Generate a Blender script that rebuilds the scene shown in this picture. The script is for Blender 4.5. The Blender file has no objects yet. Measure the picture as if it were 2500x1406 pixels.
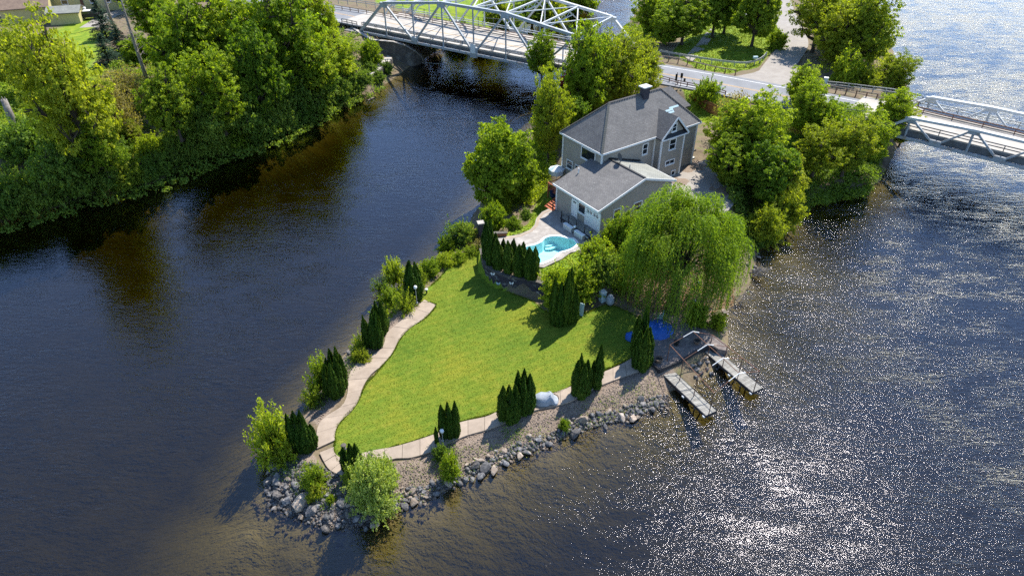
import bpy, math, random
import numpy as np
from mathutils import Vector, Matrix
R = math.radians
rnd = random.Random(7)
rng = np.random.default_rng(7)
scene = bpy.context.scene
col = scene.collection

# ---------------- camera, sky, sun, exposure ----------------
CAM_H, PITCH, FPX = 40.0, R(36), 1667.0
cam = bpy.data.cameras.new('camera'); cam.sensor_width = 36; cam.lens = 36 * FPX / 2500
cam.clip_end = 3000; cam.clip_start = .5
camo = bpy.data.objects.new('camera', cam); col.objects.link(camo)
camo.location = (0, 0, CAM_H); camo.rotation_euler = (R(90) - PITCH, 0, 0)
scene.camera = camo
SUN_EL, SUN_AZ = R(54), R(36)           # azimuth clockwise from +Y
world = bpy.data.worlds.new('World'); scene.world = world; world.use_nodes = True
wn = world.node_tree; wn.nodes.clear()
sky = wn.nodes.new('ShaderNodeTexSky'); sky.sky_type = 'NISHITA'; sky.sun_disc = False
sky.sun_elevation = SUN_EL; sky.sun_rotation = SUN_AZ; sky.altitude = 100
sky.air_density = 1.0; sky.dust_density = 0; sky.ozone_density = 4.6
bg = wn.nodes.new('ShaderNodeBackground'); bg.inputs[1].default_value = .15
wo = wn.nodes.new('ShaderNodeOutputWorld')
wn.links.new(sky.outputs[0], bg.inputs[0]); wn.links.new(bg.outputs[0], wo.inputs[0])
sun = bpy.data.lights.new('sun', 'SUN'); sun.energy = 5.0; sun.angle = R(.53); sun.color = (1, .95, .87)
suno = bpy.data.objects.new('sun', sun); col.objects.link(suno)
sd = Vector((math.sin(SUN_AZ) * math.cos(SUN_EL), math.cos(SUN_AZ) * math.cos(SUN_EL), math.sin(SUN_EL)))
suno.rotation_euler = sd.to_track_quat('Z', 'Y').to_euler()
scene.view_settings.view_transform = 'Standard'; scene.view_settings.look = 'None'
scene.view_settings.exposure = 0.95; scene.view_settings.gamma = 1
scene.view_settings.use_curve_mapping = False
scene.cycles.max_bounces = 8; scene.cycles.transparent_max_bounces = 12
scene.cycles.diffuse_bounces = 4; scene.cycles.glossy_bounces = 3
scene.cycles.use_denoising = False; scene.cycles.sample_clamp_direct = 18; scene.cycles.sample_clamp_indirect = 4
scene.cycles.caustics_reflective = False; scene.cycles.caustics_refractive = False

# ---------------- measuring: a place on the photograph at a known height -> metres ----------------
cP, sP = math.cos(PITCH), math.sin(PITCH)
def G(px, py, z=0.0):
    x = (px - 1250) / FPX; y = (703 - py) / FPX
    dx, dy, dz = x, cP + y * sP, -sP + y * cP
    t = (z - CAM_H) / dz
    return (dx * t, dy * t, z)
def hfrom(P, ytop):
    q = (703 - ytop) / FPX
    w = P[1] * (q * cP - sP) / (cP + q * sP)
    return w + CAM_H - P[2]
def crop(x0, y0, s):
    return lambda x, y, z=0.0: G(x0 + x / s, y0 + y / s, z)
K1 = crop(1480, 640, 3.514); K2 = crop(580, 920, 3.515); K3 = crop(1000, 820, 3.347)
K4 = crop(720, 600, 3.905); K6 = crop(1050, 380, 4.136); K5 = crop(1300, 180, 3.057)

# ---------------- mesh helpers ----------------
def tagk(o, kind=None, label=None, cat=None, group=None):
    if kind: o['kind'] = kind
    if label: o['label'] = label
    if cat: o['category'] = cat
    if group: o['group'] = group
    return o
def link(o, parent=None):
    col.objects.link(o)
    if parent is not None: o.parent = parent
    return o
def np_mesh(name, V, F, mat=None, smooth=False):
    """V (n,3), F (m,k) all faces of k corners"""
    V = np.asarray(V, np.float32); F = np.asarray(F, np.int32)
    me = bpy.data.meshes.new(name); k = F.shape[1]
    me.vertices.add(len(V)); me.vertices.foreach_set('co', V.ravel())
    me.loops.add(F.size); me.loops.foreach_set('vertex_index', F.ravel())
    me.polygons.add(len(F)); me.polygons.foreach_set('loop_start', np.arange(0, F.size, k, dtype=np.int32))
    me.polygons.foreach_set('loop_total', np.full(len(F), k, np.int32))
    me.update(calc_edges=True)
    if smooth: me.polygons.foreach_set('use_smooth', np.ones(len(F), bool))
    if mat: me.materials.append(mat)
    return me
class MB:
    def __init__(s): s.v = []; s.f = []
    def add(s, vs, fs):
        b = len(s.v); s.v += [tuple(p) for p in vs]; s.f += [tuple(i + b for i in q) for q in fs]; return s
    def box(s, c, size, rz=0.0, rot=None):
        hx, hy, hz = size[0] / 2, size[1] / 2, size[2] / 2
        m = rot if rot is not None else Matrix.Rotation(rz, 3, 'Z')
        c = Vector(c)
        vs = [c + m @ Vector((x * hx, y * hy, z * hz)) for z in (-1, 1) for (x, y) in ((-1, -1), (1, -1), (1, 1), (-1, 1))]
        return s.add(vs, [(3, 2, 1, 0), (4, 5, 6, 7), (0, 1, 5, 4), (1, 2, 6, 5), (2, 3, 7, 6), (3, 0, 4, 7)])
    def bar(s, a, b, w, h, up=(0, 0, 1)):
        a = Vector(a); b = Vector(b); d = b - a; L = d.length; d.normalize()
        u = Vector(up); r = d.cross(u)
        if r.length < 1e-3: r = d.cross(Vector((1, 0, 0)))
        r.normalize(); u = r.cross(d)
        m = Matrix((d, r, u)).transposed()
        return s.box((a + b) / 2, (L, w, h), rot=m)
    def tube(s, pts, rads, n=6, cap=True):
        pts = [Vector(p) for p in pts]; rings = []
        ref = Vector((.31, .95, .05)).normalized()
        for i, p in enumerate(pts):
            d = (pts[min(i + 1, len(pts) - 1)] - pts[max(i - 1, 0)]).normalized()
            a = d.cross(ref)
            if a.length < .05: a = d.cross(Vector((1, 0, 0)))
            a.normalize(); b = d.cross(a)
            r = rads[i] if hasattr(rads, '__len__') else rads
            rings.append([p + a * (math.cos(2 * math.pi * k / n) * r) + b * (math.sin(2 * math.pi * k / n) * r) for k in range(n)])
        vs = [v for rg in rings for v in rg]; fs = []
        for i in range(len(pts) - 1):
            for k in range(n):
                fs.append((i * n + k, i * n + (k + 1) % n, (i + 1) * n + (k + 1) % n, (i + 1) * n + k))
        if cap: fs.append(tuple(range(n - 1, -1, -1))); fs.append(tuple((len(pts) - 1) * n + k for k in range(n)))
        return s.add(vs, fs)
    def prism(s, poly, z0, z1):
        n = len(poly)
        if sum(poly[i][0] * poly[(i + 1) % n][1] - poly[(i + 1) % n][0] * poly[i][1] for i in range(n)) < 0: poly = poly[::-1]
        vs = [(p[0], p[1], z0) for p in poly] + [(p[0], p[1], z1) for p in poly]
        fs = [tuple(range(n - 1, -1, -1)), tuple(range(n, 2 * n))]
        fs += [(i, (i + 1) % n, n + (i + 1) % n, n + i) for i in range(n)]
        return s.add(vs, fs)
    def lathe(s, c, prof, n=12):
        c = Vector(c); vs = []; fs = []
        for (r, z) in prof:
            vs += [c + Vector((r * math.cos(2 * math.pi * k / n), r * math.sin(2 * math.pi * k / n), z)) for k in range(n)]
        for i in range(len(prof) - 1):
            for k in range(n): fs.append((i * n + k, i * n + (k + 1) % n, (i + 1) * n + (k + 1) % n, (i + 1) * n + k))
        fs.append(tuple(range(n - 1, -1, -1))); fs.append(tuple((len(prof) - 1) * n + k for k in range(n)))
        return s.add(vs, fs)
    def mesh(s, name, mat, smooth=False, bevel=0):
        me = bpy.data.meshes.new(name); me.from_pydata(s.v, [], s.f)
        if mat: me.materials.append(mat)
        if smooth: me.polygons.foreach_set('use_smooth', [True] * len(me.polygons))
        me.update(); return me
    def build(s, name, mat, parent=None, smooth=False):
        o = bpy.data.objects.new(name, s.mesh(name, mat, smooth)); return link(o, parent)
def empty(name, loc=(0, 0, 0), rz=0.0, label=None, cat=None, group=None, kind=None):
    o = bpy.data.objects.new(name, None); o.location = loc; o.rotation_euler = (0, 0, rz); o.empty_display_size = .3
    col.objects.link(o); return tagk(o, kind, label, cat, group)
def inst(name, me, parent=None, loc=(0, 0, 0), rot=(0, 0, 0), sc=(1, 1, 1)):
    o = bpy.data.objects.new(name, me); o.location = loc; o.rotation_euler = rot
    o.scale = sc if hasattr(sc, '__len__') else (sc,) * 3
    return link(o, parent)
def copy_tree(o, parent=None):
    c = o.copy(); col.objects.link(c); c.parent = parent
    for ch in list(o.children): copy_tree(ch, c)
    return c
def sheet(poly):
    """ear-clipped triangles of a simple polygon with z per point"""
    from mathutils.geometry import tessellate_polygon
    pts = [Vector(p) for p in poly]
    fs = []
    for t in tessellate_polygon([[Vector((p.x, p.y, 0)) for p in pts]]):
        a, b, c_ = (pts[i] for i in t)
        fs.append(tuple(t) if (b - a).cross(c_ - a).z > 0 else tuple(reversed(t)))
    return pts, fs
def smooth_closed(pts, n=4):
    out = []; L = len(pts)
    for i in range(L):
        p0, p1, p2, p3 = (Vector(pts[(i + k) % L]) for k in (-1, 0, 1, 2))
        for j in range(n):
            t = j / n
            out.append(.5 * ((2 * p1) + (p2 - p0) * t + (2 * p0 - 5 * p1 + 4 * p2 - p3) * t * t + (3 * p1 - p0 - 3 * p2 + p3) * t ** 3))
    return out
def smooth_open(pts, n=4):
    P = [Vector(p) for p in pts]; P = [2 * P[0] - P[1]] + P + [2 * P[-1] - P[-2]]; out = []
    for i in range(1, len(P) - 2):
        p0, p1, p2, p3 = P[i - 1:i + 3]
        for j in range(n):
            t = j / n
            out.append(.5 * ((2 * p1) + (p2 - p0) * t + (2 * p0 - 5 * p1 + 4 * p2 - p3) * t * t + (3 * p1 - p0 - 3 * p2 + p3) * t ** 3))
    out.append(P[-2]); return out
def resample(pts, step=None, n=None):
    P = [Vector(p) for p in pts]; L = [0]
    for a, b in zip(P, P[1:]): L.append(L[-1] + (b - a).length)
    n = n or max(1, round(L[-1] / step)); out = []; j = 0
    for k in range(n + 1):
        d = L[-1] * k / n
        while j < len(P) - 2 and L[j + 1] < d: j += 1
        t = (d - L[j]) / max(1e-9, L[j + 1] - L[j]); out.append(P[j].lerp(P[j + 1], min(1, max(0, t))))
    return out
def sdist(X, Y, poly):
    """signed distance, positive inside (numpy)"""
    x, y = X.ravel(), Y.ravel(); d = np.full(x.shape, 1e9); ins = np.zeros(x.shape, bool)
    n = len(poly)
    for i in range(n):
        ax, ay = poly[i][0], poly[i][1]; bx, by = poly[(i + 1) % n][0], poly[(i + 1) % n][1]
        ex, ey = bx - ax, by - ay; L = ex * ex + ey * ey + 1e-12
        t = np.clip(((x - ax) * ex + (y - ay) * ey) / L, 0, 1)
        d = np.minimum(d, np.hypot(x - ax - t * ex, y - ay - t * ey))
        cr = ((ay > y) != (by > y)) & (x < (bx - ax) * (y - ay) / (by - ay + 1e-12) + ax)
        ins ^= cr
    return np.where(ins, d, -d).reshape(X.shape)
def sstep(a, b, x):
    t = np.clip((x - a) / (b - a), 0, 1); return t * t * (3 - 2 * t)

# ---------------- materials ----------------
def newmat(name):
    m = bpy.data.materials.new(name); m.use_nodes = True; nt = m.node_tree; nt.nodes.clear()
    out = nt.nodes.new('ShaderNodeOutputMaterial'); return m, nt, out
def nd(nt, t, **k):
    n = nt.nodes.new(t)
    for a, b in k.items(): setattr(n, a, b)
    return n
def ramp(nt, stops, inp):
    r = nd(nt, 'ShaderNodeValToRGB'); e = r.color_ramp.elements
    while len(e) < len(stops): e.new(.5)
    for i, (p, c) in enumerate(stops): e[i].position = p; e[i].color = (*c, 1) if len(c) == 3 else c
    nt.links.new(inp, r.inputs[0]); return r
def noise(nt, scale, detail=4, rough=.55, coord=None, mapping=None):
    n = nd(nt, 'ShaderNodeTexNoise'); n.inputs['Scale'].default_value = scale
    n.inputs['Detail'].default_value = detail; n.inputs['Roughness'].default_value = rough
    if coord is not None: nt.links.new(coord, n.inputs['Vector'])
    return n
def mat(name, c1, c2=None, scale=3.0, rough=.8, bump=.0, bscale=20.0, metal=0.0, spec=.3, detail=5, objrand=0.0, bdist=.02, c3=None):
    m, nt, out = newmat(name); L = nt.links.new
    b = nd(nt, 'ShaderNodeBsdfPrincipled'); L(b.outputs[0], out.inputs[0])
    b.inputs['Roughness'].default_value = rough; b.inputs['Metallic'].default_value = metal
    b.inputs['Specular IOR Level'].default_value = spec
    g = nd(nt, 'ShaderNodeNewGeometry'); co = g.outputs['Position']
    if c2 is None: c2 = tuple(x * .82 for x in c1)
    n = noise(nt, scale, detail, .6, co)
    st = [(.32, c1), (.68, c2)] if c3 is None else [(.3, c1), (.5, c2), (.7, c3)]
    cr = ramp(nt, st, n.outputs[0]); colout = cr.outputs[0]
    if objrand:
        oi = nd(nt, 'ShaderNodeObjectInfo'); hs = nd(nt, 'ShaderNodeHueSaturation')
        mr = nd(nt, 'ShaderNodeMapRange'); L(oi.outputs['Random'], mr.inputs[0])
        mr.inputs[3].default_value = 1 - objrand; mr.inputs[4].default_value = 1 + objrand
        L(mr.outputs[0], hs.inputs['Value']); L(colout, hs.inputs['Color']); colout = hs.outputs[0]
    if name.startswith('rock'):      # dark algae and wet band at the waterline
        sz = nd(nt, 'ShaderNodeSeparateXYZ'); L(co, sz.inputs[0]); wz = nd(nt, 'ShaderNodeMath', operation='MULTIPLY_ADD'); L(n.outputs[0], wz.inputs[0]); wz.inputs[1].default_value = -.25; L(sz.outputs[2], wz.inputs[2])
        mz = nd(nt, 'ShaderNodeMapRange'); L(wz.outputs[0], mz.inputs[0]); mz.inputs[1].default_value = -.06; mz.inputs[2].default_value = .06; mz.inputs[3].default_value = .42; mz.inputs[4].default_value = 1
        hv = nd(nt, 'ShaderNodeHueSaturation'); L(mz.outputs[0], hv.inputs['Value']); L(colout, hv.inputs['Color']); colout = hv.outputs[0]
    L(colout, b.inputs['Base Color'])
    if bump:
        n2 = noise(nt, bscale, 4, .6, co); bp = nd(nt, 'ShaderNodeBump')
        bp.inputs['Strength'].default_value = bump; bp.inputs['Distance'].default_value = bdist
        L(n2.outputs[0], bp.inputs['Height']); L(bp.outputs[0], b.inputs['Normal'])
    return m
def leafmat(name, dark, light, yellow, trans=.4, objv=.18):
    m, nt, out = newmat(name); L = nt.links.new
    g = nd(nt, 'ShaderNodeNewGeometry'); tc = nd(nt, 'ShaderNodeTexCoord')
    n = noise(nt, 1.3, 3, .6, tc.outputs['Object'])
    mm = nd(nt, 'ShaderNodeMath', operation='MULTIPLY_ADD'); L(g.outputs['Random Per Island'], mm.inputs[0]); mm.inputs[1].default_value = .55
    ms = nd(nt, 'ShaderNodeMath', operation='MULTIPLY_ADD'); L(n.outputs[0], ms.inputs[0]); ms.inputs[1].default_value = .9; ms.inputs[2].default_value = -.22
    L(ms.outputs[0], mm.inputs[2])
    cr = ramp(nt, [(.08, dark), (.5, light), (.95, yellow)], mm.outputs[0])
    oi = nd(nt, 'ShaderNodeObjectInfo'); hs = nd(nt, 'ShaderNodeHueSaturation')
    mr = nd(nt, 'ShaderNodeMapRange'); L(oi.outputs['Random'], mr.inputs[0]); mr.inputs[3].default_value = 1 - objv; mr.inputs[4].default_value = 1 + objv
    mh = nd(nt, 'ShaderNodeMapRange'); L(oi.outputs['Random'], mh.inputs[0]); mh.inputs[3].default_value = .515; mh.inputs[4].default_value = .488
    L(mr.outputs[0], hs.inputs['Value']); L(mh.outputs[0], hs.inputs['Hue']); L(cr.outputs[0], hs.inputs['Color'])
    d = nd(nt, 'ShaderNodeBsdfPrincipled'); d.inputs['Roughness'].default_value = .6; d.inputs['Specular IOR Level'].default_value = .12
    L(hs.outputs[0], d.inputs['Base Color'])
    t = nd(nt, 'ShaderNodeBsdfTranslucent')
    tb = nd(nt, 'ShaderNodeMix', data_type='RGBA', blend_type='MULTIPLY'); tb.inputs[0].default_value = 1
    L(hs.outputs[0], tb.inputs[6]); tb.inputs[7].default_value = (1.5, 1.55, .45, 1)
    L(tb.outputs[2], t.inputs[0])
    mx = nd(nt, 'ShaderNodeMixShader'); mx.inputs[0].default_value = trans
    L(d.outputs[0], mx.inputs[1]); L(t.outputs[0], mx.inputs[2]); L(mx.outputs[0], out.inputs[0])
    return m
M = {}
M['leaf_maple'] = leafmat('leaf_maple', (.115, .165, .016), (.225, .295, .022), (.35, .405, .038), .54)
M['leaf_dark'] = leafmat('leaf_dark', (.085, .135, .016), (.16, .235, .02), (.28, .345, .032), .5)
M['leaf_yellow'] = leafmat('leaf_yellow', (.14, .17, .018), (.26, .30, .025), (.38, .40, .04), .5)
M['leaf_shrub'] = leafmat('leaf_shrub', (.09, .14, .028), (.16, .235, .034), (.27, .34, .05), .48)
M['leaf_silver'] = leafmat('leaf_silver', (.14, .20, .04), (.27, .34, .07), (.42, .48, .14), .4)
M['leaf_willow'] = leafmat('leaf_willow', (.10, .155, .02), (.19, .265, .028), (.32, .39, .045), .48)
M['leaf_thuja'] = leafmat('leaf_thuja', (.016, .040, .004), (.042, .092, .008), (.11, .15, .016), .2)
M['leaf_spruce'] = leafmat('leaf_spruce', (.012, .03, .014), (.03, .062, .03), (.06, .10, .05), .08)
M['leaf_brown'] = leafmat('leaf_brown', (.17, .13, .05), (.30, .24, .09), (.42, .34, .12), .4)
M['leaf_red'] = leafmat('leaf_red', (.03, .006, .008), (.07, .012, .014), (.12, .03, .02), .3)
M['bark'] = mat('bark', (.09, .07, .05), (.045, .035, .027), 6, .95, .6, 25)
M['bark_grey'] = mat('bark_grey', (.30, .27, .24), (.14, .12, .10), 4, .95, .6, 18)
M['concrete_walk'] = mat('concrete_walk', (.33, .265, .205), (.24, .19, .145), 1.0, .85, .25, 40, objrand=.06)
M['concrete_deck'] = mat('concrete_deck', (.40, .365, .32), (.30, .275, .24), .7, .85, .2, 20)
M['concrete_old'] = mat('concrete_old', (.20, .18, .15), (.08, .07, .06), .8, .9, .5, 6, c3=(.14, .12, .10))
M['asphalt'] = mat('asphalt', (.20, .205, .215), (.15, .155, .165), .5, .85, .25, 30)
M['gravel_road'] = mat('gravel_road', (.29, .265, .235), (.24, .215, .19), .9, .95, .5, 12)
M['line_white'] = mat('line_white', (.7, .7, .68), (.5, .5, .48), 5, .7)
M['line_yellow'] = mat('line_yellow', (.55, .33, .10), (.42, .26, .10), 5, .7)
M['steel'] = mat('steel', (.38, .42, .45), (.31, .34, .36), 1.6, .5, .05, 10, spec=.4, c3=(.30, .25, .21))
M['steel_light'] = mat('steel_light', (.56, .57, .56), (.46, .47, .46), 1.0, .5, .05, 10, spec=.4)
M['steel_dark'] = mat('steel_dark', (.13, .14, .15), (.09, .09, .09), 1.0, .6)
M['rust'] = mat('rust', (.20, .10, .06), (.11, .06, .045), 3.0, .8)
M['galvanised'] = mat('galvanised', (.40, .42, .42), (.30, .32, .32), 2.0, .45, metal=.4)
M['wood_grey'] = mat('wood_grey', (.29, .28, .25), (.19, .18, .16), 3.5, .85, .3, 30, objrand=.16)
M['wood_dark'] = mat('wood_dark', (.035, .035, .04), (.02, .02, .022), 3, .8)
M['wood_red'] = mat('wood_red', (.42, .12, .055), (.30, .085, .04), 4, .7, .2, 30, objrand=.1)
M['patio'] = mat('patio', (.36, .33, .295), (.25, .225, .20), .9, .8, .25, 14, c3=(.37, .34, .31))
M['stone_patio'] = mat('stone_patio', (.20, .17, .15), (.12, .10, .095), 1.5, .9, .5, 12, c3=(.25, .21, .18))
M['white'] = mat('white', (.74, .74, .72), (.66, .66, .64), 2, .5)
M['white_concrete'] = mat('white_concrete', (.55, .55, .53), (.45, .45, .43), 3, .8, .2, 20)
M['black'] = mat('black', (.02, .02, .022), (.015, .015, .016), 3, .5)
M['glass'] = mat('glass', (.02, .025, .03), (.012, .015, .02), 1, .06, spec=.8)
M['tarp_grey'] = mat('tarp_grey', (.33, .36, .40), (.24, .27, .30), 2, .6, .4, 6, bdist=.05)
M['tarp_blue'] = mat('tarp_blue', (.02, .11, .42), (.012, .07, .28), 2, .5, .5, 5, bdist=.06)
M['terracotta'] = mat('terracotta', (.16, .11, .08), (.1, .07, .05), 5, .8)
M['brown_cedar'] = mat('brown_cedar', (.28, .12, .05), (.20, .085, .04), 3, .8)
M['roof_brown'] = mat('roof_brown', (.21, .15, .11), (.15, .105, .08), 1.5, .9, .3, 20)
M['yellow_siding'] = mat('yellow_siding', (.52, .45, .20), (.46, .40, .18), 1, .8)
M['navy'] = mat('navy', (.012, .025, .07), (.01, .02, .05), 2, .7)
M['teal'] = mat('teal', (.10, .35, .34), (.08, .30, .30), 2, .5)
M['pale_blue'] = mat('pale_blue', (.42, .55, .58), (.36, .48, .52), 2, .5)
M['rock_dark'] = mat('rock_dark', (.22, .215, .21), (.07, .07, .075), 2.6, .85, .8, 12, objrand=.4, c3=(.30, .265, .235), bdist=.05)
M['rock_tan'] = mat('rock_tan', (.42, .35, .28), (.22, .17, .13), 2.6, .85, .8, 12, objrand=.3, c3=(.38, .33, .28), bdist=.05)
M['reed'] = mat('reed', (.32, .19, .09), (.22, .13, .06), 8, .9)
M['brick_dark'] = mat('brick_dark', (.06, .055, .065), (.035, .03, .04), 6, .85, .5, 25)
M['pool_shell'] = mat('pool_shell', (.62, .80, .80), (.58, .77, .78), 1, .6)
M['pool_coping'] = mat('pool_coping', (.72, .72, .69), (.64, .64, .62), 3, .6)
M['light_globe'] = mat('light_globe', (.8, .8, .8), (.75, .75, .75), 3, .3)
def siding_mat(name, c, axis_z=True, step=.13):
    m, nt, out = newmat(name); L = nt.links.new
    b = nd(nt, 'ShaderNodeBsdfPrincipled'); L(b.outputs[0], out.inputs[0]); b.inputs['Roughness'].default_value = .6
    g = nd(nt, 'ShaderNodeNewGeometry'); sx = nd(nt, 'ShaderNodeSeparateXYZ'); L(g.outputs['Position'], sx.inputs[0])
    n = noise(nt, .9, 5, .6, g.outputs['Position'])
    cr = ramp(nt, [(.3, c), (.7, tuple(x * .86 for x in c))], n.outputs[0]); L(cr.outputs[0], b.inputs['Base Color'])
    dv = nd(nt, 'ShaderNodeMath', operation='DIVIDE'); L(sx.outputs[2], dv.inputs[0]); dv.inputs[1].default_value = step
    fr = nd(nt, 'ShaderNodeMath', operation='FRACT'); L(dv.outputs[0], fr.inputs[0])
    bp = nd(nt, 'ShaderNodeBump'); bp.inputs['Strength'].default_value = .9; bp.inputs['Distance'].default_value = .02; bp.invert = True
    L(fr.outputs[0], bp.inputs['Height']); L(bp.outputs[0], b.inputs['Normal']); return m
M['siding'] = siding_mat('siding', (.33, .295, .245))
M['siding_yellow'] = siding_mat('siding_yellow', (.55, .50, .22), step=.2)
def shingle_mat(name, c1, c2, ang):
    m, nt, out = newmat(name); L = nt.links.new
    b = nd(nt, 'ShaderNodeBsdfPrincipled'); L(b.outputs[0], out.inputs[0]); b.inputs['Roughness'].default_value = .85
    tc = nd(nt, 'ShaderNodeNewGeometry'); uv = nd(nt, 'ShaderNodeUVMap')
    br = nd(nt, 'ShaderNodeTexBrick'); L(uv.outputs[0], br.inputs['Vector'])
    br.inputs['Scale'].default_value = 1; br.inputs['Brick Width'].default_value = .32; br.inputs['Row Height'].default_value = .17
    br.inputs['Mortar Size'].default_value = .012; br.inputs['Mortar Smooth'].default_value = .3; br.inputs['Bias'].default_value = 0
    br.inputs['Color1'].default_value = (*c1, 1); br.inputs['Color2'].default_value = (*c2, 1)
    br.inputs['Mortar'].default_value = (*[x * .45 for x in c2], 1)
    n = noise(nt, .6, 6, .65, tc.outputs['Position'])
    mx = nd(nt, 'ShaderNodeMix', data_type='RGBA', blend_type='MULTIPLY'); mx.inputs[0].default_value = 1
    cr = ramp(nt, [(.3, (.78, .78, .78)), (.7, (1.15, 1.13, 1.1))], n.outputs[0])
    L(br.outputs[0], mx.inputs[6]); L(cr.outputs[0], mx.inputs[7])
    sp = noise(nt, 5, 2, .5, tc.outputs['Position']); sr = ramp(nt, [(.72, (0, 0, 0)), (.76, (1, 1, 1))], sp.outputs[0])
    m2 = nd(nt, 'ShaderNodeMix', data_type='RGBA'); L(sr.outputs[0], m2.inputs[0]); L(mx.outputs[2], m2.inputs[6]); m2.inputs[7].default_value = (.30, .29, .27, 1)
    L(m2.outputs[2], b.inputs['Base Color'])
    bp = nd(nt, 'ShaderNodeBump'); bp.inputs['Strength'].default_value = .8; bp.inputs['Distance'].default_value = .02
    L(br.outputs['Color'], bp.inputs['Height']); L(bp.outputs[0], b.inputs['Normal']); return m
M['shingle'] = shingle_mat('shingle', (.15, .145, .14), (.115, .11, .108), 0)
M['shingle_pale'] = shingle_mat('shingle_pale', (.24, .245, .22), (.20, .205, .18), 0)
def grass_mat():
    m, nt, out = newmat('lawn_grass'); L = nt.links.new
    b = nd(nt, 'ShaderNodeBsdfPrincipled'); L(b.outputs[0], out.inputs[0]); b.inputs['Roughness'].default_value = .9; b.inputs['Specular IOR Level'].default_value = .03
    g = nd(nt, 'ShaderNodeNewGeometry'); P = g.outputs['Position']
    a = noise(nt, .16, 4, .6, P); c = noise(nt, 1.6, 6, .7, P); f = noise(nt, 9, 4, .7, P)
    r1 = ramp(nt, [(.36, (.075, .135, .018)), (.5, (.125, .175, .02)), (.66, (.21, .205, .024))], a.outputs[0])
    r2 = ramp(nt, [(.3, (.07, .12, .018)), (.52, (.125, .17, .022)), (.74, (.22, .205, .04))], c.outputs[0])
    mx = nd(nt, 'ShaderNodeMix', data_type='RGBA'); mx.inputs[0].default_value = .5; L(r1.outputs[0], mx.inputs[6]); L(r2.outputs[0], mx.inputs[7])
    r3 = ramp(nt, [(.25, (.62, .66, .6)), (.7, (1.3, 1.25, 1.2))], f.outputs[0])
    mm = nd(nt, 'ShaderNodeMix', data_type='RGBA', blend_type='MULTIPLY'); mm.inputs[0].default_value = 1; L(mx.outputs[2], mm.inputs[6]); L(r3.outputs[0], mm.inputs[7])
    wv = nd(nt, 'ShaderNodeTexWave'); wv.inputs['Scale'].default_value = .42; wv.inputs['Distortion'].default_value = 2.5; wv.inputs['Detail'].default_value = 3
    mpw = nd(nt, 'ShaderNodeMapping'); mpw.inputs['Rotation'].default_value = (0, 0, R(62)); L(P, mpw.inputs[0]); L(mpw.outputs[0], wv.inputs[0])
    rw_ = ramp(nt, [(.2, (.93, .96, .95)), (.85, (1.07, 1.03, 1.0))], wv.outputs[0]); m5 = nd(nt, 'ShaderNodeMix', data_type='RGBA', blend_type='MULTIPLY'); m5.inputs[0].default_value = 1
    L(mm.outputs[2], m5.inputs[6]); L(rw_.outputs[0], m5.inputs[7]); L(m5.outputs[2], b.inputs['Base Color'])
    bp = nd(nt, 'ShaderNodeBump'); bp.inputs['Strength'].default_value = .7; bp.inputs['Distance'].default_value = .06
    fb = noise(nt, 14, 4, .7, P); L(fb.outputs[0], bp.inputs['Height']); L(bp.outputs[0], b.inputs['Normal']); return m
M['lawn'] = grass_mat()
def terrain_mat():
    m, nt, out = newmat('ground_mix'); L = nt.links.new
    b = nd(nt, 'ShaderNodeBsdfPrincipled'); L(b.outputs[0], out.inputs[0]); b.inputs['Roughness'].default_value = .9; b.inputs['Specular IOR Level'].default_value = .2
    g = nd(nt, 'ShaderNodeNewGeometry'); P = g.outputs['Position']
    at = nd(nt, 'ShaderNodeAttribute', attribute_name='cover'); sc = nd(nt, 'ShaderNodeSeparateColor'); L(at.outputs[0], sc.inputs[0])
    n1 = noise(nt, .8, 6, .7, P); n2 = noise(nt, 6, 5, .7, P); n3 = noise(nt, 22, 3, .6, P)
    dirt = ramp(nt, [(.3, (.10, .075, .045)), (.5, (.17, .13, .085)), (.72, (.10, .12, .035))], n1.outputs[0])
    grass = ramp(nt, [(.3, (.08, .15, .010)), (.5, (.15, .22, .012)), (.72, (.25, .28, .02))], n1.outputs[0])
    grav = ramp(nt, [(.28, (.11, .08, .058)), (.5, (.21, .16, .12)), (.7, (.33, .27, .22))], n3.outputs[0])
    bed = ramp(nt, [(.3, (.14, .115, .055)), (.55, (.19, .15, .07)), (.75, (.09, .08, .045))], n1.outputs[0])
    def brk(src):
        a = nd(nt, 'ShaderNodeMath', operation='MULTIPLY_ADD'); L(n2.outputs[0], a.inputs[0]); a.inputs[1].default_value = .8; L(src, a.inputs[2])
        s_ = nd(nt, 'ShaderNodeMapRange'); L(a.outputs[0], s_.inputs[0]); s_.inputs[1].default_value = .75; s_.inputs[2].default_value = 1.0; return s_.outputs[0]
    m1 = nd(nt, 'ShaderNodeMix', data_type='RGBA'); L(brk(sc.outputs[0]), m1.inputs[0]); L(dirt.outputs[0], m1.inputs[6]); L(grass.outputs[0], m1.inputs[7])
    m2 = nd(nt, 'ShaderNodeMix', data_type='RGBA'); L(brk(sc.outputs[1]), m2.inputs[0]); L(m1.outputs[2], m2.inputs[6]); L(grav.outputs[0], m2.inputs[7])
    m3 = nd(nt, 'ShaderNodeMix', data_type='RGBA'); L(sc.outputs[2], m3.inputs[0]); L(m2.outputs[2], m3.inputs[6]); L(bed.outputs[0], m3.inputs[7])
    L(m3.outputs[2], b.inputs['Base Color'])
    bp = nd(nt, 'ShaderNodeBump'); bp.inputs['Strength'].default_value = .8; bp.inputs['Distance'].default_value = .12
    L(n2.outputs[0], bp.inputs['Height']); L(bp.outputs[0], b.inputs['Normal']); return m
M['terrain'] = terrain_mat()
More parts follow.
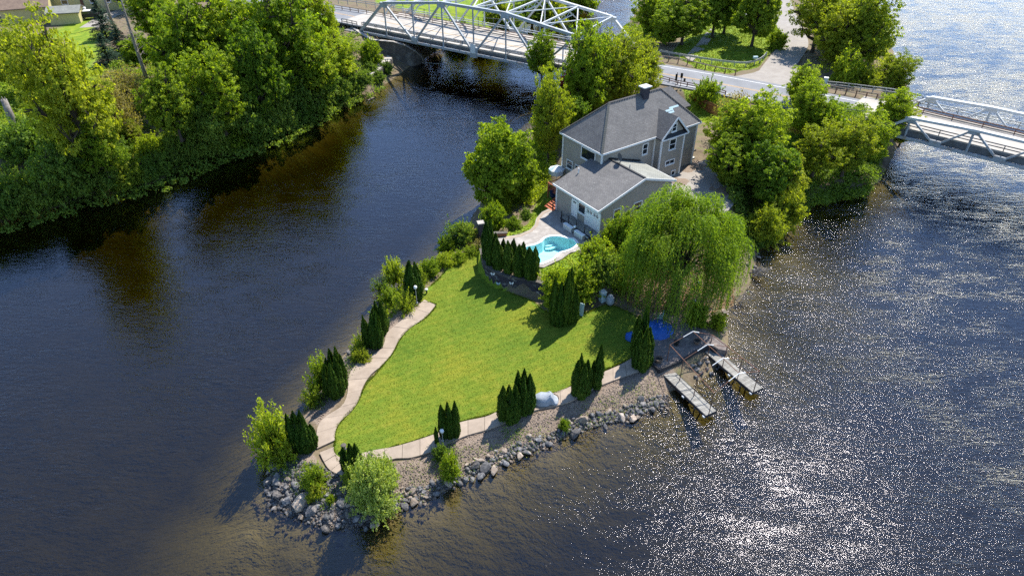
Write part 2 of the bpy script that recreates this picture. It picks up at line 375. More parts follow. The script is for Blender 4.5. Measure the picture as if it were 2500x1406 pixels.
def water_mat():
    m, nt, out = newmat('river_water'); L = nt.links.new
    g = nd(nt, 'ShaderNodeNewGeometry'); P = g.outputs['Position']
    def wav(scale, sx, sy, rz, det, r_):
        mp = nd(nt, 'ShaderNodeMapping'); mp.inputs['Scale'].default_value = (sx, sy, 1); mp.inputs['Rotation'].default_value = (0, 0, rz)
        L(P, mp.inputs['Vector']); n = noise(nt, scale, det, r_, mp.outputs[0]); return n.outputs[0]
    a = wav(.9, 1, 2.6, R(12), 3, .55); b = wav(3.4, 1, 1.8, R(-20), 3, .6); c = wav(9, 1, 1.3, R(30), 2, .6)
    lo = wav(.05, 1, 1, 0, 2, .5)
    lr = nd(nt, 'ShaderNodeMapRange'); L(lo, lr.inputs[0]); lr.inputs[1].default_value = .35; lr.inputs[2].default_value = .65; lr.inputs[3].default_value = .55; lr.inputs[4].default_value = 1.25
    # rougher on the open river (east) than in the sheltered channel (west)
    sx = nd(nt, 'ShaderNodeSeparateXYZ'); L(P, sx.inputs[0])
    ex = nd(nt, 'ShaderNodeMapRange'); L(sx.outputs[0], ex.inputs[0]); ex.inputs[1].default_value = 3; ex.inputs[2].default_value = 22; ex.inputs[3].default_value = .42; ex.inputs[4].default_value = 1.2
    pt_ = wav(.22, 1, 2.2, R(-25), 4, .65); pr = nd(nt, 'ShaderNodeMapRange'); L(pt_, pr.inputs[0]); pr.inputs[1].default_value = .38; pr.inputs[2].default_value = .62; pr.inputs[3].default_value = .5; pr.inputs[4].default_value = 1.35
    st0 = nd(nt, 'ShaderNodeMath', operation='MULTIPLY'); L(lr.outputs[0], st0.inputs[0]); L(ex.outputs[0], st0.inputs[1])
    st = nd(nt, 'ShaderNodeMath', operation='MULTIPLY'); L(st0.outputs[0], st.inputs[0]); L(pr.outputs[0], st.inputs[1])
    def madd(x, k, y=None):
        q = nd(nt, 'ShaderNodeMath', operation='MULTIPLY_ADD'); L(x, q.inputs[0]); q.inputs[1].default_value = k
        if y is None: q.inputs[2].default_value = 0
        else: L(y, q.inputs[2])
        return q.outputs[0]
    hgt = madd(a, .11, madd(b, .050, madd(c, .017)))
    bp = nd(nt, 'ShaderNodeBump'); bp.inputs['Distance'].default_value = 1.0; L(st.outputs[0], bp.inputs['Strength']); L(hgt, bp.inputs['Height'])
    fr = nd(nt, 'ShaderNodeFresnel'); fr.inputs['IOR'].default_value = 1.6; L(bp.outputs[0], fr.inputs['Normal'])
    gl = nd(nt, 'ShaderNodeBsdfGlossy'); gl.inputs['Roughness'].default_value = .036; gl.inputs['Color'].default_value = (.97, .93, 1, 1); L(bp.outputs[0], gl.inputs['Normal'])
    tr = nd(nt, 'ShaderNodeBsdfTransparent'); tr.inputs[0].default_value = (.93, .92, .86, 1)
    mx = nd(nt, 'ShaderNodeMixShader'); L(fr.outputs[0], mx.inputs[0]); L(tr.outputs[0], mx.inputs[1]); L(gl.outputs[0], mx.inputs[2])
    L(mx.outputs[0], out.inputs[0])
    va = nd(nt, 'ShaderNodeVolumeAbsorption'); va.inputs['Color'].default_value = (.63, .62, .28, 1); va.inputs['Density'].default_value = .62
    L(va.outputs[0], out.inputs['Volume']); return m
M['water'] = water_mat()

# ---------------- terrain ----------------
def pts(fn, z, *ps): return [fn(a, b, z) for a, b in ps]
island_px = [(1500, 100), (1450, 160), (1400, 205), (1340, 235), (1305, 290), (1285, 340), (1240, 400), (1185, 480), (1160, 520), (1125, 585), (1085, 635), (1010, 655), (965, 715), (925, 775), (880, 830), (845, 860),
  (800, 920), (755, 990), (705, 1040), (665, 1105), (655, 1150), (648, 1200), (655, 1237), (700, 1250), (750, 1268), (800, 1288), (850, 1288), (900, 1285), (950, 1255),
  (990, 1228), (1030, 1225), (1090, 1196), (1140, 1168), (1200, 1150), (1250, 1120), (1300, 1100), (1330, 1095), (1380, 1066), (1440, 1045), (1500, 1034), (1540, 1020), (1585, 1003), (1632, 990),
  (1636, 955), (1690, 945), (1712, 928), (1745, 905), (1757, 880), (1778, 868), (1778, 820), (1765, 780), (1775, 760), (1800, 742), (1832, 690), (1842, 650), (1853, 610), (1900, 560), (1960, 500), (2040, 472), (2110, 466), (2145, 445),
  (2165, 410), (2185, 370), (2215, 330), (2240, 290), (2235, 255), (2215, 215), (2180, 130), (2150, 60), (2120, 0), (2080, -120), (1900, -190), (1640, -150), (1580, -60), (1560, 20), (1530, 70)]
island = [G(x, y)[:2] for x, y in island_px]
west_px = [(-700, 900), (-300, 640), (0, 545), (120, 512), (250, 478), (330, 465), (400, 438), (445, 402), (540, 378), (640, 343), (700, 322), (760, 283), (830, 255), (880, 232), (905, 232), (962, 192), (990, 170), (1026, 152),
  (1060, 128), (1120, 112), (1180, 98), (1240, 72), (1300, 50), (1390, 28), (1440, 5), (1500, -40), (1560, -120), (1600, -230), (1000, -300), (-400, -300), (-2200, -250), (-2600, 500)]
west = [G(x, y)[:2] for x, y in west_px]
def ribbon_poly(pts_, w):
    out = []; P = [Vector((p[0], p[1])) for p in pts_]
    nrm = []
    for i in range(len(P)):
        d = (P[min(i + 1, len(P) - 1)] - P[max(i - 1, 0)]).normalized(); nrm.append(Vector((-d.y, d.x)))
    return [(p + n * w) for p, n in zip(P, nrm)] + [(p - n * w) for p, n in reversed(list(zip(P, nrm)))]
# bridge and road lines (metres)
LB0 = Vector((-27.7, 128.6)); LBd = Vector((.849, -.528)); LBn = Vector((.528, .849)); LBL = 6.29; LBW = 12.6
RB0 = Vector((47.6, 84.5)); RBd = Vector((.759, -.651)); RBn = Vector((.651, .759)); RBW = 9.4
ZR = 5.2
roadW = smooth_open([(-150, 208, 5), (-80, 167, 5.2), (-32, 137.2, ZR), (-25.2, 133.0, ZR)], 6)
roadI = smooth_open([(17.6, 106.3, ZR), (23.4, 103.2, ZR), (29.5, 99.7, ZR), (36.3, 95.4, ZR), (43.3, 91.0, ZR), (50.6, 85.9, ZR)], 6)
lawn_px = [(1172, 612), (1140, 614), (1105, 640), (1072, 680), (1045, 704), (1020, 735), (1064, 742), (1040, 775), (1000, 800), (975, 830), (960, 860), (935, 890), (915, 915), (895, 935), (880, 965), (867, 990), (845, 1015), (823, 1040), (817, 1060), (818, 1076), (815, 1100),
  (830, 1130), (880, 1125), (925, 1110), (960, 1090), (1000, 1080), (1064, 1058), (1090, 1045), (1125, 1030), (1180, 1015), (1220, 1004), (1260, 985), (1300, 970), (1360, 958), (1400, 940), (1430, 920), (1470, 905), (1530, 880), (1570, 860), (1585, 800), (1540, 765), (1500, 748), (1475, 745), (1440, 760), (1380, 770),
  (1330, 760), (1300, 735), (1245, 715), (1200, 690), (1178, 655)]
lawn_z = 1.0
lawn = [G(x, y, lawn_z)[:2] for x, y in lawn_px]
terr_px = [(1165, 575), (1175, 640), (1190, 652), (1215, 668), (1250, 680), (1294, 687), (1330, 690), (1420, 700), (1500, 690), (1540, 560), (1500, 480), (1400, 440), (1345, 455), (1340, 500), (1280, 545), (1215, 570)]
terrace = [G(x, y, 2.5)[:2] for x, y in terr_px]
high = [G(x, y, 3.3)[:2] for x, y in [(1375, 400), (1355, 470), (1400, 560), (1470, 600), (1560, 600), (1640, 620), (1740, 560), (1800, 470), (1850, 420), (1960, 380), (2060, 330), (2080, 300), (1900, 270), (1760, 240), (1620, 205), (1500, 190), (1400, 260), (1350, 320)]]
road_strip = [G(x, y, 5.2)[:2] for x, y in [(1380, 190), (1500, 205), (1620, 215), (1760, 240), (1900, 262), (2040, 290), (2200, 300), (2200, 230), (2190, 180), (2150, 100), (2100, -80), (1650, -80), (1580, 60), (1500, 120), (1400, 130)]]
WESTH = 4.2
walks = [[G(x, y, 1.05)[:2] for x, y in [(1036, 731), (1005, 760), (972, 788), (945, 812), (935, 845), (905, 868), (870, 888), (852, 918), (848, 960), (835, 990), (800, 1012), (780, 1032), (773, 1055), (774, 1104), (790, 1125), (806, 1147), (835, 1160), (870, 1150), (905, 1140), (960, 1119), (1005, 1116), (1064, 1098), (1100, 1080), (1140, 1062), (1190, 1048), (1225, 1034), (1265, 1018), (1310, 1000), (1355, 990), (1395, 978), (1440, 953), (1480, 935), (1525, 918), (1562, 905),
  (1600, 860), (1500, 850), (1300, 900), (1100, 990), (900, 1020), (900, 940), (1000, 830), (1070, 744)]]]
pool_hole = [K6(a, b, 2.6)[:2] for a, b in ((930, 960), (985, 915), (1050, 905), (1125, 872), (1150, 843), (1205, 818), (1290, 813), (1360, 826), (1440, 842), (1476, 892), (1425, 935), (1310, 972), (1240, 1035), (1180, 1062), (1090, 1092), (1010, 1085), (940, 1040))]
def land_h(X, Y, detail=True):
    di = sdist(X, Y, island); dw = sdist(X, Y, west)
    tgt = np.full(X.shape, 1.0) - .0
    w = sstep(-2.5, .5, sdist(X, Y, high)); tgt = tgt * (1 - w) + 3.3 * w
    w = sstep(-3.0, 1.2, sdist(X, Y, road_strip)); tgt = tgt * (1 - w) + 5.0 * w
    w = sstep(-.12, .35, sdist(X, Y, terrace)); tgt = np.where(w > 0, np.maximum(tgt, tgt * (1 - w) + 2.5 * w), tgt)
    w = sstep(-.3, .6, sdist(X, Y, lawn)); tgt = tgt * (1 - w) + (lawn_z - .03) * w
    slope = .42 + .5 * sstep(48, 62, Y)
    hi = np.minimum(tgt, slope * di + 0.0)
    under = -np.minimum(3.9, .5 * -di)
    hi = np.where(di > 0, hi, under)
    hw = np.where(dw > 0, np.minimum(WESTH, .55 * dw) , -np.minimum(3.9, .6 * -dw))
    h = np.maximum(hi, hw)
    return h, di, dw
def axis(a, b, step, far0, far1):
    mid = list(np.arange(a, b + .01, step)); lo = []; x = a; s = step
    while x > far0: s *= 1.12; x -= s; lo.append(x)
    hi = []; x = b; s = step
    while x < far1: s *= 1.12; x += s; hi.append(x)
    return np.array(lo[::-1] + mid + hi)
gx = axis(-32, 62, .42, -900, 900); gy = axis(22, 118, .42, -300, 1500)
X, Y = np.meshgrid(gx, gy)
Hh, Di, Dw = land_h(X, Y)
nz = (np.sin(X * .9 + 1.3 * np.sin(Y * .7)) * np.cos(Y * 1.1 + np.sin(X * .5)) * .12 + np.sin(X * 2.9 + Y * 1.7) * np.cos(Y * 3.3 - X) * .05)
amp = 1 - sstep(-.5, .8, sdist(X, Y, lawn)); amp *= 1 - sstep(-.5, .5, sdist(X, Y, terrace)) * .8
amp *= 1 - .9 * sstep(-1, .5, sdist(X, Y, ribbon_poly(roadI, 5))) ; amp *= 1 - .9 * sstep(-1, .5, sdist(X, Y, ribbon_poly(roadW, 5)))
far = 1 - sstep(120, 300, Y); Hh2 = Hh + nz * amp * (.6 + .4 * sstep(0, 3, np.abs(Hh)))
# tongue of shallow stony bottom off the point
sh = G(640, 1290); Hh2 = np.where(Di < 0, np.maximum(Hh2, -.45 - .34 * np.hypot(X - sh[0] + 1, (Y - sh[1]) * 1.2)), Hh2)
sh = G(1810, 830); Hh2 = np.where(Di < 0, np.maximum(Hh2, -.3 - .34 * np.hypot(X - sh[0], (Y - sh[1]) * .7)), Hh2)
sh = G(1930, 640); Hh2 = np.where(Di < 0, np.maximum(Hh2, -.3 - .30 * np.hypot(X - sh[0], (Y - sh[1]) * .6)), Hh2)
Hh2 = np.maximum(Hh2, -5)
sw_ = sstep(-.75, -.15, sdist(X, Y, walks[0])); Hh2 = np.where(sw_ > 0, np.minimum(Hh2, Hh2 * (1 - sw_) + .90 * sw_), Hh2)
Hh2 = np.where(sdist(X, Y, terrace) > .3, np.minimum(Hh2, 2.48), Hh2)
Hh2 = np.where(sdist(X, Y, pool_hole) > -.5, np.minimum(Hh2, .7), Hh2)
hgrid = Hh2.copy()
def hz(x, y):
    i = int(np.clip(np.searchsorted(gx, x) - 1, 0, len(gx) - 2)); j = int(np.clip(np.searchsorted(gy, y) - 1, 0, len(gy) - 2))
    u = (x - gx[i]) / (gx[i + 1] - gx[i]); v = (y - gy[j]) / (gy[j + 1] - gy[j])
    u = min(1, max(0, u)); v = min(1, max(0, v))
    a = hgrid[j, i] * (1 - u) + hgrid[j, i + 1] * u; b = hgrid[j + 1, i] * (1 - u) + hgrid[j + 1, i + 1] * u
    return float(a * (1 - v) + b * v)
nx_, ny_ = len(gx), len(gy)
idx = np.arange(nx_ * ny_).reshape(ny_, nx_)
F = np.stack([idx[:-1, :-1], idx[:-1, 1:], idx[1:, 1:], idx[1:, :-1]], -1).reshape(-1, 4)
gme = np_mesh('ground', np.stack([X, Y, Hh2], -1).reshape(-1, 3), F, M['terrain'], True)
# what covers the ground: R grass, G gravel, B river bed
grass_areas = [[G(x, y, 5)[:2] for x, y in [(1640, 130), (1700, 60), (1780, -20), (1890, -20), (1920, 60), (1890, 120), (1850, 165), (1780, 180), (1700, 168)]],
               [G(x, y, 4.2)[:2] for x, y in [(120, 60), (240, 40), (330, -60), (230, -60), (260, 110), (230, 180), (160, 120)]],
               [G(x, y, 4.2)[:2] for x, y in [(280, -10), (480, -60), (900, -120), (1500, -220), (1260, 70), (1130, 60), (1000, 25), (860, -10), (780, -25)]],
               [G(x, y, 4.2)[:2] for x, y in [(-100, 250), (230, 60), (260, 200), (140, 300), (-60, 420)]],
               [G(x, y, 3.3)[:2] for x, y in [(1590, 205), (1680, 225), (1780, 245), (1800, 300), (1700, 300), (1640, 215)]],
               [G(x, y, 2.5)[:2] for x, y in [(1330, 430), (1350, 450), (1350, 500), (1320, 530), (1300, 560), (1215, 585), (1205, 565), (1290, 520), (1310, 470)]],
               [G(x, y, 2.5)[:2] for x, y in [(1310, 640), (1400, 610), (1450, 640), (1420, 680), (1330, 690)]], lawn]
grav_areas = [[G(x, y, .7)[:2] for x, y in [(760, 1100), (800, 1170), (900, 1180), (980, 1130), (1100, 1080), (1250, 1030), (1400, 985), (1560, 900), (1640, 900), (1700, 960), (1630, 1010), (1400, 1080), (1200, 1170), (1000, 1240), (800, 1300), (640, 1250), (640, 1140)]],
              [G(x, y, .9)[:2] for x, y in [(1015, 730), (1030, 740), (960, 800), (900, 860), (860, 900), (840, 960), (780, 1040), (740, 1010), (800, 900), (850, 850), (930, 780)]],
              [G(x, y, 3.3)[:2] for x, y in [(1610, 400), (1720, 390), (1790, 440), (1760, 520), (1680, 520), (1600, 470)]]]
cg = np.zeros(X.shape); cr_ = np.zeros(X.shape)
for a in grass_areas: cg = np.maximum(cg, sstep(-.8, .8, sdist(X, Y, a)))
for a in grav_areas: cr_ = np.maximum(cr_, sstep(-.5, .5, sdist(X, Y, a)))
cb = 1 - sstep(-.15, .12, Hh2)
ca = np.stack([cg, cr_ * (1 - cb), cb, np.ones(X.shape)], -1).astype(np.float32)
at = gme.color_attributes.new('cover', 'FLOAT_COLOR', 'POINT'); at.data.foreach_set('color', ca.ravel())
ground = bpy.data.objects.new('ground', gme); link(ground); tagk(ground, 'structure', 'sandy and earthy ground of the point, the river banks and the river bed')

wme = MB(); wme.add([(-1200, -600, 0), (1200, -600, 0), (1200, 1800, 0), (-1200, 1800, 0)], [(0, 1, 2, 3)])
wo_ = wme.build('river', M['water']); tagk(wo_, 'structure', 'dark river water with sun glitter around the point')

# lawn sheet following its outline, slightly domed grid
def poly_sheet(name, poly, z, m, th=.0):
    vs, fs = sheet([(p[0], p[1], z) for p in poly]); b = MB()
    if th:
        b.prism([(p[0], p[1]) for p in poly], z - th, z)
    else: b.add(vs, fs)
    return b.build(name, m)
lw = poly_sheet('lawn', smooth_closed([(*p, 0) for p in lawn], 3), lawn_z, M['lawn'], .05); tagk(lw, 'structure', 'mown yellow-green lawn filling the middle of the point')
# ---------------- grass tufts over the lawn (nobody could count them) ----------------
def tufts(name, polys, n, zf, mats, size=(.05, .11), seed=3, hgt=.09, label=None, edge=0):
    r = np.random.default_rng(seed); allp = np.vstack([np.array([(p[0], p[1]) for p in q]) for q in polys])
    lo, hi = allp.min(0), allp.max(0); out = []
    while sum(len(o) for o in out) < n:
        P = r.uniform(lo, hi, (n * 2, 2)); k = np.zeros(len(P), bool)
        for q in polys: sd_ = sdist(P[:, 0], P[:, 1], [(p[0], p[1]) for p in q]); k |= ((sd_ > -.12 * (.5 + .5 * np.sin(P[:, 0] * 3.1) * np.cos(P[:, 1] * 2.3))) & (sd_ < .1)) if edge else (sd_ > .02)
        out.append(P[k])
    P = np.vstack(out)[:n]
    z = np.array([zf(a, b) for a, b in P])
    ang = r.uniform(0, 2 * np.pi, n); s = r.uniform(*size, n); h = r.uniform(.4, 1, n) * hgt; lean = r.uniform(-.8, .8, (n, 2)) * hgt
    dx, dy = np.cos(ang) * s, np.sin(ang) * s
    V = np.stack([np.stack([P[:, 0] - dx, P[:, 1] - dy, z - .02], -1), np.stack([P[:, 0] + dx, P[:, 1] + dy, z - .02], -1),
                  np.stack([P[:, 0] + lean[:, 0], P[:, 1] + lean[:, 1], z + h], -1)], 1).reshape(-1, 3)
    o = bpy.data.objects.new(name, np_mesh(name, V, np.arange(3 * n).reshape(-1, 3), mats)); link(o); return tagk(o, 'stuff', label, 'grass')
M['blade'] = leafmat('grass_blade', (.085, .14, .018), (.13, .175, .02), (.215, .21, .025), .3)
tufts('grass', [lawn], 45000, lambda a, b: lawn_z, M['blade'], (.03, .07), 3, .05, label='short blades of grass covering the lawn')
tufts('grass', [[(q.x, q.y) for q in smooth_closed([(*p, 0) for p in lawn], 3)]], 9000, lambda a, b: lawn_z + .03, M['blade'], (.03, .07), 8, .08, label='ragged grass fringe creeping over the walk edges', edge=1)
gaps = [grass_areas[0], grass_areas[4], grass_areas[5], grass_areas[6]]
tufts('grass', gaps, 26000, hz, M['blade'], (.07, .16), 5, .14, label='longer grass in the park across the road and round the house')

# ---------------- concrete walks made of slabs ----------------
def slab_walk(name, left_px, right_px, z, nslab, label, th=.14, joint=.013):
    Lp = resample([(*p, ) for p in smooth_open([G(x, y, z) for x, y in left_px], 5)], n=nslab * 3)
    Rp = resample([(*p, ) for p in smooth_open([G(x, y, z) for x, y in right_px], 5)], n=nslab * 3)
    root = empty(name, Lp[0], kind='structure', label=label)
    for k in range(nslab):
        a = [Lp[k * 3 + i] for i in range(4)]; b = [Rp[k * 3 + i] for i in range(4)]
        e0 = joint / max(.1, (a[1] - a[0]).length); a[0] = a[0].lerp(a[1], e0); a[3] = a[3].lerp(a[2], e0)
        b[0] = b[0].lerp(b[1], e0); b[3] = b[3].lerp(b[2], e0)
        dz = rnd.uniform(-.012, .012)
        poly = [(p.x - Lp[0].x, p.y - Lp[0].y) for p in a + b[::-1]]
        MB().prism(poly, -th + dz, dz).build('slab', M['concrete_walk'], root)
    return root
slab_walk('west_walk', [(1036, 731), (1005, 760), (972, 788), (945, 812), (935, 845), (905, 868), (870, 888), (852, 918), (848, 960), (835, 990), (800, 1012), (780, 1032), (773, 1055), (774, 1094)],
          [(1064, 744), (1038, 775), (1001, 800), (975, 828), (957, 862), (930, 893), (905, 914), (885, 945), (876, 975), (856, 1005), (833, 1025), (821, 1045), (817, 1062), (817, 1074)], 1.06, 13, 'curving buff concrete walk of slabs along the west shore')
slab_walk('tip_walk', [(780, 1104), (790, 1125), (806, 1147), (835, 1160)], [(815, 1090), (816, 1104), (836, 1118), (870, 1118)], 1.06, 3, 'short buff concrete walk rounding the tip of the point')
slab_walk('front_walk', [(850, 1115), (905, 1100), (960, 1090), (1000, 1079), (1064, 1058), (1095, 1040), (1140, 1026), (1190, 1015), (1225, 998), (1265, 985), (1310, 972), (1355, 957), (1395, 942), (1440, 918), (1480, 905), (1525, 884), (1550, 866)],
          [(850, 1152), (905, 1140), (960, 1119), (1005, 1116), (1064, 1098), (1100, 1080), (1140, 1062), (1190, 1048), (1225, 1034), (1265, 1018), (1310, 1000), (1355, 990), (1395, 978), (1440, 953), (1480, 935), (1525, 918), (1562, 905)], 1.06, 19, 'buff concrete walk of slabs along the stony front shore')

# ---------------- roads ----------------
def ribbon(name, line, w0, w1, m, dz=0, th=0, parent=None):
    P = [Vector(p) for p in line]; vs = []
    for i, p in enumerate(P):
        d = P[min(i + 1, len(P) - 1)] - P[max(i - 1, 0)]; n = Vector((-d.y, d.x, 0)).normalized()
        a = p + n * w1; b = p + n * w0; vs += [(a.x, a.y, a.z + dz), (b.x, b.y, b.z + dz)]
    n2 = len(P); b = MB(); fs = [(2 * i, 2 * i + 1, 2 * i + 3, 2 * i + 2) for i in range(n2 - 1)]
    b.add(vs, fs)
    if th:
        o = len(b.v); b.v += [(x, y, z - th) for x, y, z in vs]
        b.f += [(2 * i + o, 2 * i + 2 + o, 2 * i + 3 + o, 2 * i + 1 + o) for i in range(n2 - 1)]
        b.f += [(2 * i + 1, 2 * i + 1 + o, 2 * i + 3 + o, 2 * i + 3) for i in range(n2 - 1)] + [(2 * i, 2 * i + 2, 2 * i + 2 + o, 2 * i + o) for i in range(n2 - 1)]
        b.f += [(0, o, o + 1, 1), (2 * n2 - 2, 2 * n2 - 1, o + 2 * n2 - 1, o + 2 * n2 - 2)]
    return b.build(name, m, parent)
for nm, ln, lb in (('west_road', roadW, 'grey asphalt road leading to the large bridge'), ('island_road', roadI, 'grey asphalt road across the island between the two bridges')):
    rd = empty(nm, (0, 0, 0), kind='structure', label=lb)
    ribbon('asphalt', ln, -4.4, 4.4, M['asphalt'], 0, .25, rd)
    ribbon('edge_line', ln, -3.45, -3.3, M['line_white'], .008, parent=rd); ribbon('edge_line', ln, 3.3, 3.45, M['line_white'], .008, parent=rd)
    ribbon('centre_line', ln, -.2, -.09, M['line_yellow'], .008, parent=rd); ribbon('centre_line', ln, .09, .2, M['line_yellow'], .008, parent=rd)
sl = [G(x, y, 5.16) for x, y in [(1875, 212), (1893, 175), (1918, 140), (1938, 110), (1935, 80), (1920, 50), (1905, 10), (1890, -40)]]
sr = ribbon('side_road', smooth_open(sl, 4), -2.3, 2.3, M['gravel_road'], 0, .25); tagk(sr, 'structure', 'pale worn side road turning off into the trees')
ap = poly_sheet('side_road_apron', [G(x, y, 5.18) for x, y in [(1790, 188), (1840, 178), (1885, 160), (1950, 160), (1955, 230), (1900, 222)]], 5.18, M['gravel_road'], .2); tagk(ap, 'structure', 'pale worn apron where the side road meets the main road')
dv = poly_sheet('gravel_drive', smooth_closed([G(x, y, 3.34) for x, y in [(1605, 425), (1665, 408), (1700, 400), (1740, 385), (1745, 420), (1785, 450), (1790, 500), (1740, 530), (1680, 500), (1650, 470)]], 3), 3.34, M['gravel_road'], .1); tagk(dv, 'structure', 'grey gravel drive beside the house')
fp = poly_sheet('park_path', [G(x, y, 5.06) for x, y in [(1672, 140), (1690, 120), (1705, 105), (1722, 82), (1736, 70), (1742, 84), (1730, 105), (1712, 130), (1690, 150)]], 5.06, M['gravel_road'], .08); tagk(fp, 'structure', 'bare earth path under the park trees')
drv = ribbon('farm_drive', [G(x, y, 4.26) for x, y in [(215, 70), (265, 38), (300, 28), (340, 18), (400, -10)]], -1.8, 1.8, M['gravel_road'], 0, .1); tagk(drv, 'structure', 'pale drive past the yellow house')
# bridge end slabs of pale concrete on both sides
poly_sheet('approach_slab', [(LB0 + LBn * 1.0 - LBd * 6), (LB0 + LBn * 9.4 - LBd * 6), (LB0 + LBn * 9.4 + LBd * .3), (LB0 + LBn * 1.0 + LBd * .3)], ZR + .012, M['concrete_deck'], .3)['kind'] = 'structure'
poly_sheet('approach_slab', [(RB0 + RBn * .8 - RBd * 4.5), (RB0 + RBn * 8.6 - RBd * 4.5), (RB0 + RBn * 8.6 + RBd * .3), (RB0 + RBn * .8 + RBd * .3)], ZR + .012, M['concrete_deck'], .3)['kind'] = 'structure'

# ---------------- bridges ----------------
def W3(p2, z): return Vector((p2.x, p2.y, z))
def truss_bridge():
    root = empty('truss_bridge', W3(LB0, 0), label='large grey steel through-truss bridge carrying the road over the channel', cat='bridge')
    def L(s, n, z): p = LBd * (s * LBL) + LBn * n; return Vector((p.x, p.y, z))
    zb = 4.55; th = {0: 0, 1: 5.7, 2: 6.6, 3: 7.3, 4: 7.5, 5: 7.3, 6: 6.6, 7: 5.7, 8: 0}
    MB().prism([L(0, .9, 0)[:2], L(8, .9, 0)[:2], L(8, LBW - .8, 0)[:2], L(0, LBW - .8, 0)[:2]], 4.85, 5.2).build('deck', M['concrete_deck'], root)
    MB().prism([L(0, 9.5, 0)[:2], L(8, 9.5, 0)[:2], L(8, LBW - .85, 0)[:2], L(0, LBW - .85, 0)[:2]], 5.2, 5.36).build('sidewalk', M['concrete_deck'], root)
    for (n0, n1) in ((1.35, 1.47), (8.9, 9.0), (5.05, 5.13), (5.24, 5.32)):
        q = MB(); q.add([L(0, n0, 5.208), L(8, n0, 5.208), L(8, n1, 5.208), L(0, n1, 5.208)], [(0, 1, 2, 3)]); q.build('road_line', M['line_white' if n1 - n0 > .09 and n0 != 5.05 else 'line_yellow'], root)
    for n in (.9, LBW - .9): MB().bar(L(0, n, 4.5), L(8, n, 4.5), .15, .85).build('side_girder', M['steel_dark'], root)
    for k in range(9):
        MB().bar(L(k, .1, 4.35), L(k, LBW - .1, 4.35), .3, .5).build('floor_beam', M['steel_dark'], root)
    for n, m in ((0, M['steel']), (LBW, M['steel_light'])):
        c = MB()
        for k in range(8): c.bar(L(k, n, zb - .1), L(k + 1, n, zb - .1), .34, .36)
        c.build('bottom_chord', m, root)
        c = MB(); seq = [0, 1, 3, 5, 7, 8]
        for a, b in zip(seq, seq[1:]): c.bar(L(a, n, zb + th[a]), L(b, n, zb + th[b]), .46, .42)
        c.build('top_chord', m, root)
        for k in range(1, 8): MB().bar(L(k, n, zb), L(k, n, zb + (th[k] if k % 2 else (th[k - 1] + th[k + 1]) / 2)), .24, .24, (1, 0, 0)).build('vertical', m, root)
        for a, b in ((1, 2), (3, 2), (3, 4), (5, 4), (5, 6), (7, 6)): MB().bar(L(a, n, zb + th[a]), L(b, n, zb), .30, .28).build('diagonal', m, root)
        for k in (2, 4, 6):
            g_ = MB().prism([(0, 0), (1, 0), (1, 1), (0, 1)], 0, 1)
            p = L(k, n, zb + .25); g_ = MB().box(p, (1.3, .42, 1.1 if k != 4 else 1.7), rz=math.atan2(LBd.y, LBd.x)); g_.build('gusset', m, root)
        for k in (1, 3, 5, 7): MB().box(L(k, n, zb + th[k] - .35), (1.5, .48, .8), rz=math.atan2(LBd.y, LBd.x)).build('gusset', m, root)
    m = M['steel_light']
    tz = lambda k: zb + (th[k] if k % 2 else (th[k - 1] + th[k + 1]) / 2)
    for k in range(1, 8): MB().bar(L(k, 0, tz(k)), L(k, LBW, tz(k)), .22, .24).build('top_strut', m, root)
    for k in range(1, 7):
        MB().bar(L(k, 0, tz(k) + .02), L(k + 1, LBW, tz(k + 1) + .02), .16, .14).build('top_lateral', m, root)
        MB().bar(L(k, LBW, tz(k) - .14), L(k + 1, 0, tz(k + 1) - .14), .16, .14).build('top_lateral', m, root)
    for k in range(1, 8):      # sway frames under the struts
        z0 = tz(k); d = 2.0; s_ = MB()
        s_.bar(L(k, 0, z0 - d), L(k, LBW * .25, z0 - .1), .12, .14); s_.bar(L(k, LBW, z0 - d), L(k, LBW * .75, z0 - .1), .12, .14)
        s_.bar(L(k, LBW * .12, z0 - d * .45), L(k, LBW * .88, z0 - d * .45), .12, .14)
        for j in range(8):
            a = .14 + .72 * j / 8; b = a + .09
            s_.bar(L(k, LBW * a, z0 - (.1 if j % 2 else d * .45)), L(k, LBW * b, z0 - (d * .45 if j % 2 else .1)), .06, .06)
        s_.build('sway_frame', m, root)
    for n, m2 in ((.55, M['steel_dark']), (1.0, M['steel']), (9.35, M['rust']), (LBW - .5, M['steel_light'])):
        r_ = MB()
        for z in (5.65, 5.95) if n < 2 else (5.7, 6.05): r_.bar(L(0, n, z), L(8, n, z), .07, .12)
        for k in range(17): r_.bar(L(k / 2, n, 5.15), L(k / 2, n, 6.05 if n > 2 else 5.95), .08, .08, (1, 0, 0))
        r_.build('railing', m2, root)
    g_ = MB().box(L(4, -.3, zb + .9), (1.0, .1, 1.5), rz=math.atan2(LBd.y, LBd.x)); g_.build('white_plate', M['white'], root)
    return root
truss_bridge()
def L2(s, n, z=0.0): p = LB0 + LBd * s + LBn * n; return Vector((p.x, p.y, z))
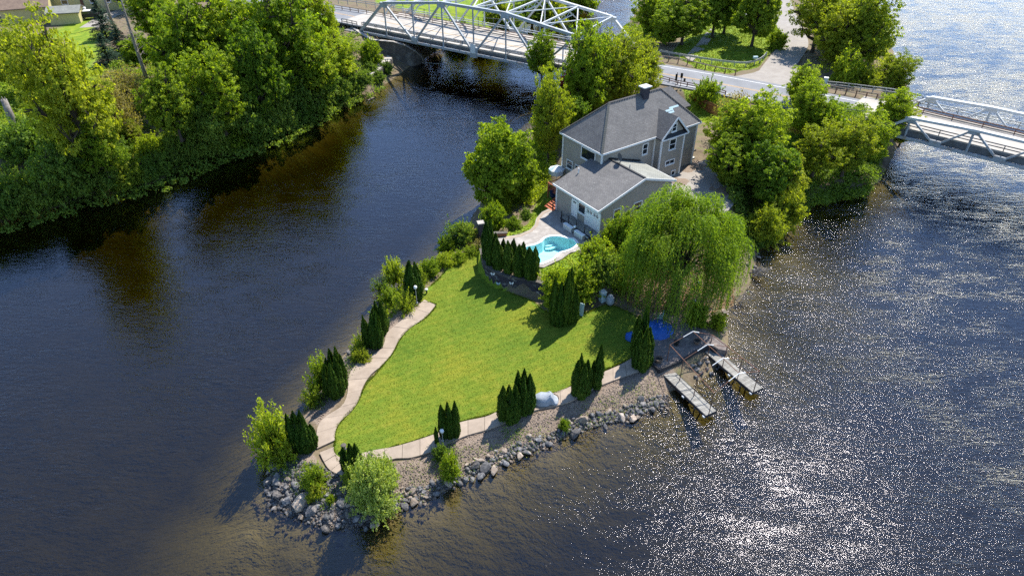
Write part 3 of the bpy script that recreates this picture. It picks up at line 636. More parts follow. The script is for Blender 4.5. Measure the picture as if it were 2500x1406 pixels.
def pony_bridge():
    root = empty('pony_truss_bridge', W3(RB0, 0), label='low pale steel pony-truss bridge leaving the island to the right', cat='bridge')
    PL = 3.55; n_ = 20
    def L(s, n, z): p = RBd * (s * PL) + RBn * n; return Vector((p.x, p.y, z))
    MB().prism([L(0, .5, 0)[:2], L(n_, .5, 0)[:2], L(n_, RBW - .5, 0)[:2], L(0, RBW - .5, 0)[:2]], 4.75, 5.2).build('deck', M['concrete_deck'], root)
    MB().prism([L(0, RBW - 2.2, 0)[:2], L(n_, RBW - 2.2, 0)[:2], L(n_, RBW - .5, 0)[:2], L(0, RBW - .5, 0)[:2]], 5.2, 5.36).build('sidewalk', M['concrete_deck'], root)
    for n in (.45, RBW - .45): MB().bar(L(0, n, 4.6), L(n_, n, 4.6), .12, .8).build('side_girder', M['steel_dark'], root)
    zb = 4.1; top = lambda k: 3.0 if 3 <= k < 17 else (2.65 if k in (1, 19) else 3.0)
    for k in range(n_ + 1): MB().bar(L(k, .1, 4.1), L(k, RBW - .1, 4.1), .22, .45).build('floor_beam', M['steel_dark'], root)
    for k in range(n_):
        q = MB(); q.bar(L(k, .2, 4.0), L(k + 1, RBW / 2, 4.0), .12, .1) if k % 2 else q.bar(L(k, RBW / 2, 4.0), L(k + 1, .2, 4.0), .12, .1); q.build('under_brace', M['steel_dark'], root)
    for n, m in ((0, M['steel']), (RBW, M['steel_light'])):
        c = MB().bar(L(0, n, zb), L(n_, n, zb), .36, .34); c.build('bottom_chord', m, root)
        c = MB(); seq = [0] + list(range(1, n_, 2)) + [n_]
        for a, b in zip(seq, seq[1:]): c.bar(L(a, n, zb + (0 if a == 0 else top(a))), L(b, n, zb + (0 if b == n_ else top(b))), .62, .3)
        c.build('top_chord', M['steel_light'], root)
        for k in range(1, n_, 2): MB().bar(L(k, n, zb), L(k, n, zb + top(k)), .22, .2, (1, 0, 0)).build('vertical', m, root)
        for k in range(1, n_ - 1, 2):
            MB().bar(L(k, n, zb + top(k)), L(k + 1, n, zb), .22, .22).build('diagonal', m, root)
            MB().bar(L(k + 1, n, zb), L(k + 2, n, zb + top(k + 2)), .22, .22).build('diagonal', m, root)
            MB().box(L(k + 1, n, zb + .25), (1.35, .4, .7), rz=math.atan2(RBd.y, RBd.x)).build('gusset', m, root)
            MB().box(L(k, n, zb + top(k) - .3), (1.3, .3, .6), rz=math.atan2(RBd.y, RBd.x)).build('gusset', m, root)
    for n, m2 in ((.55, M['steel_dark']), (RBW - 2.3, M['rust']), (RBW + .45, M['galvanised'])):
        r_ = MB()
        for z in (5.55, 5.9): r_.bar(L(0, n, z), L(n_, n, z), .07, .12)
        for k in range(n_ + 1): r_.bar(L(k, n, 4.8), L(k, n, 5.95), .08, .08, (1, 0, 0))
        r_.build('railing', m2, root)
    return root
pony_bridge()
# abutments and piers
def blockthing(name, poly, z0, z1, m, label, cat, extra=None):
    o = empty(name, (poly[0][0], poly[0][1], z0), label=label, cat=cat)
    pp = [(p[0] - poly[0][0], p[1] - poly[0][1]) for p in poly]
    MB().prism(pp, 0, z1 - z0).build('wall', m, o)
    return o, pp
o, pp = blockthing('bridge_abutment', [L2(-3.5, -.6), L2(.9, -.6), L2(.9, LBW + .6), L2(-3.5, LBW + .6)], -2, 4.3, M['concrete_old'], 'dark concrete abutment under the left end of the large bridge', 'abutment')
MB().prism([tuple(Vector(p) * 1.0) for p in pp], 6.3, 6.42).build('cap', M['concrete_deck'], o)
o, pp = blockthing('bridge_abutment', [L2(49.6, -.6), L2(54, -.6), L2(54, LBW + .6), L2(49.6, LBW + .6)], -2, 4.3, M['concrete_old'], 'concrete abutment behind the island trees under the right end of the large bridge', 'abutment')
o = empty('curved_wing_wall', G(940, 170), label='dark curved concrete wing wall beneath the large bridge', cat='wing wall')
c0 = Vector(G(940, 170)); top_px = [(858, 66, 4.6), (905, 98, 4.4), (960, 103, 4.2), (990, 112, 3.6), (1012, 125, 2.6), (1028, 140, 1.2), (1032, 150, .3)]
tp = [Vector(G(x, y, z)) - c0 for x, y, z in top_px]; q = MB(); vs = []
for p in tp: vs += [(p.x - .4, p.y - .7, -2), tuple(p), (p.x + .35, p.y + .6, p.z), (p.x + .35, p.y + .6, -2)]
fs = []
for i in range(len(tp) - 1):
    for a in range(4): fs.append((4 * i + a, 4 * i + 4 + a, 4 * i + 4 + (a + 1) % 4, 4 * i + (a + 1) % 4))
fs += [(0, 1, 2, 3), (4 * len(tp) - 1, 4 * len(tp) - 2, 4 * len(tp) - 3, 4 * len(tp) - 4)]
q.add(vs, fs); q.build('wall', M['concrete_old'], o)
q = MB()
for a, b in zip(tp, tp[1:]): q.bar(a + Vector((0, 0, .05)), b + Vector((0, 0, .05)), .5, .12)
q.build('coping', M['concrete_deck'], o)
pa = [G(905, 218), G(948, 186), G(961, 170), G(945, 160), G(895, 190), G(880, 212)]
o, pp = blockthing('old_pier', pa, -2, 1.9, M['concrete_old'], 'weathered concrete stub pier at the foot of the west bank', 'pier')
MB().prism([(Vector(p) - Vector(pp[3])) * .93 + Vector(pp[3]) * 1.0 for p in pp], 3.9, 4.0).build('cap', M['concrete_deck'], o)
pa = [G(2108, 420, 0), G(2140, 425, 0), G(2168, 400, 0), G(2150, 350, 0), G(2110, 370, 0)]
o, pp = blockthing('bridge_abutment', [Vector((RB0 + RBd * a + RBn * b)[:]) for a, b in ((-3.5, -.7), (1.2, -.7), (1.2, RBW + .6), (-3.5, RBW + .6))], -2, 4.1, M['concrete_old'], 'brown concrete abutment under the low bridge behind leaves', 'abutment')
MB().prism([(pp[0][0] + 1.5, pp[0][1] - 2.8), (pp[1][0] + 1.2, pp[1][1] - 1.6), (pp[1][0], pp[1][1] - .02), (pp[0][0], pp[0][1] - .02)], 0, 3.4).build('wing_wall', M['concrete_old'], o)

# guardrails
def guardrail(pxs, z, label, m, posts=2.0, h=.7, rails=(.55,), rw=.3, pm=None, pname='guardrail'):
    line = resample(smooth_open([G(x, y, z) for x, y in pxs], 4), step=posts)
    o = empty(pname, line[0], label=label, cat='guardrail'); b = line[0]
    L = [p - b for p in line]
    for rz in rails:
        q = MB()
        for a, c in zip(L, L[1:]): q.bar(a + Vector((0, 0, rz)), c + Vector((0, 0, rz)), .06, rw)
        q.build('rail', m, o)
    pme = MB().box((0, 0, h / 2 - .2), (.12, .12, h + .4)).mesh('post', pm or m)
    for p in L: inst('post', pme, o, p)
    return o
guardrail([(1610, 132), (1650, 140), (1720, 152), (1790, 161), (1825, 162), (1850, 155), (1866, 143), (1870, 138)], 5.1, 'pale curved guardrail edging the park lawn', M['galvanised'], 1.8)
guardrail([(1608, 146), (1650, 152), (1700, 163), (1745, 174), (1795, 182)], 5.1, 'weathered brown guardrail on the park side of the road', M['concrete_walk'], 1.5, rails=(.65,), rw=.14, pm=M['rust'])
guardrail([(1590, 192), (1620, 198), (1655, 208), (1690, 215), (1740, 226), (1770, 234)], 5.1, 'dark guardrail between the road and the house garden', M['rust'], 1.5, rails=(.35, .65), rw=.1)
guardrail([(1990, 205), (2010, 218), (2060, 228), (2130, 240), (2205, 252), (2240, 262)], 5.2, 'rusty guardrail on the far kerb running to the low bridge', M['concrete_walk'], 1.4, rails=(.3, .7), rw=.1, pm=M['rust'])
guardrail([(2010, 211), (2060, 216), (2130, 225), (2200, 234), (2250, 248)], 5.1, 'pale galvanised guardrail behind the rusty one near the low bridge', M['galvanised'], 1.6, rails=(.35, .75), rw=.12)
guardrail([(2040, 277), (2080, 281), (2130, 288), (2180, 297)], 5.2, 'dark guardrail on the near kerb running to the low bridge', M['steel_dark'], 1.4, rails=(.3, .7), rw=.1)
guardrail([(780, 15), (830, 24), (880, 32), (940, 42), (972, 50)], 5.2, 'rusty guardrail on the far kerb left of the large bridge', M['concrete_walk'], 2, rails=(.3, .7), rw=.12, pm=M['rust'])
guardrail([(780, 0), (850, 8), (920, 18), (985, 28)], 5.1, 'pale galvanised guardrail by the meadow left of the large bridge', M['galvanised'], 2.2, rails=(.4, .75), rw=.12)
guardrail([(835, 56), (855, 60), (872, 64)], 5.2, 'short dark guardrail at the near kerb left of the large bridge', M['steel_dark'], 1.2, rails=(.3, .7), rw=.12)
guardrail([(985, 30), (1060, 48), (1160, 62), (1290, 75), (1360, 92), (1420, 100)], 4.2, 'dark chain link fence behind the large bridge', M['steel_dark'], 3, 1.6, rails=(.1, 1.5), rw=.05, pname='chain_link_fence')

# ---------------- house ----------------
HO = Vector((9.616, 67.323, 0)); HA = R(35.17)
HU = Vector((math.cos(HA), math.sin(HA), 0)); HV = Vector((-math.sin(HA), math.cos(HA), 0))
def hw(u, v, z): p = HO + HU * u + HV * v; return Vector((p.x, p.y, z))
def hl(p): d = Vector(p) - HO; return Vector((d.dot(HU), d.dot(HV), p[2]))
def roof_part(name, polys, m, parent, th=.14):
    """polys: planar polygons (counter-clockwise from above); slab with thickness and UVs in metres"""
    me = bpy.data.meshes.new(name); vs = []; fs = []; uvs = []
    for poly in polys:
        P = [Vector(p) for p in poly]; n = (P[1] - P[0]).cross(P[2] - P[0]).normalized()
        if n.z < 0: P = P[::-1]; n = -n
        h = n.cross(Vector((0, 0, 1))).normalized(); s = n.cross(h)
        b = len(vs); k = len(P); vs += P + [p - Vector((0, 0, th)) for p in P]
        fs.append(tuple(range(b, b + k))); uvs.append([(p.dot(h), p.dot(s)) for p in P])
        fs.append(tuple(range(b + 2 * k - 1, b + k - 1, -1))); uvs.append([(0, 0)] * k)
        for i in range(k):
            j = (i + 1) % k; fs.append((b + i, b + k + i, b + k + j, b + j)); uvs.append([(0, 0)] * 4)
    me.from_pydata([tuple(v) for v in vs], [], fs); me.materials.append(m)
    uv = me.uv_layers.new(name='UVMap'); q = 0
    for u in uvs:
        for c in u: uv.data[q].uv = c; q += 1
    o = bpy.data.objects.new(name, me); return link(o, parent)
def window(parent, ax, val, a0, a1, z0, z1, out=-1, fw=.11, bars=1, mid=None):
    """window on the wall plane ax=val between a0..a1, z0..z1; out = which way the wall looks"""
    def P(a, z, d): return (val + d * out, a, z) if ax == 'u' else (a, val + d * out, z)
    def bx(b, A0, A1, Z0, Z1, d0, d1):
        c = P((A0 + A1) / 2, (Z0 + Z1) / 2, (d0 + d1) / 2); s = (abs(d1 - d0), abs(A1 - A0), abs(Z1 - Z0)) if ax == 'u' else (abs(A1 - A0), abs(d1 - d0), abs(Z1 - Z0)); b.box(c, s)
    f = MB(); bx(f, a0 - fw, a0, z0 - fw, z1 + fw, -.02, .06); bx(f, a1, a1 + fw, z0 - fw, z1 + fw, -.02, .06); bx(f, a0, a1, z1, z1 + fw, -.02, .06); bx(f, a0, a1, z0 - fw, z0, -.02, .06)
    fo = f.build('window', M['white'], parent)
    g_ = MB(); bx(g_, a0, a1, z0, z1, -.02, .012); g_.build('pane', M['glass'], fo)
    if bars: s_ = MB(); bx(s_, a0, a1, (z0 + z1) / 2 - .03, (z0 + z1) / 2 + .03, .012, .04); s_.build('sash_rail', M['white'], fo)
    if mid: s_ = MB(); bx(s_, (a0 + a1) / 2 - .03, (a0 + a1) / 2 + .03, z0, z1, .012, .04); s_.build('mullion', M['white'], fo)
    s_ = MB(); bx(s_, a0 - fw - .04, a1 + fw + .04, z0 - fw - .05, z0 - fw, -.02, .12); s_.build('sill', M['white'], fo)
    return fo
house = empty('house', HO, HA, label='large grey clapboard house with hipped shingle roof and brick chimney', cat='house')
MB().prism([(.3, .3), (8.3, .3), (8.3, -.7), (11.9, -.7), (11.9, .3), (15.1, .3), (15.1, 6.9), (.3, 6.9)], 2.2, 8.62).build('wall', M['siding'], house)
ez, rz = 8.72, 12.4
roof_part('roof', [[(0, 0, ez), (15.4, 0, ez), (11.65, 3.6, rz), (3.77, 3.6, rz)], [(0, 7.2, ez), (0, 0, ez), (3.77, 3.6, rz)],
                   [(15.4, 0, ez), (15.4, 7.2, ez), (11.65, 3.6, rz)], [(15.4, 7.2, ez), (0, 7.2, ez), (3.77, 3.6, rz), (11.65, 3.6, rz)]], M['shingle'], house)
fa = MB()
for a, b in (((-.03, -.03), (15.43, -.03)), ((15.43, -.03), (15.43, 7.23)), ((15.43, 7.23), (-.03, 7.23)), ((-.03, 7.23), (-.03, -.03))):
    fa.bar((a[0], a[1], ez - .12), (b[0], b[1], ez - .12), .06, .20)
fa.build('fascia', M['white'], house)
# hip shingles: single caps with lighter joints
for a, b in (((0, 0, ez), (3.77, 3.6, rz)), ((0, 7.2, ez), (3.77, 3.6, rz)), ((15.4, 0, ez), (11.65, 3.6, rz)), ((3.77, 3.6, rz), (11.65, 3.6, rz))):
    a, b = Vector(a), Vector(b); n = int((b - a).length / .24); q = MB()
    for k in range(n):
        p = a.lerp(b, k / n) + Vector((0, 0, .03)); r_ = a.lerp(b, (k + .8) / n) + Vector((0, 0, .055)); q.bar(p, r_, .26, .03)
    q.build('ridge_cap', M['shingle_pale'] if a.z < 9 and a.x < 1 and a.y < 1 else M['shingle'], house)
for (u, v) in ((.3, .3), (.3, 6.9), (15.1, .3), (8.3, -.7), (11.9, -.7), (8.2, .28)):
    MB().box((u, v, 5.45), (.17, .17, 6.3)).build('corner_board', M['white'], house)
window(house, 'v', .3, 6.45, 7.1, 6.85, 8.0)
window(house, 'v', -.7, 9.65, 10.55, 6.95, 8.1)
window(house, 'v', -.7, 9.4, 10.75, 5.1, 5.5, bars=0, mid=True)
window(house, 'v', -.7, 10.65, 11.15, 3.45, 3.95, bars=0)
window(house, 'u', .3, 5.1, 6.0, 4.75, 5.65)
window(house, 'u', .3, 1.4, 3.6, 7.0, 8.15, bars=0)
window(house, 'u', .3, 4.0, 4.5, 4.8, 5.6)
# gabled dormer on the bay
MB().add([(8.3, -.7, 8.6), (11.9, -.7, 8.6), (10.1, -.7, 10.65), (8.3, .6, 8.6), (11.9, .6, 8.6), (10.1, .6, 10.65)], [(0, 1, 2), (5, 4, 3), (0, 2, 5, 3), (1, 4, 5, 2), (0, 3, 4, 1)]).build('gable', M['siding'], house)
zb_ = 8.62; zt = 10.85
roof_part('dormer_roof', [[(7.95, -1.0, zb_), (10.1, -1.0, zt), (10.1, 2.05, zt), (7.95, .1, zb_)], [(10.1, -1.0, zt), (12.25, -1.0, zb_), (12.25, .1, zb_), (10.1, 2.05, zt)]], M['shingle'], house)
roof_part('pent_roof', [[(8.05, -1.02, 8.6), (12.15, -1.02, 8.6), (11.8, -.72, 8.95), (8.4, -.72, 8.95)]], M['black'], house, .06)
q = MB().bar((7.93, -1.03, zb_ - .1), (10.1, -1.03, zt - .08), .05, .2); q.bar((12.27, -1.03, zb_ - .1), (10.1, -1.03, zt - .08), .05, .2); q.bar((8.0, -1.05, 8.5), (12.2, -1.05, 8.5), .05, .14); q.build('rake_board', M['white'], house)
window(house, 'v', -.7, 9.7, 10.3, 9.15, 9.95)
q = MB().box((8.95, 3.4, 12.0), (.85, .7, 2.4)); ch = q.build('chimney', M['brick_dark'], house)
MB().box((8.95, 3.4, 13.25), (1.2, 1.0, .12)).build('cap', M['white_concrete'], ch)
q = MB()
for (u, v, l) in ((10.9, 1.6, 1.2), (11.6, 1.75, 1.5), (11.2, 1.4, .9)): q.add([(u, v, ez + (v) * 1.022 + .02), (u + l, v, ez + v * 1.022 + .02), (u + l, v + .16, ez + (v + .16) * 1.022 + .02), (u, v + .16, ez + (v + .16) * 1.022 + .02)], [(0, 1, 2, 3)])
q.build('roof_patch', M['pale_blue'], house)
MB().box((15.14, 1.2, 6.6), (.06, .25, .25)).build('lamp', M['white'], house)
# rear wing
w_ = MB().prism([(15.9, 8.2), (22.0, 8.2), (22.0, 12.0), (15.9, 12.0)], 3.0, 6.5).build('wing', M['siding'], house)
roof_part('wing_roof', [[(15.5, 7.9, 6.6), (22.6, 7.9, 6.6), (20.6, 10.1, 8.95), (15.5, 10.1, 8.95)], [(22.6, 12.4, 6.6), (15.5, 12.4, 6.6), (15.5, 10.1, 8.95), (20.6, 10.1, 8.95)], [(22.6, 7.9, 6.6), (22.6, 12.4, 6.6), (20.6, 10.1, 8.95)]], M['shingle'], house)
# side porch with red door at the right end
MB().box((15.9, 2.6, 4.4), (1.4, 3.2, .15)).build('porch_roof', M['shingle_pale'], house)
MB().box((15.16, 1.9, 3.8), (.06, 1.0, 1.9)).build('red_door', M['wood_red'], house)
MB().box((15.9, 2.6, 3.35), (1.4, 3.2, .25)).build('porch_floor', M['white_concrete'], house)

# ---------------- garage ----------------
gar = empty('garage', hw(-4.5, -5.1, 0), HA, label='low grey garage wing with white overhead door beside the pool', cat='garage')
def gl(u, v): return (u + 4.5, v + 5.1)
q = MB().prism([gl(-4.5, -5.1), gl(5.7, -5.1), gl(5.7, .27), gl(.27, .27), gl(.27, 1.8), gl(-4.5, 1.8)], 2.0, 5.74)
a0, a1, b1 = gl(-4.5, -5.1), gl(5.7, -5.1), gl(1.35, -5.1)
q.add([(a0[0], 0.0, 5.74), (a1[0], 0.0, 5.74), (a1[0], 0, 6.08), (b1[0], 0, 7.6), (a0[0], .25, 5.74), (a1[0], .25, 5.74), (a1[0], .25, 6.08), (b1[0], .25, 7.6)], [(0, 1, 2, 3), (7, 6, 5, 4), (0, 3, 7, 4), (3, 2, 6, 7), (2, 1, 5, 6)])
q.add([(a1[0], 0.02, 5.74), (a1[0], 5.36, 5.74), (a1[0], 5.36, 6.06), (a1[0], 0.02, 6.06)], [(0, 1, 2, 3)])
q.build('wall', M['siding'], gar)
def gp(u, v, z): a = gl(u, v); return (a[0], a[1], z)
sl_ = (7.71 - 5.87) / 6.25
roof_part('roof', [[gp(-4.9, -5.36, 5.87), gp(1.35, -5.36, 7.71), gp(1.35, .27, 7.71), gp(.27, .27, 5.87 + sl_ * 5.17), gp(.27, 2.04, 5.87 + sl_ * 5.17), gp(-4.9, 2.04, 5.87)]], M['shingle'], gar)
roof_part('rear_roof', [[gp(1.35, -5.36, 7.71), gp(6.12, -5.36, 6.13), gp(6.12, .27, 6.13), gp(1.35, .27, 7.71)]], M['shingle_pale'], gar)
q = MB().bar(gp(1.35, -5.36, 7.75), gp(1.35, .27, 7.75), .22, .06); q.bar(gp(1.35, .2, 7.8), gp(6.1, .2, 6.25), .3, .1); q.build('ridge_flashing', M['black'], gar)
q = MB().bar(gp(-4.93, -5.39, 5.76), gp(-4.93, 2.06, 5.76), .06, .22); q.bar(gp(-4.93, -5.4, 5.74), gp(1.35, -5.4, 7.6), .06, .24); q.bar(gp(1.35, -5.4, 7.6), gp(6.14, -5.4, 6.02), .06, .24); q.bar(gp(6.15, -5.4, 6.02), gp(6.15, .27, 6.02), .06, .2)
q.build('fascia', M['white'], gar)
for (u, v, z) in ((-4.5, -5.1, 3.9), (5.7, -5.1, 3.95), (-4.5, 1.8, 3.9)): MB().box(gp(u, v, z), (.18, .18, 3.7)).build('corner_board', M['white'], gar)
def gwin(ax, val, a0, a1, z0, z1, **k):
    o = 4.5 if ax == 'u' else 5.1; p = 5.1 if ax == 'u' else 4.5
    return window(gar, ax, val + o, a0 + p, a1 + p, z0, z1, **k)
gwin('u', -4.5, -2.95, -1.95, 4.2, 5.2, bars=0); gwin('v', -5.1, -2.45, -1.6, 3.85, 5.0, bars=0); gwin('v', -5.1, .4, 1.45, 3.9, 4.9, bars=1)
dr = MB().box(gp(-4.55, -1.33, 4.17), (.08, .78, 1.9)).build('door', M['white'], gar)
q = MB().box(gp(-4.56, -.88, 4.19), (.12, .1, 2.05)); q.box(gp(-4.56, -1.78, 4.19), (.12, .1, 2.05)); q.box(gp(-4.56, -1.33, 5.2), (.12, .8, .1)); q.build('door_frame', M['white'], gar)
for k in range(3): MB().box(gp(-4.6, -1.33 + (k - 1) * .17, 4.93 + (.05 if k == 1 else 0)), (.03, .13, .16)).build('door_light', M['glass'], dr)
od = empty('overhead_door', gp(-4.5, -4.2, 3.2)); od.parent = gar
for k in range(4): MB().box((-.05, 0, .25 + .49 * k), (.06, 2.1, .475)).build('panel', M['white'], od)
for k, y in enumerate((.72, .28, -.28, -.72)):
    MB().box((-.085, y, 1.7), (.02, .3, .3)).build('pane', M['glass'], od)
    q = MB().box((-.1, y, 1.7), (.015, .03, .3)); q.box((-.1, y, 1.7), (.015, .3, .03)); q.build('muntin', M['white'], od)
q = MB().box((-.04, 1.12, 1.0), (.12, .13, 2.1)); q.box((-.04, -1.12, 1.0), (.12, .13, 2.1)); q.box((-.04, 0, 2.1), (.12, 2.3, .12)); q.build('door_frame', M['white'], gar).location = gp(-4.5, -4.2, 3.2)
MB().tube([gp(-2.2, 1.1, 6.5), gp(-2.2, 1.1, 7.25)], .07, 8).build('vent_pipe', M['white'], gar)
MB().tube([gp(1.9, -2.4, 7.4), gp(1.9, -2.4, 7.95)], .06, 8).build('vent_pipe', M['galvanised'], gar)
dish = empty('satellite_dish', hw(1.6, -1.2, 7.6), R(-60), label='dark satellite dish standing on the garage roof ridge', cat='satellite dish')
MB().tube([(0, 0, 0), (0, 0, .6), (0, .1, .75)], .04, 6).build('mast', M['steel_dark'], dish)
vs = [(0, -.02, .85)]; fs = []
for r_, dd in ((.2, .02), (.4, .08)):
    for k in range(16): a = 2 * math.pi * k / 16; vs.append((r_ * math.cos(a), -.02 - dd - .1 * math.sin(a) * r_, .85 + r_ * math.sin(a) * 1.05))
fs += [(0, 1 + k, 1 + (k + 1) % 16) for k in range(16)] + [(1 + k, 17 + k, 17 + (k + 1) % 16, 1 + (k + 1) % 16) for k in range(16)]
MB().add(vs, fs).build('reflector', M['steel_dark'], dish, True); MB().bar((0, -.05, .5), (0, -.5, .8), .03, .03).build('feed_arm', M['steel_dark'], dish)
MB().box((-.5, .3, .05), (.5, .08, .06)).build('foot', M['steel_dark'], dish)

# terrace deck in front of the garage
dk = empty('deck', hw(-5.75, -5.6, 0), HA, label='weathered grey plank deck along the garage front', cat='deck')
for k in range(8): MB().box((.07 + .155 * k, 2.55, 3.14), (.145, 5.1, .045)).build('plank', M['wood_grey'], dk)
MB().box((-.03, 2.55, 3.05), (.05, 5.1, .22)).build('skirt', M['wood_dark'], dk)
MB().box((-.18, 2.1, 3.0), (.12, 3.6, .12)).build('rail', M['galvanised'], dk)
for y in (.1, 1.2, 2.5, 3.8, 5.0):
    MB().box((.04, y, 3.1), (.09, .09, 1.7)).build('post', M['wood_dark'], dk)
q = MB().bar((.04, .1, 3.9), (.04, 2.5, 3.9), .05, .05); q.bar((.04, 2.9, 3.9), (.04, 5.0, 3.9), .05, .05)
for k in range(34): q.bar((.04, .1 + .145 * k, 3.2), (.04, .1 + .145 * k, 3.9), .015, .015, (1, 0, 0))
q.build('railing', M['steel_dark'], dk)
for k, (v, lb) in enumerate(((-2.3, 'pale concrete block under the deck, nearer the door'), (-4.1, 'pale concrete block under the deck, nearer the overhead door'))):
    o = empty('concrete_block', hw(-6.1, v, 2.5), HA, label=lb, cat='concrete block', group='pale blocks in front of the deck')
    MB().box((0, 0, .3), (.4, 1.35, .58)).build('block', M['white_concrete'], o); MB().box((0, 0, .61), (.44, 1.4, .05)).build('lid', M['white'], o)
o = empty('wall_lamp', hw(-6.0, -3.2, 2.5), HA, label='small post lamp standing between the two pale blocks', cat='lamp')
MB().box((0, 0, .4), (.12, .12, .8)).build('post', M['wood_dark'], o); MB().box((0, 0, .88), (.2, .2, .18)).build('head', M['light_globe'], o)

# red deck and steps
rd = empty('red_deck', hw(-3.2, 1.9, 0), HA, label='red-brown wooden deck with steps at the garage corner', cat='deck')
for k in range(22): MB().box((.07 + .145 * k, 1.6, 3.3), (.135, 3.2, .04)).build('plank', M['wood_red'], rd)
for x, y in ((0, .1), (0, 3.1), (3.1, 3.1)): MB().box((x, y, 3.2), (.1, .1, 2.1)).build('post', M['wood_red'], rd)
q = MB().bar((0, 1.5, 4.2), (0, 3.1, 4.2), .1, .05); q.bar((0, 3.1, 4.2), (3.1, 3.1, 4.2), .1, .05)
for k in range(10): q.bar((0, 1.5 + .17 * k, 3.3), (0, 1.5 + .17 * k, 4.2), .03, .03, (1, 0, 0))
q.build('railing', M['wood_red'], rd)
for k in range(6):
    MB().box((-.15 - .3 * k, .65, 3.2 - .13 * k), (.27, 1.35, .05)).build('tread', M['wood_red'], rd)
    MB().box((-.02 - .3 * k, .65, 3.12 - .13 * k), (.03, 1.3, .12)).build('riser', M['wood_dark'], rd)
q = MB().bar((-1.8, -.05, 2.45), (0, -.05, 3.2), .05, .25); q.bar((-1.8, 1.35, 2.45), (0, 1.35, 3.2), .05, .25); q.build('stringer', M['wood_red'], rd)
MB().box((-1.8, -.1, 2.9), (.1, .1, 1.3)).build('post', M['wood_dark'], rd); MB().bar((-1.8, -.1, 3.5), (-.3, -.1, 4.1), .06, .06).build('handrail', M['wood_dark'], rd)
def chair(p, rz, label, m, grp=None):
    o = empty('patio_chair', p, rz, label=label, cat='chair', group=grp)
    MB().box((0, 0, .42), (.52, .5, .05)).build('seat', m, o); MB().box((0, .25, .75), (.5, .05, .6), rot=Matrix.Rotation(-.15, 3, 'X')).build('backrest', m, o)
    lm = MB().box((0, 0, .2), (.04, .04, .4)).mesh('leg', M['steel_dark'])
    for x in (-.23, .23):
        for y in (-.22, .22): inst('leg', lm, o, (x, y, 0))
        MB().bar((x, -.24, .62), (x, .25, .62), .05, .03).build('armrest', M['steel_dark'], o)
    return o
chair(G(1346, 474, 2.6), R(60), 'dark blue patio chair beside the red deck, farther up', M['navy'], 'dark blue chairs beside the red steps')
chair(G(1349, 487, 2.55), R(20), 'dark blue patio chair nearest the red steps', M['navy'], 'dark blue chairs beside the red steps')
um = empty('patio_umbrella', G(1358, 440, 2.9), 0, label='white and teal patio umbrella behind the red deck', cat='umbrella')
MB().tube([(0, 0, 0), (0, 0, 1.9)], .03, 6).build('pole', M['white'], um)
for k in range(8):
    a, b = 2 * math.pi * k / 8, 2 * math.pi * (k + 1) / 8; r_ = .95
    MB().add([(0, 0, 1.95), (r_ * math.cos(a), r_ * math.sin(a), 1.45), (r_ * math.cos(b), r_ * math.sin(b), 1.45), (r_ * .97 * math.cos(b), r_ * .97 * math.sin(b), .9), (r_ * .97 * math.cos(a), r_ * .97 * math.sin(a), .9)], [(0, 1, 2), (1, 4, 3, 2)]).build('panel', M['white' if k % 4 else 'pale_blue'], um)

# ---------------- pool terrace ----------------
pt = [K6(a, b, 2.54) for a, b in ((640, 850), (730, 822), (900, 800), (1010, 750), (1055, 700), (1075, 630), (1130, 570), (1215, 530), (1300, 560), (1345, 610), (1400, 660), (1690, 810), (1600, 870), (1520, 960), (1420, 978), (1330, 1045), (1250, 1080), (1150, 1130), (1000, 1110), (800, 1040), (640, 990))]
pool_px = ((930, 960), (985, 915), (1050, 905), (1125, 872), (1150, 843), (1205, 818), (1290, 813), (1360, 826), (1400, 838), (1440, 842), (1468, 868), (1476, 892), (1455, 915), (1425, 935), (1370, 955), (1310, 972), (1275, 1000), (1240, 1035), (1180, 1062), (1090, 1092), (1010, 1085), (940, 1040))
pool = smooth_closed([K6(a, b, 2.6) for a, b in pool_px], 3)
# patio slab with a hole for the pool
from mathutils.geometry import tessellate_polygon
def holed(outer, inner, z, name, m, parent=None):
    o_ = [Vector((p[0], p[1], 0)) for p in outer]; i_ = [Vector((p[0], p[1], 0)) for p in inner]
    fs = tessellate_polygon([o_, i_]); allp = o_ + i_; fs2 = []
    for t in fs:
        a, b, c_ = (allp[k] for k in t); fs2.append(tuple(t) if (b - a).cross(c_ - a).z > 0 else tuple(reversed(t)))
    q = MB(); q.add([(p.x, p.y, z) for p in allp], fs2); n = len(o_)
    v0 = len(q.v); q.v += [(p.x, p.y, z - .3) for p in o_]
    q.f += [(i, v0 + i, v0 + (i + 1) % n, (i + 1) % n) for i in range(n)]
    return q.build(name, m, parent)
cx = sum(p.x for p in pool) / len(pool); cy = sum(p.y for p in pool) / len(pool)
def offset(poly, d):
    out = []; n = len(poly); A = sum(poly[i].x * poly[(i + 1) % n].y - poly[(i + 1) % n].x * poly[i].y for i in range(n)); s = 1 if A > 0 else -1
    for i in range(n):
        t = (poly[(i + 1) % n] - poly[i - 1]).normalized(); out.append(poly[i] + Vector((t.y, -t.x, 0)) * d * s)
    return out
po = holed(pt, offset(pool, .25), 2.56, 'pool_patio', M['patio']); tagk(po, 'structure', 'worn grey stamped concrete patio round the swimming pool')
edge = ribbon('patio_border', [K6(a, b, 2.57) for a, b in ((735, 828), (900, 805), (1010, 757), (1062, 705), (1082, 630), (1135, 575), (1210, 540))], -.3, 0, M['concrete_walk'], .004); tagk(edge, 'structure', 'pale border strip of the pool patio')
sp = empty('swimming_pool', (cx, cy, 2.5), label='free-form turquoise swimming pool with white rim and curved steps', cat='swimming pool')
def rel(P, c, dz=0): return [Vector((p.x - c[0], p.y - c[1], p.z - c[2] + dz)) for p in P]
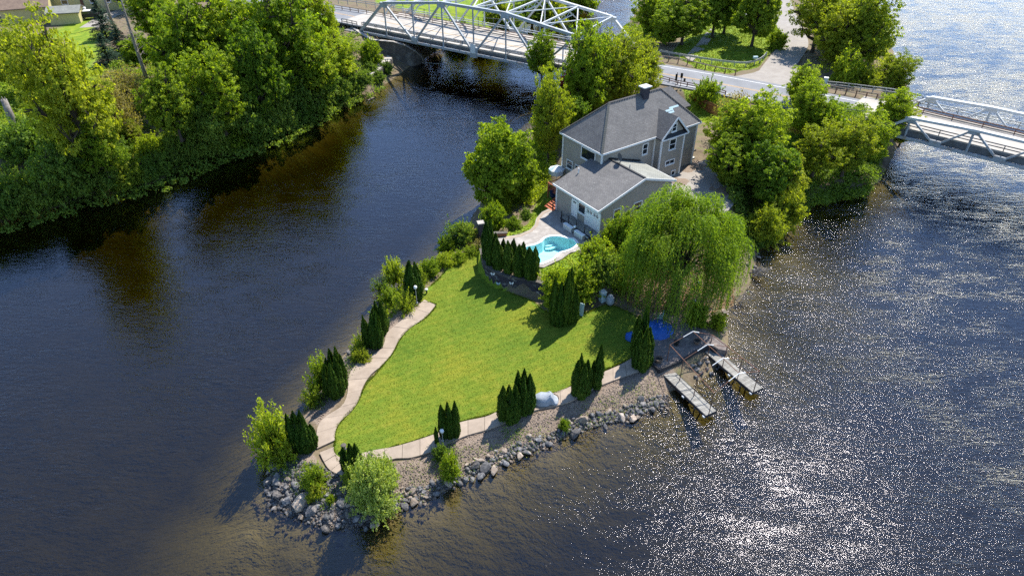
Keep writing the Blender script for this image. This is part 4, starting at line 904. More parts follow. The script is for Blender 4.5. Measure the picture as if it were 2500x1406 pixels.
c0 = (cx, cy, 2.5); inn = rel(pool, c0); outr = rel(offset(pool, .25), c0)
q = MB(); n = len(inn)
q.add([(p.x, p.y, .11) for p in inn] + [(p.x, p.y, .11) for p in outr] + [(p.x, p.y, -.1) for p in inn] + [(p.x, p.y, -.05) for p in outr],
      [(i, (i + 1) % n, n + (i + 1) % n, n + i) if False else (n + i, n + (i + 1) % n, (i + 1) % n, i) for i in range(n)] + [(i, (i + 1) % n, 2 * n + (i + 1) % n, 2 * n + i) for i in range(n)] + [(n + (i + 1) % n, n + i, 3 * n + i, 3 * n + (i + 1) % n) for i in range(n)])
q.build('coping', M['pool_coping'], sp)
def depth_at(x, y):
    return -1.25 if x < 1 else -1.25
q = MB(); bot = [Vector((p.x * .9, p.y * .9, -1.05 - (.0 if p.x < 0 else .35))) for p in inn]
vs, fs = sheet(bot); q.add([tuple(v) for v in vs], fs); b0 = len(q.v); q.v += [(p.x, p.y, .09) for p in inn]; q.f += [(i, (i + 1) % n, b0 + (i + 1) % n, b0 + i) for i in range(n)]
q.build('basin', M['pool_shell'], sp)
sc = Vector(K6(1172, 838, 2.3)) - Vector(c0)
for k in range(3):
    r_ = .55 + .32 * k; z1 = -.5 - .17 * k; P = []
    for j in range(15):
        a = R(-150) + R(190) * j / 14; P.append((sc.x + r_ * math.cos(a) * 1.05, sc.y + .15 + r_ * math.sin(a)))
    P = [p for p in P if float(sdist(np.array([p[0]]), np.array([p[1]]), [(w.x, w.y) for w in inn])[0]) > .03] + [(sc.x, sc.y + .1)]
    if len(P) > 3: MB().prism(P, -1.0, z1).build('step', M['pool_shell'], sp)
m, nt, out = newmat('pool_water'); fr = nd(nt, 'ShaderNodeFresnel'); fr.inputs[0].default_value = 1.33
gl_ = nd(nt, 'ShaderNodeBsdfGlossy'); gl_.inputs['Roughness'].default_value = .04; tr = nd(nt, 'ShaderNodeBsdfTransparent'); tr.inputs[0].default_value = (.78, .96, .97, 1)
mx = nd(nt, 'ShaderNodeMixShader'); nt.links.new(fr.outputs[0], mx.inputs[0]); nt.links.new(tr.outputs[0], mx.inputs[1]); nt.links.new(gl_.outputs[0], mx.inputs[2]); nt.links.new(mx.outputs[0], out.inputs[0])
gg = nd(nt, 'ShaderNodeNewGeometry'); nn = noise(nt, 2.5, 2, .5, gg.outputs['Position']); bb = nd(nt, 'ShaderNodeBump'); bb.inputs['Strength'].default_value = .25; bb.inputs['Distance'].default_value = .06
nt.links.new(nn.outputs[0], bb.inputs['Height']); nt.links.new(bb.outputs[0], gl_.inputs['Normal'])
va = nd(nt, 'ShaderNodeVolumeAbsorption'); va.inputs[0].default_value = (.35, .92, .95, 1); va.inputs[1].default_value = .12; nt.links.new(va.outputs[0], out.inputs['Volume'])
M['pool_water'] = m
vs, fs = sheet([(p.x, p.y, -.03) for p in inn]); MB().add([tuple(v) for v in vs], fs).build('water', M['pool_water'], sp)

# curved retaining wall of dark blocks below the pool
wl = resample(smooth_open([G(x, y, .95) for x, y in ((1176, 642), (1182, 664), (1190, 682), (1212, 699), (1245, 711), (1292, 718), (1330, 728), (1365, 730))], 5), step=.36)
rw = empty('retaining_wall', wl[0], label='curved dark block retaining wall below the pool hedge', cat='wall')
bme = [MB().box((0, 0, 0), (.345, .3, .155)).mesh('block', m_) for m_ in (M['brick_dark'], M['rock_dark'])]
for r_ in range(9):
    for k in range(len(wl) - 1):
        a, b = wl[k], wl[k + 1]
        if r_ % 2 and k < len(wl) - 2: a, b = a.lerp(b, .5), b.lerp(wl[k + 2], .5)
        p = (a + b) / 2 - wl[0]; an = math.atan2(b.y - a.y, b.x - a.x)
        o = inst('block', bme[0 if rnd.random() < .75 else 1], rw, (p.x + rnd.uniform(-.012, .012), p.y + .18 + r_ * .012, .1 + r_ * .165), (0, 0, an))
cp = MB()
for a, b in zip(wl, wl[1:]): cp.bar(a - wl[0] + Vector((0, .3, 1.56)), b - wl[0] + Vector((0, .3, 1.56)), .46, .07)
cp.build('coping', M['concrete_old'], rw)
for (x, y, lb) in ((643, 1190, 'white butterfly ornament high on the left of the dark wall'), (693, 1287, 'pale blue butterfly ornament low on the dark wall'), (828, 1284, 'white butterfly ornament right on the dark wall')):
    p0 = Vector(K6(x, y, 1.7)); j = min(range(len(wl)), key=lambda i: abs((wl[i].x / wl[i].y) - p0.x / p0.y)); base = wl[j] - Vector((0, .06, 0))
    t = base.y / p0.y; zz = max(1.2, min(2.3, CAM_H + (p0.z - CAM_H) * t))
    o = empty('butterfly_ornament', (base.x, base.y - .03, zz), R(-10), label=lb, cat='ornament')
    for s in (-1, 1):
        MB().prism([(0, 0), (s * .2, .14), (s * .22, -.02), (s * .12, -.06), (s * .16, -.16), (s * .03, -.12)], 0, .02).build('wing', M['pale_blue' if 'blue' in lb else 'white'], o).rotation_euler = (R(80), 0, 0)
    MB().box((0, -.02, 0), (.03, .03, .2)).build('body', M['black'], o)
o = empty('stone_pillar', K6(515, 830, 1.2), R(15), label='dark stone gate pillar with pale cap at the left end of the pool terrace', cat='pillar')
MB().box((0, 0, .9), (.55, .55, 1.9)).build('shaft', M['brick_dark'], o); MB().box((0, 0, 1.9), (.72, .72, .12)).build('cap', M['concrete_deck'], o)
o = empty('low_wall', K6(710, 815, 2.5), R(5), label='low brown wall between the grass and the pool patio', cat='wall')
MB().box((0, 0, .2), (1.3, .35, .45)).build('base', M['brown_cedar'], o); MB().box((0, 0, .45), (1.4, .42, .06)).build('cap', M['concrete_old'], o)

# ---------------- stone patio, slip and docks ----------------
sp_px = [(365, 800), (330, 640), (350, 470), (430, 425), (560, 447), (700, 510), (830, 575), (960, 650), (1035, 710), (1040, 760), (950, 742), (885, 700), (760, 765), (640, 840), (455, 915), (395, 868)]
spz = 1.12
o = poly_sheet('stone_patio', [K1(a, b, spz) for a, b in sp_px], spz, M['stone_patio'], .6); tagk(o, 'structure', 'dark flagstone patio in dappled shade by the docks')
q = MB()
edge_ = [Vector(K1(a, b, spz)) for a, b in ((395, 868), (455, 915), (640, 840), (760, 765), (885, 700), (950, 742))]
for a, b in zip(edge_, edge_[1:]): q.bar(a + Vector((0, -.06, -.25)), b + Vector((0, -.06, -.25)), .16, .62)
tim = empty('timber_edge', edge_[0], label='dark timber retaining edge of the stone patio at the slip', cat='retaining edge')
q.v = [(x - edge_[0].x, y - edge_[0].y, z - edge_[0].z) for x, y, z in q.v]; q.build('beam', M['wood_dark'], tim)
fr_ = np.random.default_rng(5)
def dock(A, B, Cc, D, label):
    A, B, Cc, D = (Vector(K1(*p, .62)) for p in (A, B, Cc, D))
    L = ((B - A) + (Cc - D)) / 2; Wd = ((D - A) + (Cc - B)) / 2; ln = L.length; wd = Wd.length; x = L.normalized(); ang = math.atan2(x.y, x.x)
    mid0 = (A + D) / 2
    o = empty('dock', (mid0.x, mid0.y, 0), ang, label=label, cat='dock'); nb = 40; st = ln / nb
    pm = MB().box((0, 0, 0), (st * .9, wd - .1, .045)).mesh('plank', M['wood_grey'])
    for k in range(nb): inst('plank', pm, o, (st * (k + .5), rnd.uniform(-.01, .01), .6 + rnd.uniform(-.006, .006)), (0, 0, rnd.uniform(-.006, .006)))
    for s in (-1, 1): MB().box((ln / 2, s * (wd / 2 - .02), .5), (ln, .06, .24)).build('side_beam', M['wood_dark'], o)
    MB().box((ln, 0, .5), (.06, wd, .24)).build('end_beam', M['wood_dark'], o)
    for k in range(4):
        for s in (-1, 1): MB().tube([(.4 + (ln - 1.8) * k / 3, s * (wd / 2 - .2), -1.6), (.4 + (ln - 1.8) * k / 3, s * (wd / 2 - .2), .55)], .06, 8).build('pile', M['steel_dark'], o)
    for t in (.55, .98): MB().box((ln * t, -wd / 2 - .06, .45), (.22, .12, .12)).build('bumper', M['white'], o)
    return o, A, B, Cc, D
d1 = dock((455, 930), (850, 1318), (950, 1270), (550, 905), 'weathered grey plank dock nearer the viewer, left of the slip')
d2 = dock((835, 755), (1250, 1118), (1350, 1075), (935, 745), 'weathered grey plank dock farther out, right of the slip')
# boat lift canopy frame
o0 = Vector(K1(880, 1300, .62))
cf = empty('canopy_frame', o0, label='rusty pipe canopy frame with white ridge straps standing on both docks', cat='frame')
La, Lb = Vector(K1(515, 885, .62)), Vector(K1(880, 1300, .62)); Ra, Rb = Vector(K1(872, 800, .62)), Vector(K1(1262, 1115, .62))
hp = 2.3
def up(p, h): return p - o0 + Vector((0, 0, h))
for a, b in ((La, Lb), (Ra, Rb)):
    for t in (0, .33, .66, 1): p = a.lerp(b, t); MB().tube([up(p, 0), up(p, hp)], .035, 6).build('post', M['rust'], cf)
    MB().tube([up(a, hp), up(b, hp)], .035, 6).build('side_rail', M['rust'], cf)
mid = lambda t: (La.lerp(Lb, t) + Ra.lerp(Rb, t)) / 2
MB().tube([up(mid(0), hp + .9), up(mid(1), hp + .9)], .03, 6).build('ridge_rail', M['rust'], cf)
for t in (0, .33, .66, 1):
    r0 = up(mid(t), hp + .9)
    for q_ in (up(La.lerp(Lb, t), hp), up(Ra.lerp(Rb, t), hp)):
        MB().tube([r0, q_], .025, 6).build('rafter', M['rust'], cf)
        MB().tube([r0 + Vector((0, 0, .01)), r0.lerp(q_, .42 if q_ == up(La.lerp(Lb, t), hp) else .3) + Vector((0, 0, .01))], .036, 6).build('strap', M['white'], cf)

# things on the stone patio
def pot(x, y, z, label, s=1.0, m='terracotta'):
    o = empty('flower_pot', K1(x, y, z), label=label, cat='flower pot', group='round pots and fire ring on the stone patio')
    q = MB().lathe((0, 0, 0), [(.16 * s, 0), (.26 * s, .3 * s), (.30 * s, .32 * s), (.30 * s, .38 * s), (.24 * s, .38 * s), (.20 * s, .26 * s)], 14); q.build('bowl', M[m], o, False)
    MB().lathe((0, 0, .29 * s), [(.21 * s, 0), (.2 * s, .04 * s)], 12).build('soil', M['black'], o); return o
pot(775, 700, spz, 'round stone pot in the middle of the dark patio', 1.15); pot(447, 858, spz, 'round stone pot at the head of the nearer dock', 1.2)
o = empty('fire_basket', K1(600, 712, spz), label='black iron fire basket on the dark patio', cat='fire basket')
q = MB().lathe((0, 0, .1), [(.18, 0), (.26, .3)], 10); q.build('basket', M['black'], o)
for a in range(4): MB().bar((.15 * math.cos(a * 1.57), .15 * math.sin(a * 1.57), 0), (.27 * math.cos(a * 1.57), .27 * math.sin(a * 1.57), .62), .04, .04).build('leg', M['black'], o)
def tarp(name, loc, rz, prof, L, m, label, cat, seed=1, folds=.06):
    """draped cover: a lumpy heap from a height profile along its length"""
    r = random.Random(seed); n, k = len(prof), 14; vs = []
    for i, (x, w, h) in enumerate(prof):
        for j in range(k + 1):
            a = math.pi * j / k; c_ = math.cos(a); s_ = math.sin(a) ** .6
            f = 1 + folds * math.sin(j * 2.7 + i * 1.3 + seed)
            vs.append((x * L + folds * r.uniform(-1, 1), c_ * w * f * (1.0 + .12 * (1 - s_)), h * s_ * f))
    fs = [(i * (k + 1) + j, (i + 1) * (k + 1) + j, (i + 1) * (k + 1) + j + 1, i * (k + 1) + j + 1) for i in range(n - 1) for j in range(k)]
    fs += [tuple(range(k, -1, -1)), tuple((n - 1) * (k + 1) + j for j in range(k + 1))]
    o = empty(name, loc, rz, label=label, cat=cat); c_ = MB().add(vs, fs).build('cover', m, o, True); return o
t_ = tarp('covered_boat', G(1303, 980, 1.08), R(3), [(0, .25, .35), (.12, .5, .62), (.3, .55, .75), (.5, .5, .72), (.66, .34, 1.0), (.74, .4, .75), (.85, .5, .3), (.94, .42, .2), (1, .2, .06)], 1.95, M['tarp_grey'], 'small watercraft under a grey cover parked on the front walk', 'covered watercraft', 3, .05)
MB().tube([(1.5, .5, .05), (1.7, .62, .12), (1.95, .45, .1), (2.0, .1, .05)], .03, 6).build('strap', M['black'], t_)
tarp('covered_table', G(1575, 812, spz), R(15), [(0, .5, .3), (.15, .9, .6), (.35, 1.1, .72), (.6, 1.1, .7), (.85, .9, .55), (1, .5, .25)], 2.5, M['tarp_blue'], 'round patio table under a bright blue tarpaulin', 'covered table', 5, .06)
tarp('covered_chair', G(1528, 822, spz - .05), R(-20), [(0, .3, .3), (.3, .5, .55), (.7, .5, .5), (1, .3, .25)], 1.2, M['tarp_blue'], 'patio chair bundled in a blue tarpaulin left of the covered table', 'covered chair', 9, .07)
chair(K1(455, 500, spz), R(-100), 'teal grey patio chair behind the blue covered table', M['pale_blue'])
# lamps
def lamp_post(p, h, label):
    o = empty('lamp_post', p, label=label, cat='lamp post', group='white globe garden lamps')
    MB().lathe((0, 0, 0), [(.12, 0), (.1, .15), (.04, .22), (.035, h - .3), (.07, h - .25)], 8).build('pole', M['galvanised'], o)
    MB().lathe((0, 0, h - .25), [(.06, 0), (.14, .08), (.17, .2), (.12, .32), (.03, .38)], 12).build('globe', M['light_globe'], o, True)
    return o
p = G(1018, 741, 1.1); lamp_post(p, hfrom(p, 700), 'white globe garden lamp at the north end of the west walk')
p = G(1081, 1078, 1.0); lamp_post(p, hfrom(p, 1050), 'short white globe lamp among the thin arborvitae by the front walk')
p = G(1696, 735, 1.1); lamp_post(p, hfrom(p, 688), 'white globe garden lamp under the weeping willow')
def lumpy(name, p, dims, m, label, cat, parts):
    o = empty(name, p, label=label, cat=cat)
    for nm, c, d, mm in parts: q = MB().lathe(c, [(d[0] * .7, 0), (d[0], d[1] * .3), (d[0] * .9, d[1] * .7), (d[0] * .5, d[1]), (.02, d[1] * 1.05)], 10); q.build(nm, M[mm], o, True)
    return o
lumpy('stone_figure', G(841, 1098, 1.0), 0, 0, 'small grey stone garden figure at the tip of the lawn', 'garden figure', [('base', (0, 0, 0), (.17, .28), 'rock_dark'), ('body', (0, 0, .25), (.12, .25), 'rock_dark'), ('basin', (0, 0, .47), (.22, .1), 'concrete_old')])
lumpy('stone_urn', G(905, 1118, 1.0), 0, 0, 'dark garden urn beside the silvery shrub on the lawn edge', 'urn', [('base', (0, 0, 0), (.14, .25), 'rock_dark'), ('bowl', (0, 0, .22), (.2, .3), 'rock_dark')])
lumpy('bird_feeder', G(1042, 716, 1.0), 0, 0, 'small brown and white post feeder beside the arborvitae pair', 'bird feeder', [('post', (0, 0, 0), (.08, .45), 'wood_dark'), ('roof', (0, 0, .42), (.16, .12), 'white')])
lumpy('covered_grill', G(1489, 742, 1.1), 0, 0, 'grey covered round grill in front of the hedge under the willow', 'covered grill', [('cover', (0, 0, 0), (.42, .95), 'tarp_grey'), ('lid', (0, 0, .85), (.25, .2), 'tarp_grey')])
o = empty('storage_box', G(1470, 735, 1.1), R(25), label='white tilted board cabinet beside the covered grill', cat='cabinet')
MB().box((0, 0, .55), (.5, .5, 1.1)).build('body', M['pale_blue'], o); MB().box((0, 0, 1.13), (.58, .58, .06)).build('lid', M['white'], o)
o = empty('white_board', G(1415, 768, 1.0), R(60), label='upright white panel behind the dark arborvitae group', cat='panel')
MB().box((0, 0, .65), (.06, .75, 1.3), rot=Matrix.Rotation(.12, 3, 'Y')).build('sheet', M['pale_blue'], o); MB().box((.2, 0, .3), (.5, .05, .05)).build('stay', M['galvanised'], o)

# street things
def W(px, py, z): return Vector(G(px, py, z))
o = empty('road_sign', W(1655, 212, 5.1), R(-30), label='pair of dark road sign boards on thin posts beside the road', cat='road sign')
h = hfrom(W(1655, 212, 5.1), 178)
for x in (-.35, .35): MB().box((x, 0, h / 2), (.07, .07, h)).build('post', M['rust'], o)
MB().box((-.4, -.05, h - .75), (.3, .06, 1.0)).build('board', M['black'], o); MB().box((.35, -.05, h - .35), (.35, .06, .7)).build('board', M['black'], o); MB().box((.85, -.05, h - .9), (.3, .06, .45)).build('board', M['black'], o)
o = empty('mailbox', W(1841, 158, 5.1), R(10), label='pale grey mailbox at the curve of the park guardrail', cat='mailbox')
MB().box((0, 0, .5), (.1, .1, 1.0)).build('post', M['wood_grey'], o); MB().box((0, 0, 1.12), (.7, .35, .3)).build('box', M['pale_blue'], o)
o = empty('utility_cabinet', W(2012, 212, 5.0), R(-20), label='tall pale blue utility cabinet at the end of the far guardrail', cat='cabinet')
MB().box((0, 0, .65), (.55, .45, 1.3)).build('body', M['pale_blue'], o); MB().box((0, 0, 1.33), (.62, .52, .06)).build('lid', M['white'], o); MB().box((0, -.235, .65), (.45, .02, 1.1)).build('door', M['pale_blue'], o)
o = empty('waste_bin', W(1752, 228, 4.8), R(-20), label='teal wheeled bin behind the near guardrail', cat='bin')
MB().box((0, 0, .45), (.5, .55, .9)).build('body', M['steel_dark'], o); MB().box((0, 0, .95), (.6, .65, .1)).build('lid', M['teal'], o)
p = W(1633, 108, 5); h = 8.5
o = empty('utility_pole', p, label='tall thin grey utility pole before the dark park maple', cat='utility pole'); MB().tube([(0, 0, 0), (0, 0, h)], [.14, .1], 8).build('pole', M['bark_grey'], o); MB().bar((-.9, 0, h - .5), (.9, 0, h - .5), .1, .12).build('crossarm', M['bark_grey'], o)
# garden shed roof behind the house
p = W(1500, 262, 3.2); o = empty('garden_shed', p, R(20), label='small shed with rusty brown hip roof behind the house', cat='shed')
MB().box((0, 0, 1.1), (3.2, 2.6, 2.2)).build('wall', M['brown_cedar'], o)
roof_part('roof', [[(-1.9, -1.6, 2.1), (1.9, -1.6, 2.1), (.3, 0, 3.4), (-.3, 0, 3.4)], [(1.9, 1.6, 2.1), (-1.9, 1.6, 2.1), (-.3, 0, 3.4), (.3, 0, 3.4)], [(-1.9, 1.6, 2.1), (-1.9, -1.6, 2.1), (-.3, 0, 3.4)], [(1.9, -1.6, 2.1), (1.9, 1.6, 2.1), (.3, 0, 3.4)]], M['brown_cedar'], o)
# fences
def pickets(pxs, z, h, step, m, label, name='picket_fence'):
    ln = resample([G(x, y, z) for x, y in pxs], step=step); o = empty(name, ln[0], label=label, cat='fence')
    me = MB().box((0, 0, h / 2), (.10, .03, h)).mesh('picket', m)
    for i, p in enumerate(ln): inst('picket', me, o, p - ln[0], (0, 0, math.atan2((ln[-1] - ln[0]).y, (ln[-1] - ln[0]).x)))
    for zz in (.25 * h, .8 * h): q = MB().bar(Vector((0, 0, zz)), ln[-1] - ln[0] + Vector((0, 0, zz)), .04, .08); q.build('rail', m, o)
pickets([(1920, 320), (1990, 338), (2030, 345)], 4.0, 1.3, .2, M['brown_cedar'], 'orange-brown picket fence glimpsed between the island trees')
pickets([(1680, 255), (1715, 268), (1750, 285)], 3.6, 1.5, .16, M['brown_cedar'], 'red-brown board fence at the right rear corner of the house', 'board_fence')
o = empty('dock_ladder', G(1345, 412, 1.0), label='old white ladder leaning on the bank behind the house', cat='ladder')
a_, b_ = Vector(G(1325, 425, .9)) - Vector(G(1345, 412, 1)), Vector(G(1372, 378, 2.8)) - Vector(G(1345, 412, 1)); s_ = Vector((.2, .15, 0))
for s in (-1, 1): MB().bar(a_ + s_ * s, b_ + s_ * s, .06, .08).build('side_rail', M['white_concrete'], o)
for k in range(1, 11): c_ = a_.lerp(b_, k / 11); MB().bar(c_ - s_, c_ + s_, .04, .04).build('rung', M['white_concrete'], o)
# floating log
o = empty('floating_log', G(905, 243, .02), R(60), label='pale drift log floating in the channel below the old pier', cat='log'); MB().tube([(-.7, 0, 0), (.1, .04, .03), (.8, 0, .01)], [.1, .14, .12], 8).build('trunk', M['rock_tan'], o)
# rope lines across the channel
for k, (a, b, lb) in enumerate(((( 935, 150, .05), (1120, 158, .05), 'white dashed float line across the channel under the bridge'),)):
    A, B = W(*a), W(*b); o = empty('float_line', A, label=lb, cat='float line'); n = 34
    fm = MB().lathe((0, 0, -.05), [(.05, 0), (.11, .05), (.05, .1)], 6).mesh('float', M['white'])
    MB().bar((0, 0, 0), B - A, .02, .02).build('rope', M['white'], o)
    for j in range(n): inst('float', fm, o, (B - A) * (j / n))

# houses and car on the west bank
def simple_house(name, loc, rz, L, Wd, h, rh, wm, rm, label, cat='house', wins=(), chim=None):
    o = empty(name, loc, rz, label=label, cat=cat)
    q = MB().prism([(0, 0), (L, 0), (L, Wd), (0, Wd)], -.5, h); q.add([(0, 0, h), (0, Wd, h), (0, Wd / 2, h + rh), (.15, 0, h), (.15, Wd, h), (.15, Wd / 2, h + rh)], [(0, 2, 1), (3, 4, 5)]); q.add([(L, 0, h), (L, Wd, h), (L, Wd / 2, h + rh), (L - .15, 0, h), (L - .15, Wd, h), (L - .15, Wd / 2, h + rh)], [(0, 1, 2), (3, 5, 4)])
    q.build('wall', wm, o); e = .4; k = rh / (Wd / 2)
    roof_part('roof', [[(-e, -e, h - e * k), (L + e, -e, h - e * k), (L + e, Wd / 2, h + rh), (-e, Wd / 2, h + rh)], [(L + e, Wd + e, h - e * k), (-e, Wd + e, h - e * k), (-e, Wd / 2, h + rh), (L + e, Wd / 2, h + rh)]], rm, o)
    for (x0, x1, z0, z1) in wins: window(o, 'v', 0, x0, x1, z0, z1)
    return o
hY = W(190, 42, 4.2)
yh = simple_house('yellow_house', hY + Vector((-9, 2.2, 0)), R(12), 19, 8, 4.6, 2.4, M['siding_yellow'], M['roof_brown'], 'yellow clapboard house with brown roof at the top left', wins=((10.2, 11.0, 1.6, 3.2), (13.0, 13.9, 1.6, 3.2), (5, 6, 1.6, 3.0)))
MB().box((8.6, -.06, 2.2), (.5, .12, 4.4)).build('downpipe_board', M['rust'], yh)
simple_house('garden_shed', W(125, 62, 4.2) + Vector((0, 0, 0)), R(14), 5.2, 4.0, 2.2, .7, M['yellow_siding'], M['shingle_pale'], 'small yellow shed with grey roof in front of the yellow house', 'shed')
simple_house('garage', W(10, 60, 4.2), R(20), 8, 7.5, 2.8, 2.0, M['yellow_siding'], M['roof_brown'], 'brown roofed outbuilding left of the yellow house', 'outbuilding')
simple_house('navy_house', W(-60, 10, 4.2), R(14), 14, 9, 4.5, 2, M['navy'], M['navy'], 'dark navy building cut off by the top left corner', wins=((9, 10.2, 1.4, 3),))
for k, (x, y) in enumerate(((197, 36), (208, 35))):
    o = empty('fuel_tank', W(x, y, 4.2), R(10), label=('left' if k == 0 else 'right') + ' one of two white tanks against the yellow house', cat='tank', group='white tanks by the yellow house'); MB().lathe((0, 0, .15), [(.38, 0), (.48, .12), (.48, 1.1), (.3, 1.3), (.05, 1.34)], 12).build('body', M['white'], o, True); MB().box((0, 0, .07), (.9, .9, .14)).build('base', M['white_concrete'], o)
def car(p, rz, body, label):
    o = empty('parked_car', p, rz, label=label, cat='car')
    prof = [(-2.1, .35), (-2.15, .8), (-1.9, 1.0), (-1.3, 1.05), (-.9, 1.45), (.7, 1.5), (1.3, 1.05), (2.0, .9), (2.15, .6), (2.1, .35)]
    q = MB(); n = len(prof)
    q.add([(x, y, z) for y in (-.85, .85) for x, z in prof], [tuple(range(n)), tuple(range(2 * n - 1, n - 1, -1))] + [(i, n + i, n + (i + 1) % n, (i + 1) % n) for i in range(n)]); q.build('body', M[body], o)
    MB().add([(-1.22, -.86, 1.08), (1.18, -.86, 1.08), (.66, -.86, 1.42), (-.86, -.86, 1.4), (-1.22, .86, 1.08), (1.18, .86, 1.08), (.66, .86, 1.42), (-.86, .86, 1.4)], [(0, 1, 2, 3), (7, 6, 5, 4)]).build('side_window', M['glass'], o)
    MB().add([(.76, -.7, 1.47), (1.3, -.75, 1.075), (1.3, .75, 1.075), (.76, .7, 1.47)], [(0, 1, 2, 3)]).build('windscreen', M['glass'], o)
    wm = MB().tube([(0, -.1, 0), (0, .1, 0)], .33, 14).mesh('wheel', M['black'])
    for x in (-1.35, 1.35):
        for y in (-.8, .8): inst('wheel', wm, o, (x, y, .33))
    for y in (-.6, .6): MB().box((2.12, y, .68), (.06, .3, .15)).build('headlight', M['white'], o)
    MB().box((0, 0, 1.51), (1.3, 1.3, .03)).build('roof', M['white'] if body != 'white' else M['white'], o)
    return o
car(W(218, 46, 4.3), R(20), 'black', 'black car with pale roof parked beside the yellow house')
car(W(1812, 55, 5.1), R(30), 'white', 'white car parked behind the park trees')

# ---------------- vegetation ----------------
def leaves(C, N, size, r, aspect=.62, spread=.75):
    """rhombic leaf sprays at centres C with preferred normals N"""
    n = len(C); Nn = N + r.normal(0, spread, (n, 3)); Nn /= np.linalg.norm(Nn, axis=1, keepdims=True) + 1e-9
    t = r.normal(0, 1, (n, 3)); t -= (t * Nn).sum(1, keepdims=True) * Nn; t /= np.linalg.norm(t, axis=1, keepdims=True) + 1e-9
    b = np.cross(Nn, t); s = (size * r.uniform(.6, 1.35, n))[:, None] if not hasattr(size, '__len__') else (np.asarray(size) * r.uniform(.6, 1.35, n))[:, None]
    V = np.stack([C - t * s, C + b * s * aspect + Nn * s * .12, C + t * s, C - b * s * aspect + Nn * s * .12], 1)
    return V.reshape(-1, 3)
def quadmesh(name, V, m): return np_mesh(name, V, np.arange(len(V)).reshape(-1, 4), m)
def sphere_pts(n, r):
    p = r.normal(0, 1, (n, 3)); return p / (np.linalg.norm(p, axis=1, keepdims=True) + 1e-9)
def make_crown(seed, nl=12, nleaf=20000, size=.045, z0=.16, prof=None, lobe=(.26, .42), clump=.085, per=26, up=.55, hratio=1.6, limbs=True, open_=0.0, wob=.2):
    """unit crown: radius 1, height 1; hratio = real height / radius, keeps the lobes round"""
    r = np.random.default_rng(seed); prof = prof or (lambda t: math.sin(math.pi * (.12 + .80 * t)) ** .7)
    lob = []
    for i in range(nl):
        t = (i + .5) / nl; a = i * 2.399 + r.uniform(-.4, .4); e = prof(t); rad = e * r.uniform(.35, .78) if i < nl - 1 else .05
        lr = r.uniform(*lobe) * (.7 + .5 * e)
        lob.append((rad * math.cos(a), rad * math.sin(a), (z0 + (1 - z0) * (.1 + .8 * t)) * hratio, lr))
    lob.append((0, 0, (z0 + (1 - z0) * .5) * hratio, lobe[1] * 1.15))
    lob = np.array(lob); w = lob[:, 3] ** 2; w /= w.sum(); nc = nleaf // per; L = r.choice(len(lob), nc * 2, p=w)
    d = sphere_pts(nc * 2, r); d[:, 2] = d[:, 2] * .85 + .12
    cc = lob[L, :3] + d * (lob[L, 3] * r.uniform(.72, 1.08, nc * 2))[:, None]
    dist = np.linalg.norm(cc[:, None] - lob[None, :, :3], axis=2) / lob[None, :, 3]
    keep = (dist.min(1) > .62); cc = cc[keep][:nc]; dd = d[keep][:nc]
    cc *= 1 + wob * (r.random((len(cc), 1)) - .5)
    if open_: k = r.random(len(cc)) > open_ * (.5 + .5 * np.sin(cc[:, 0] * 5 + seed) * np.cos(cc[:, 2] * 4)); cc, dd = cc[k], dd[k]
    n = len(cc); o = sphere_pts(n * per, r) * (r.random((n * per, 1)) ** .5) * clump * np.array([1.15, 1.15, .62])
    C = np.repeat(cc, per, 0) + o; N = np.repeat(dd, per, 0) * .55 + o / clump * .45 + np.array([0, 0, up])
    V = leaves(C, N, size, r); V[:, 2] /= hratio
    V[:, 2] = np.maximum(V[:, 2] / np.percentile(V[:, 2], 99.7), .01)
    # trunk and limbs
    tb = MB(); top = (z0 + (1 - z0) * .55) * hratio; lean = r.uniform(-.06, .06, 2)
    def P(t): return Vector((lean[0] * t + .03 * math.sin(t * 5 + seed), lean[1] * t + .03 * math.cos(t * 4), top * t / hratio))
    tb.tube([P(t) for t in (0, .08, .3, .55, .8, 1)], [.085, .06, .05, .042, .03, .015], 7)
    for i, l in enumerate(lob[:-1]):
        t0 = min(.95, max(.2, l[2] / top * .55)); a = P(t0); b = Vector((l[0], l[1], l[2] / hratio)); m_ = a.lerp(b, .5) + Vector((0, 0, -.03))
        tb.tube([a, m_, b], [.028, .018, .006], 5, False)
        for j in range(5 if limbs else 2):
            e = b + Vector(tuple(r.normal(0, 1, 3))).normalized() * l[3] * .95; e.z = b.z + (e.z - b.z) / hratio
            tb.tube([m_.lerp(b, .4 + .12 * j), (m_.lerp(b, .7) + e) / 2, e], [.012, .008, .003], 4, False)
    return V, tb
PROTO = {}
def sprays(seed, n, nl, size, reach=1.12, hr=1.2):
    r = np.random.default_rng(seed); Cs = []; Ns = []
    for i in range(n):
        a = r.uniform(0, 2 * np.pi); el = r.uniform(.05, 1.4); L = r.uniform(.85, reach + .12); d = np.array([math.cos(a) * math.cos(el), math.sin(a) * math.cos(el), math.sin(el)]); c_ = r.normal(0, .12, 3)
        for j in range(nl):
            t = r.uniform(.55, 1.0); q = d * L * t + c_ + np.array([0, 0, .1 - .2 * t * t * L]) + r.normal(0, .03, 3); Cs.append(q); Ns.append([d[0] * .3, d[1] * .3, .9])
    V = leaves(np.array(Cs), np.array(Ns), size, r, .5, .6); V[:, 2] = np.maximum(V[:, 2], .01); return V
def proto(key, leafm, barkm='bark', spray=0, **kw):
    V, tb = make_crown(**kw)
    if spray: V = np.vstack([V * np.array([.9, .9, .92]), sprays(kw['seed'], spray, 26, kw['size'] * .9)])
    V = V; PROTO[key] = (quadmesh('crown_' + key, V, M[leafm]), tb.mesh('trunk_' + key, M[barkm], True))
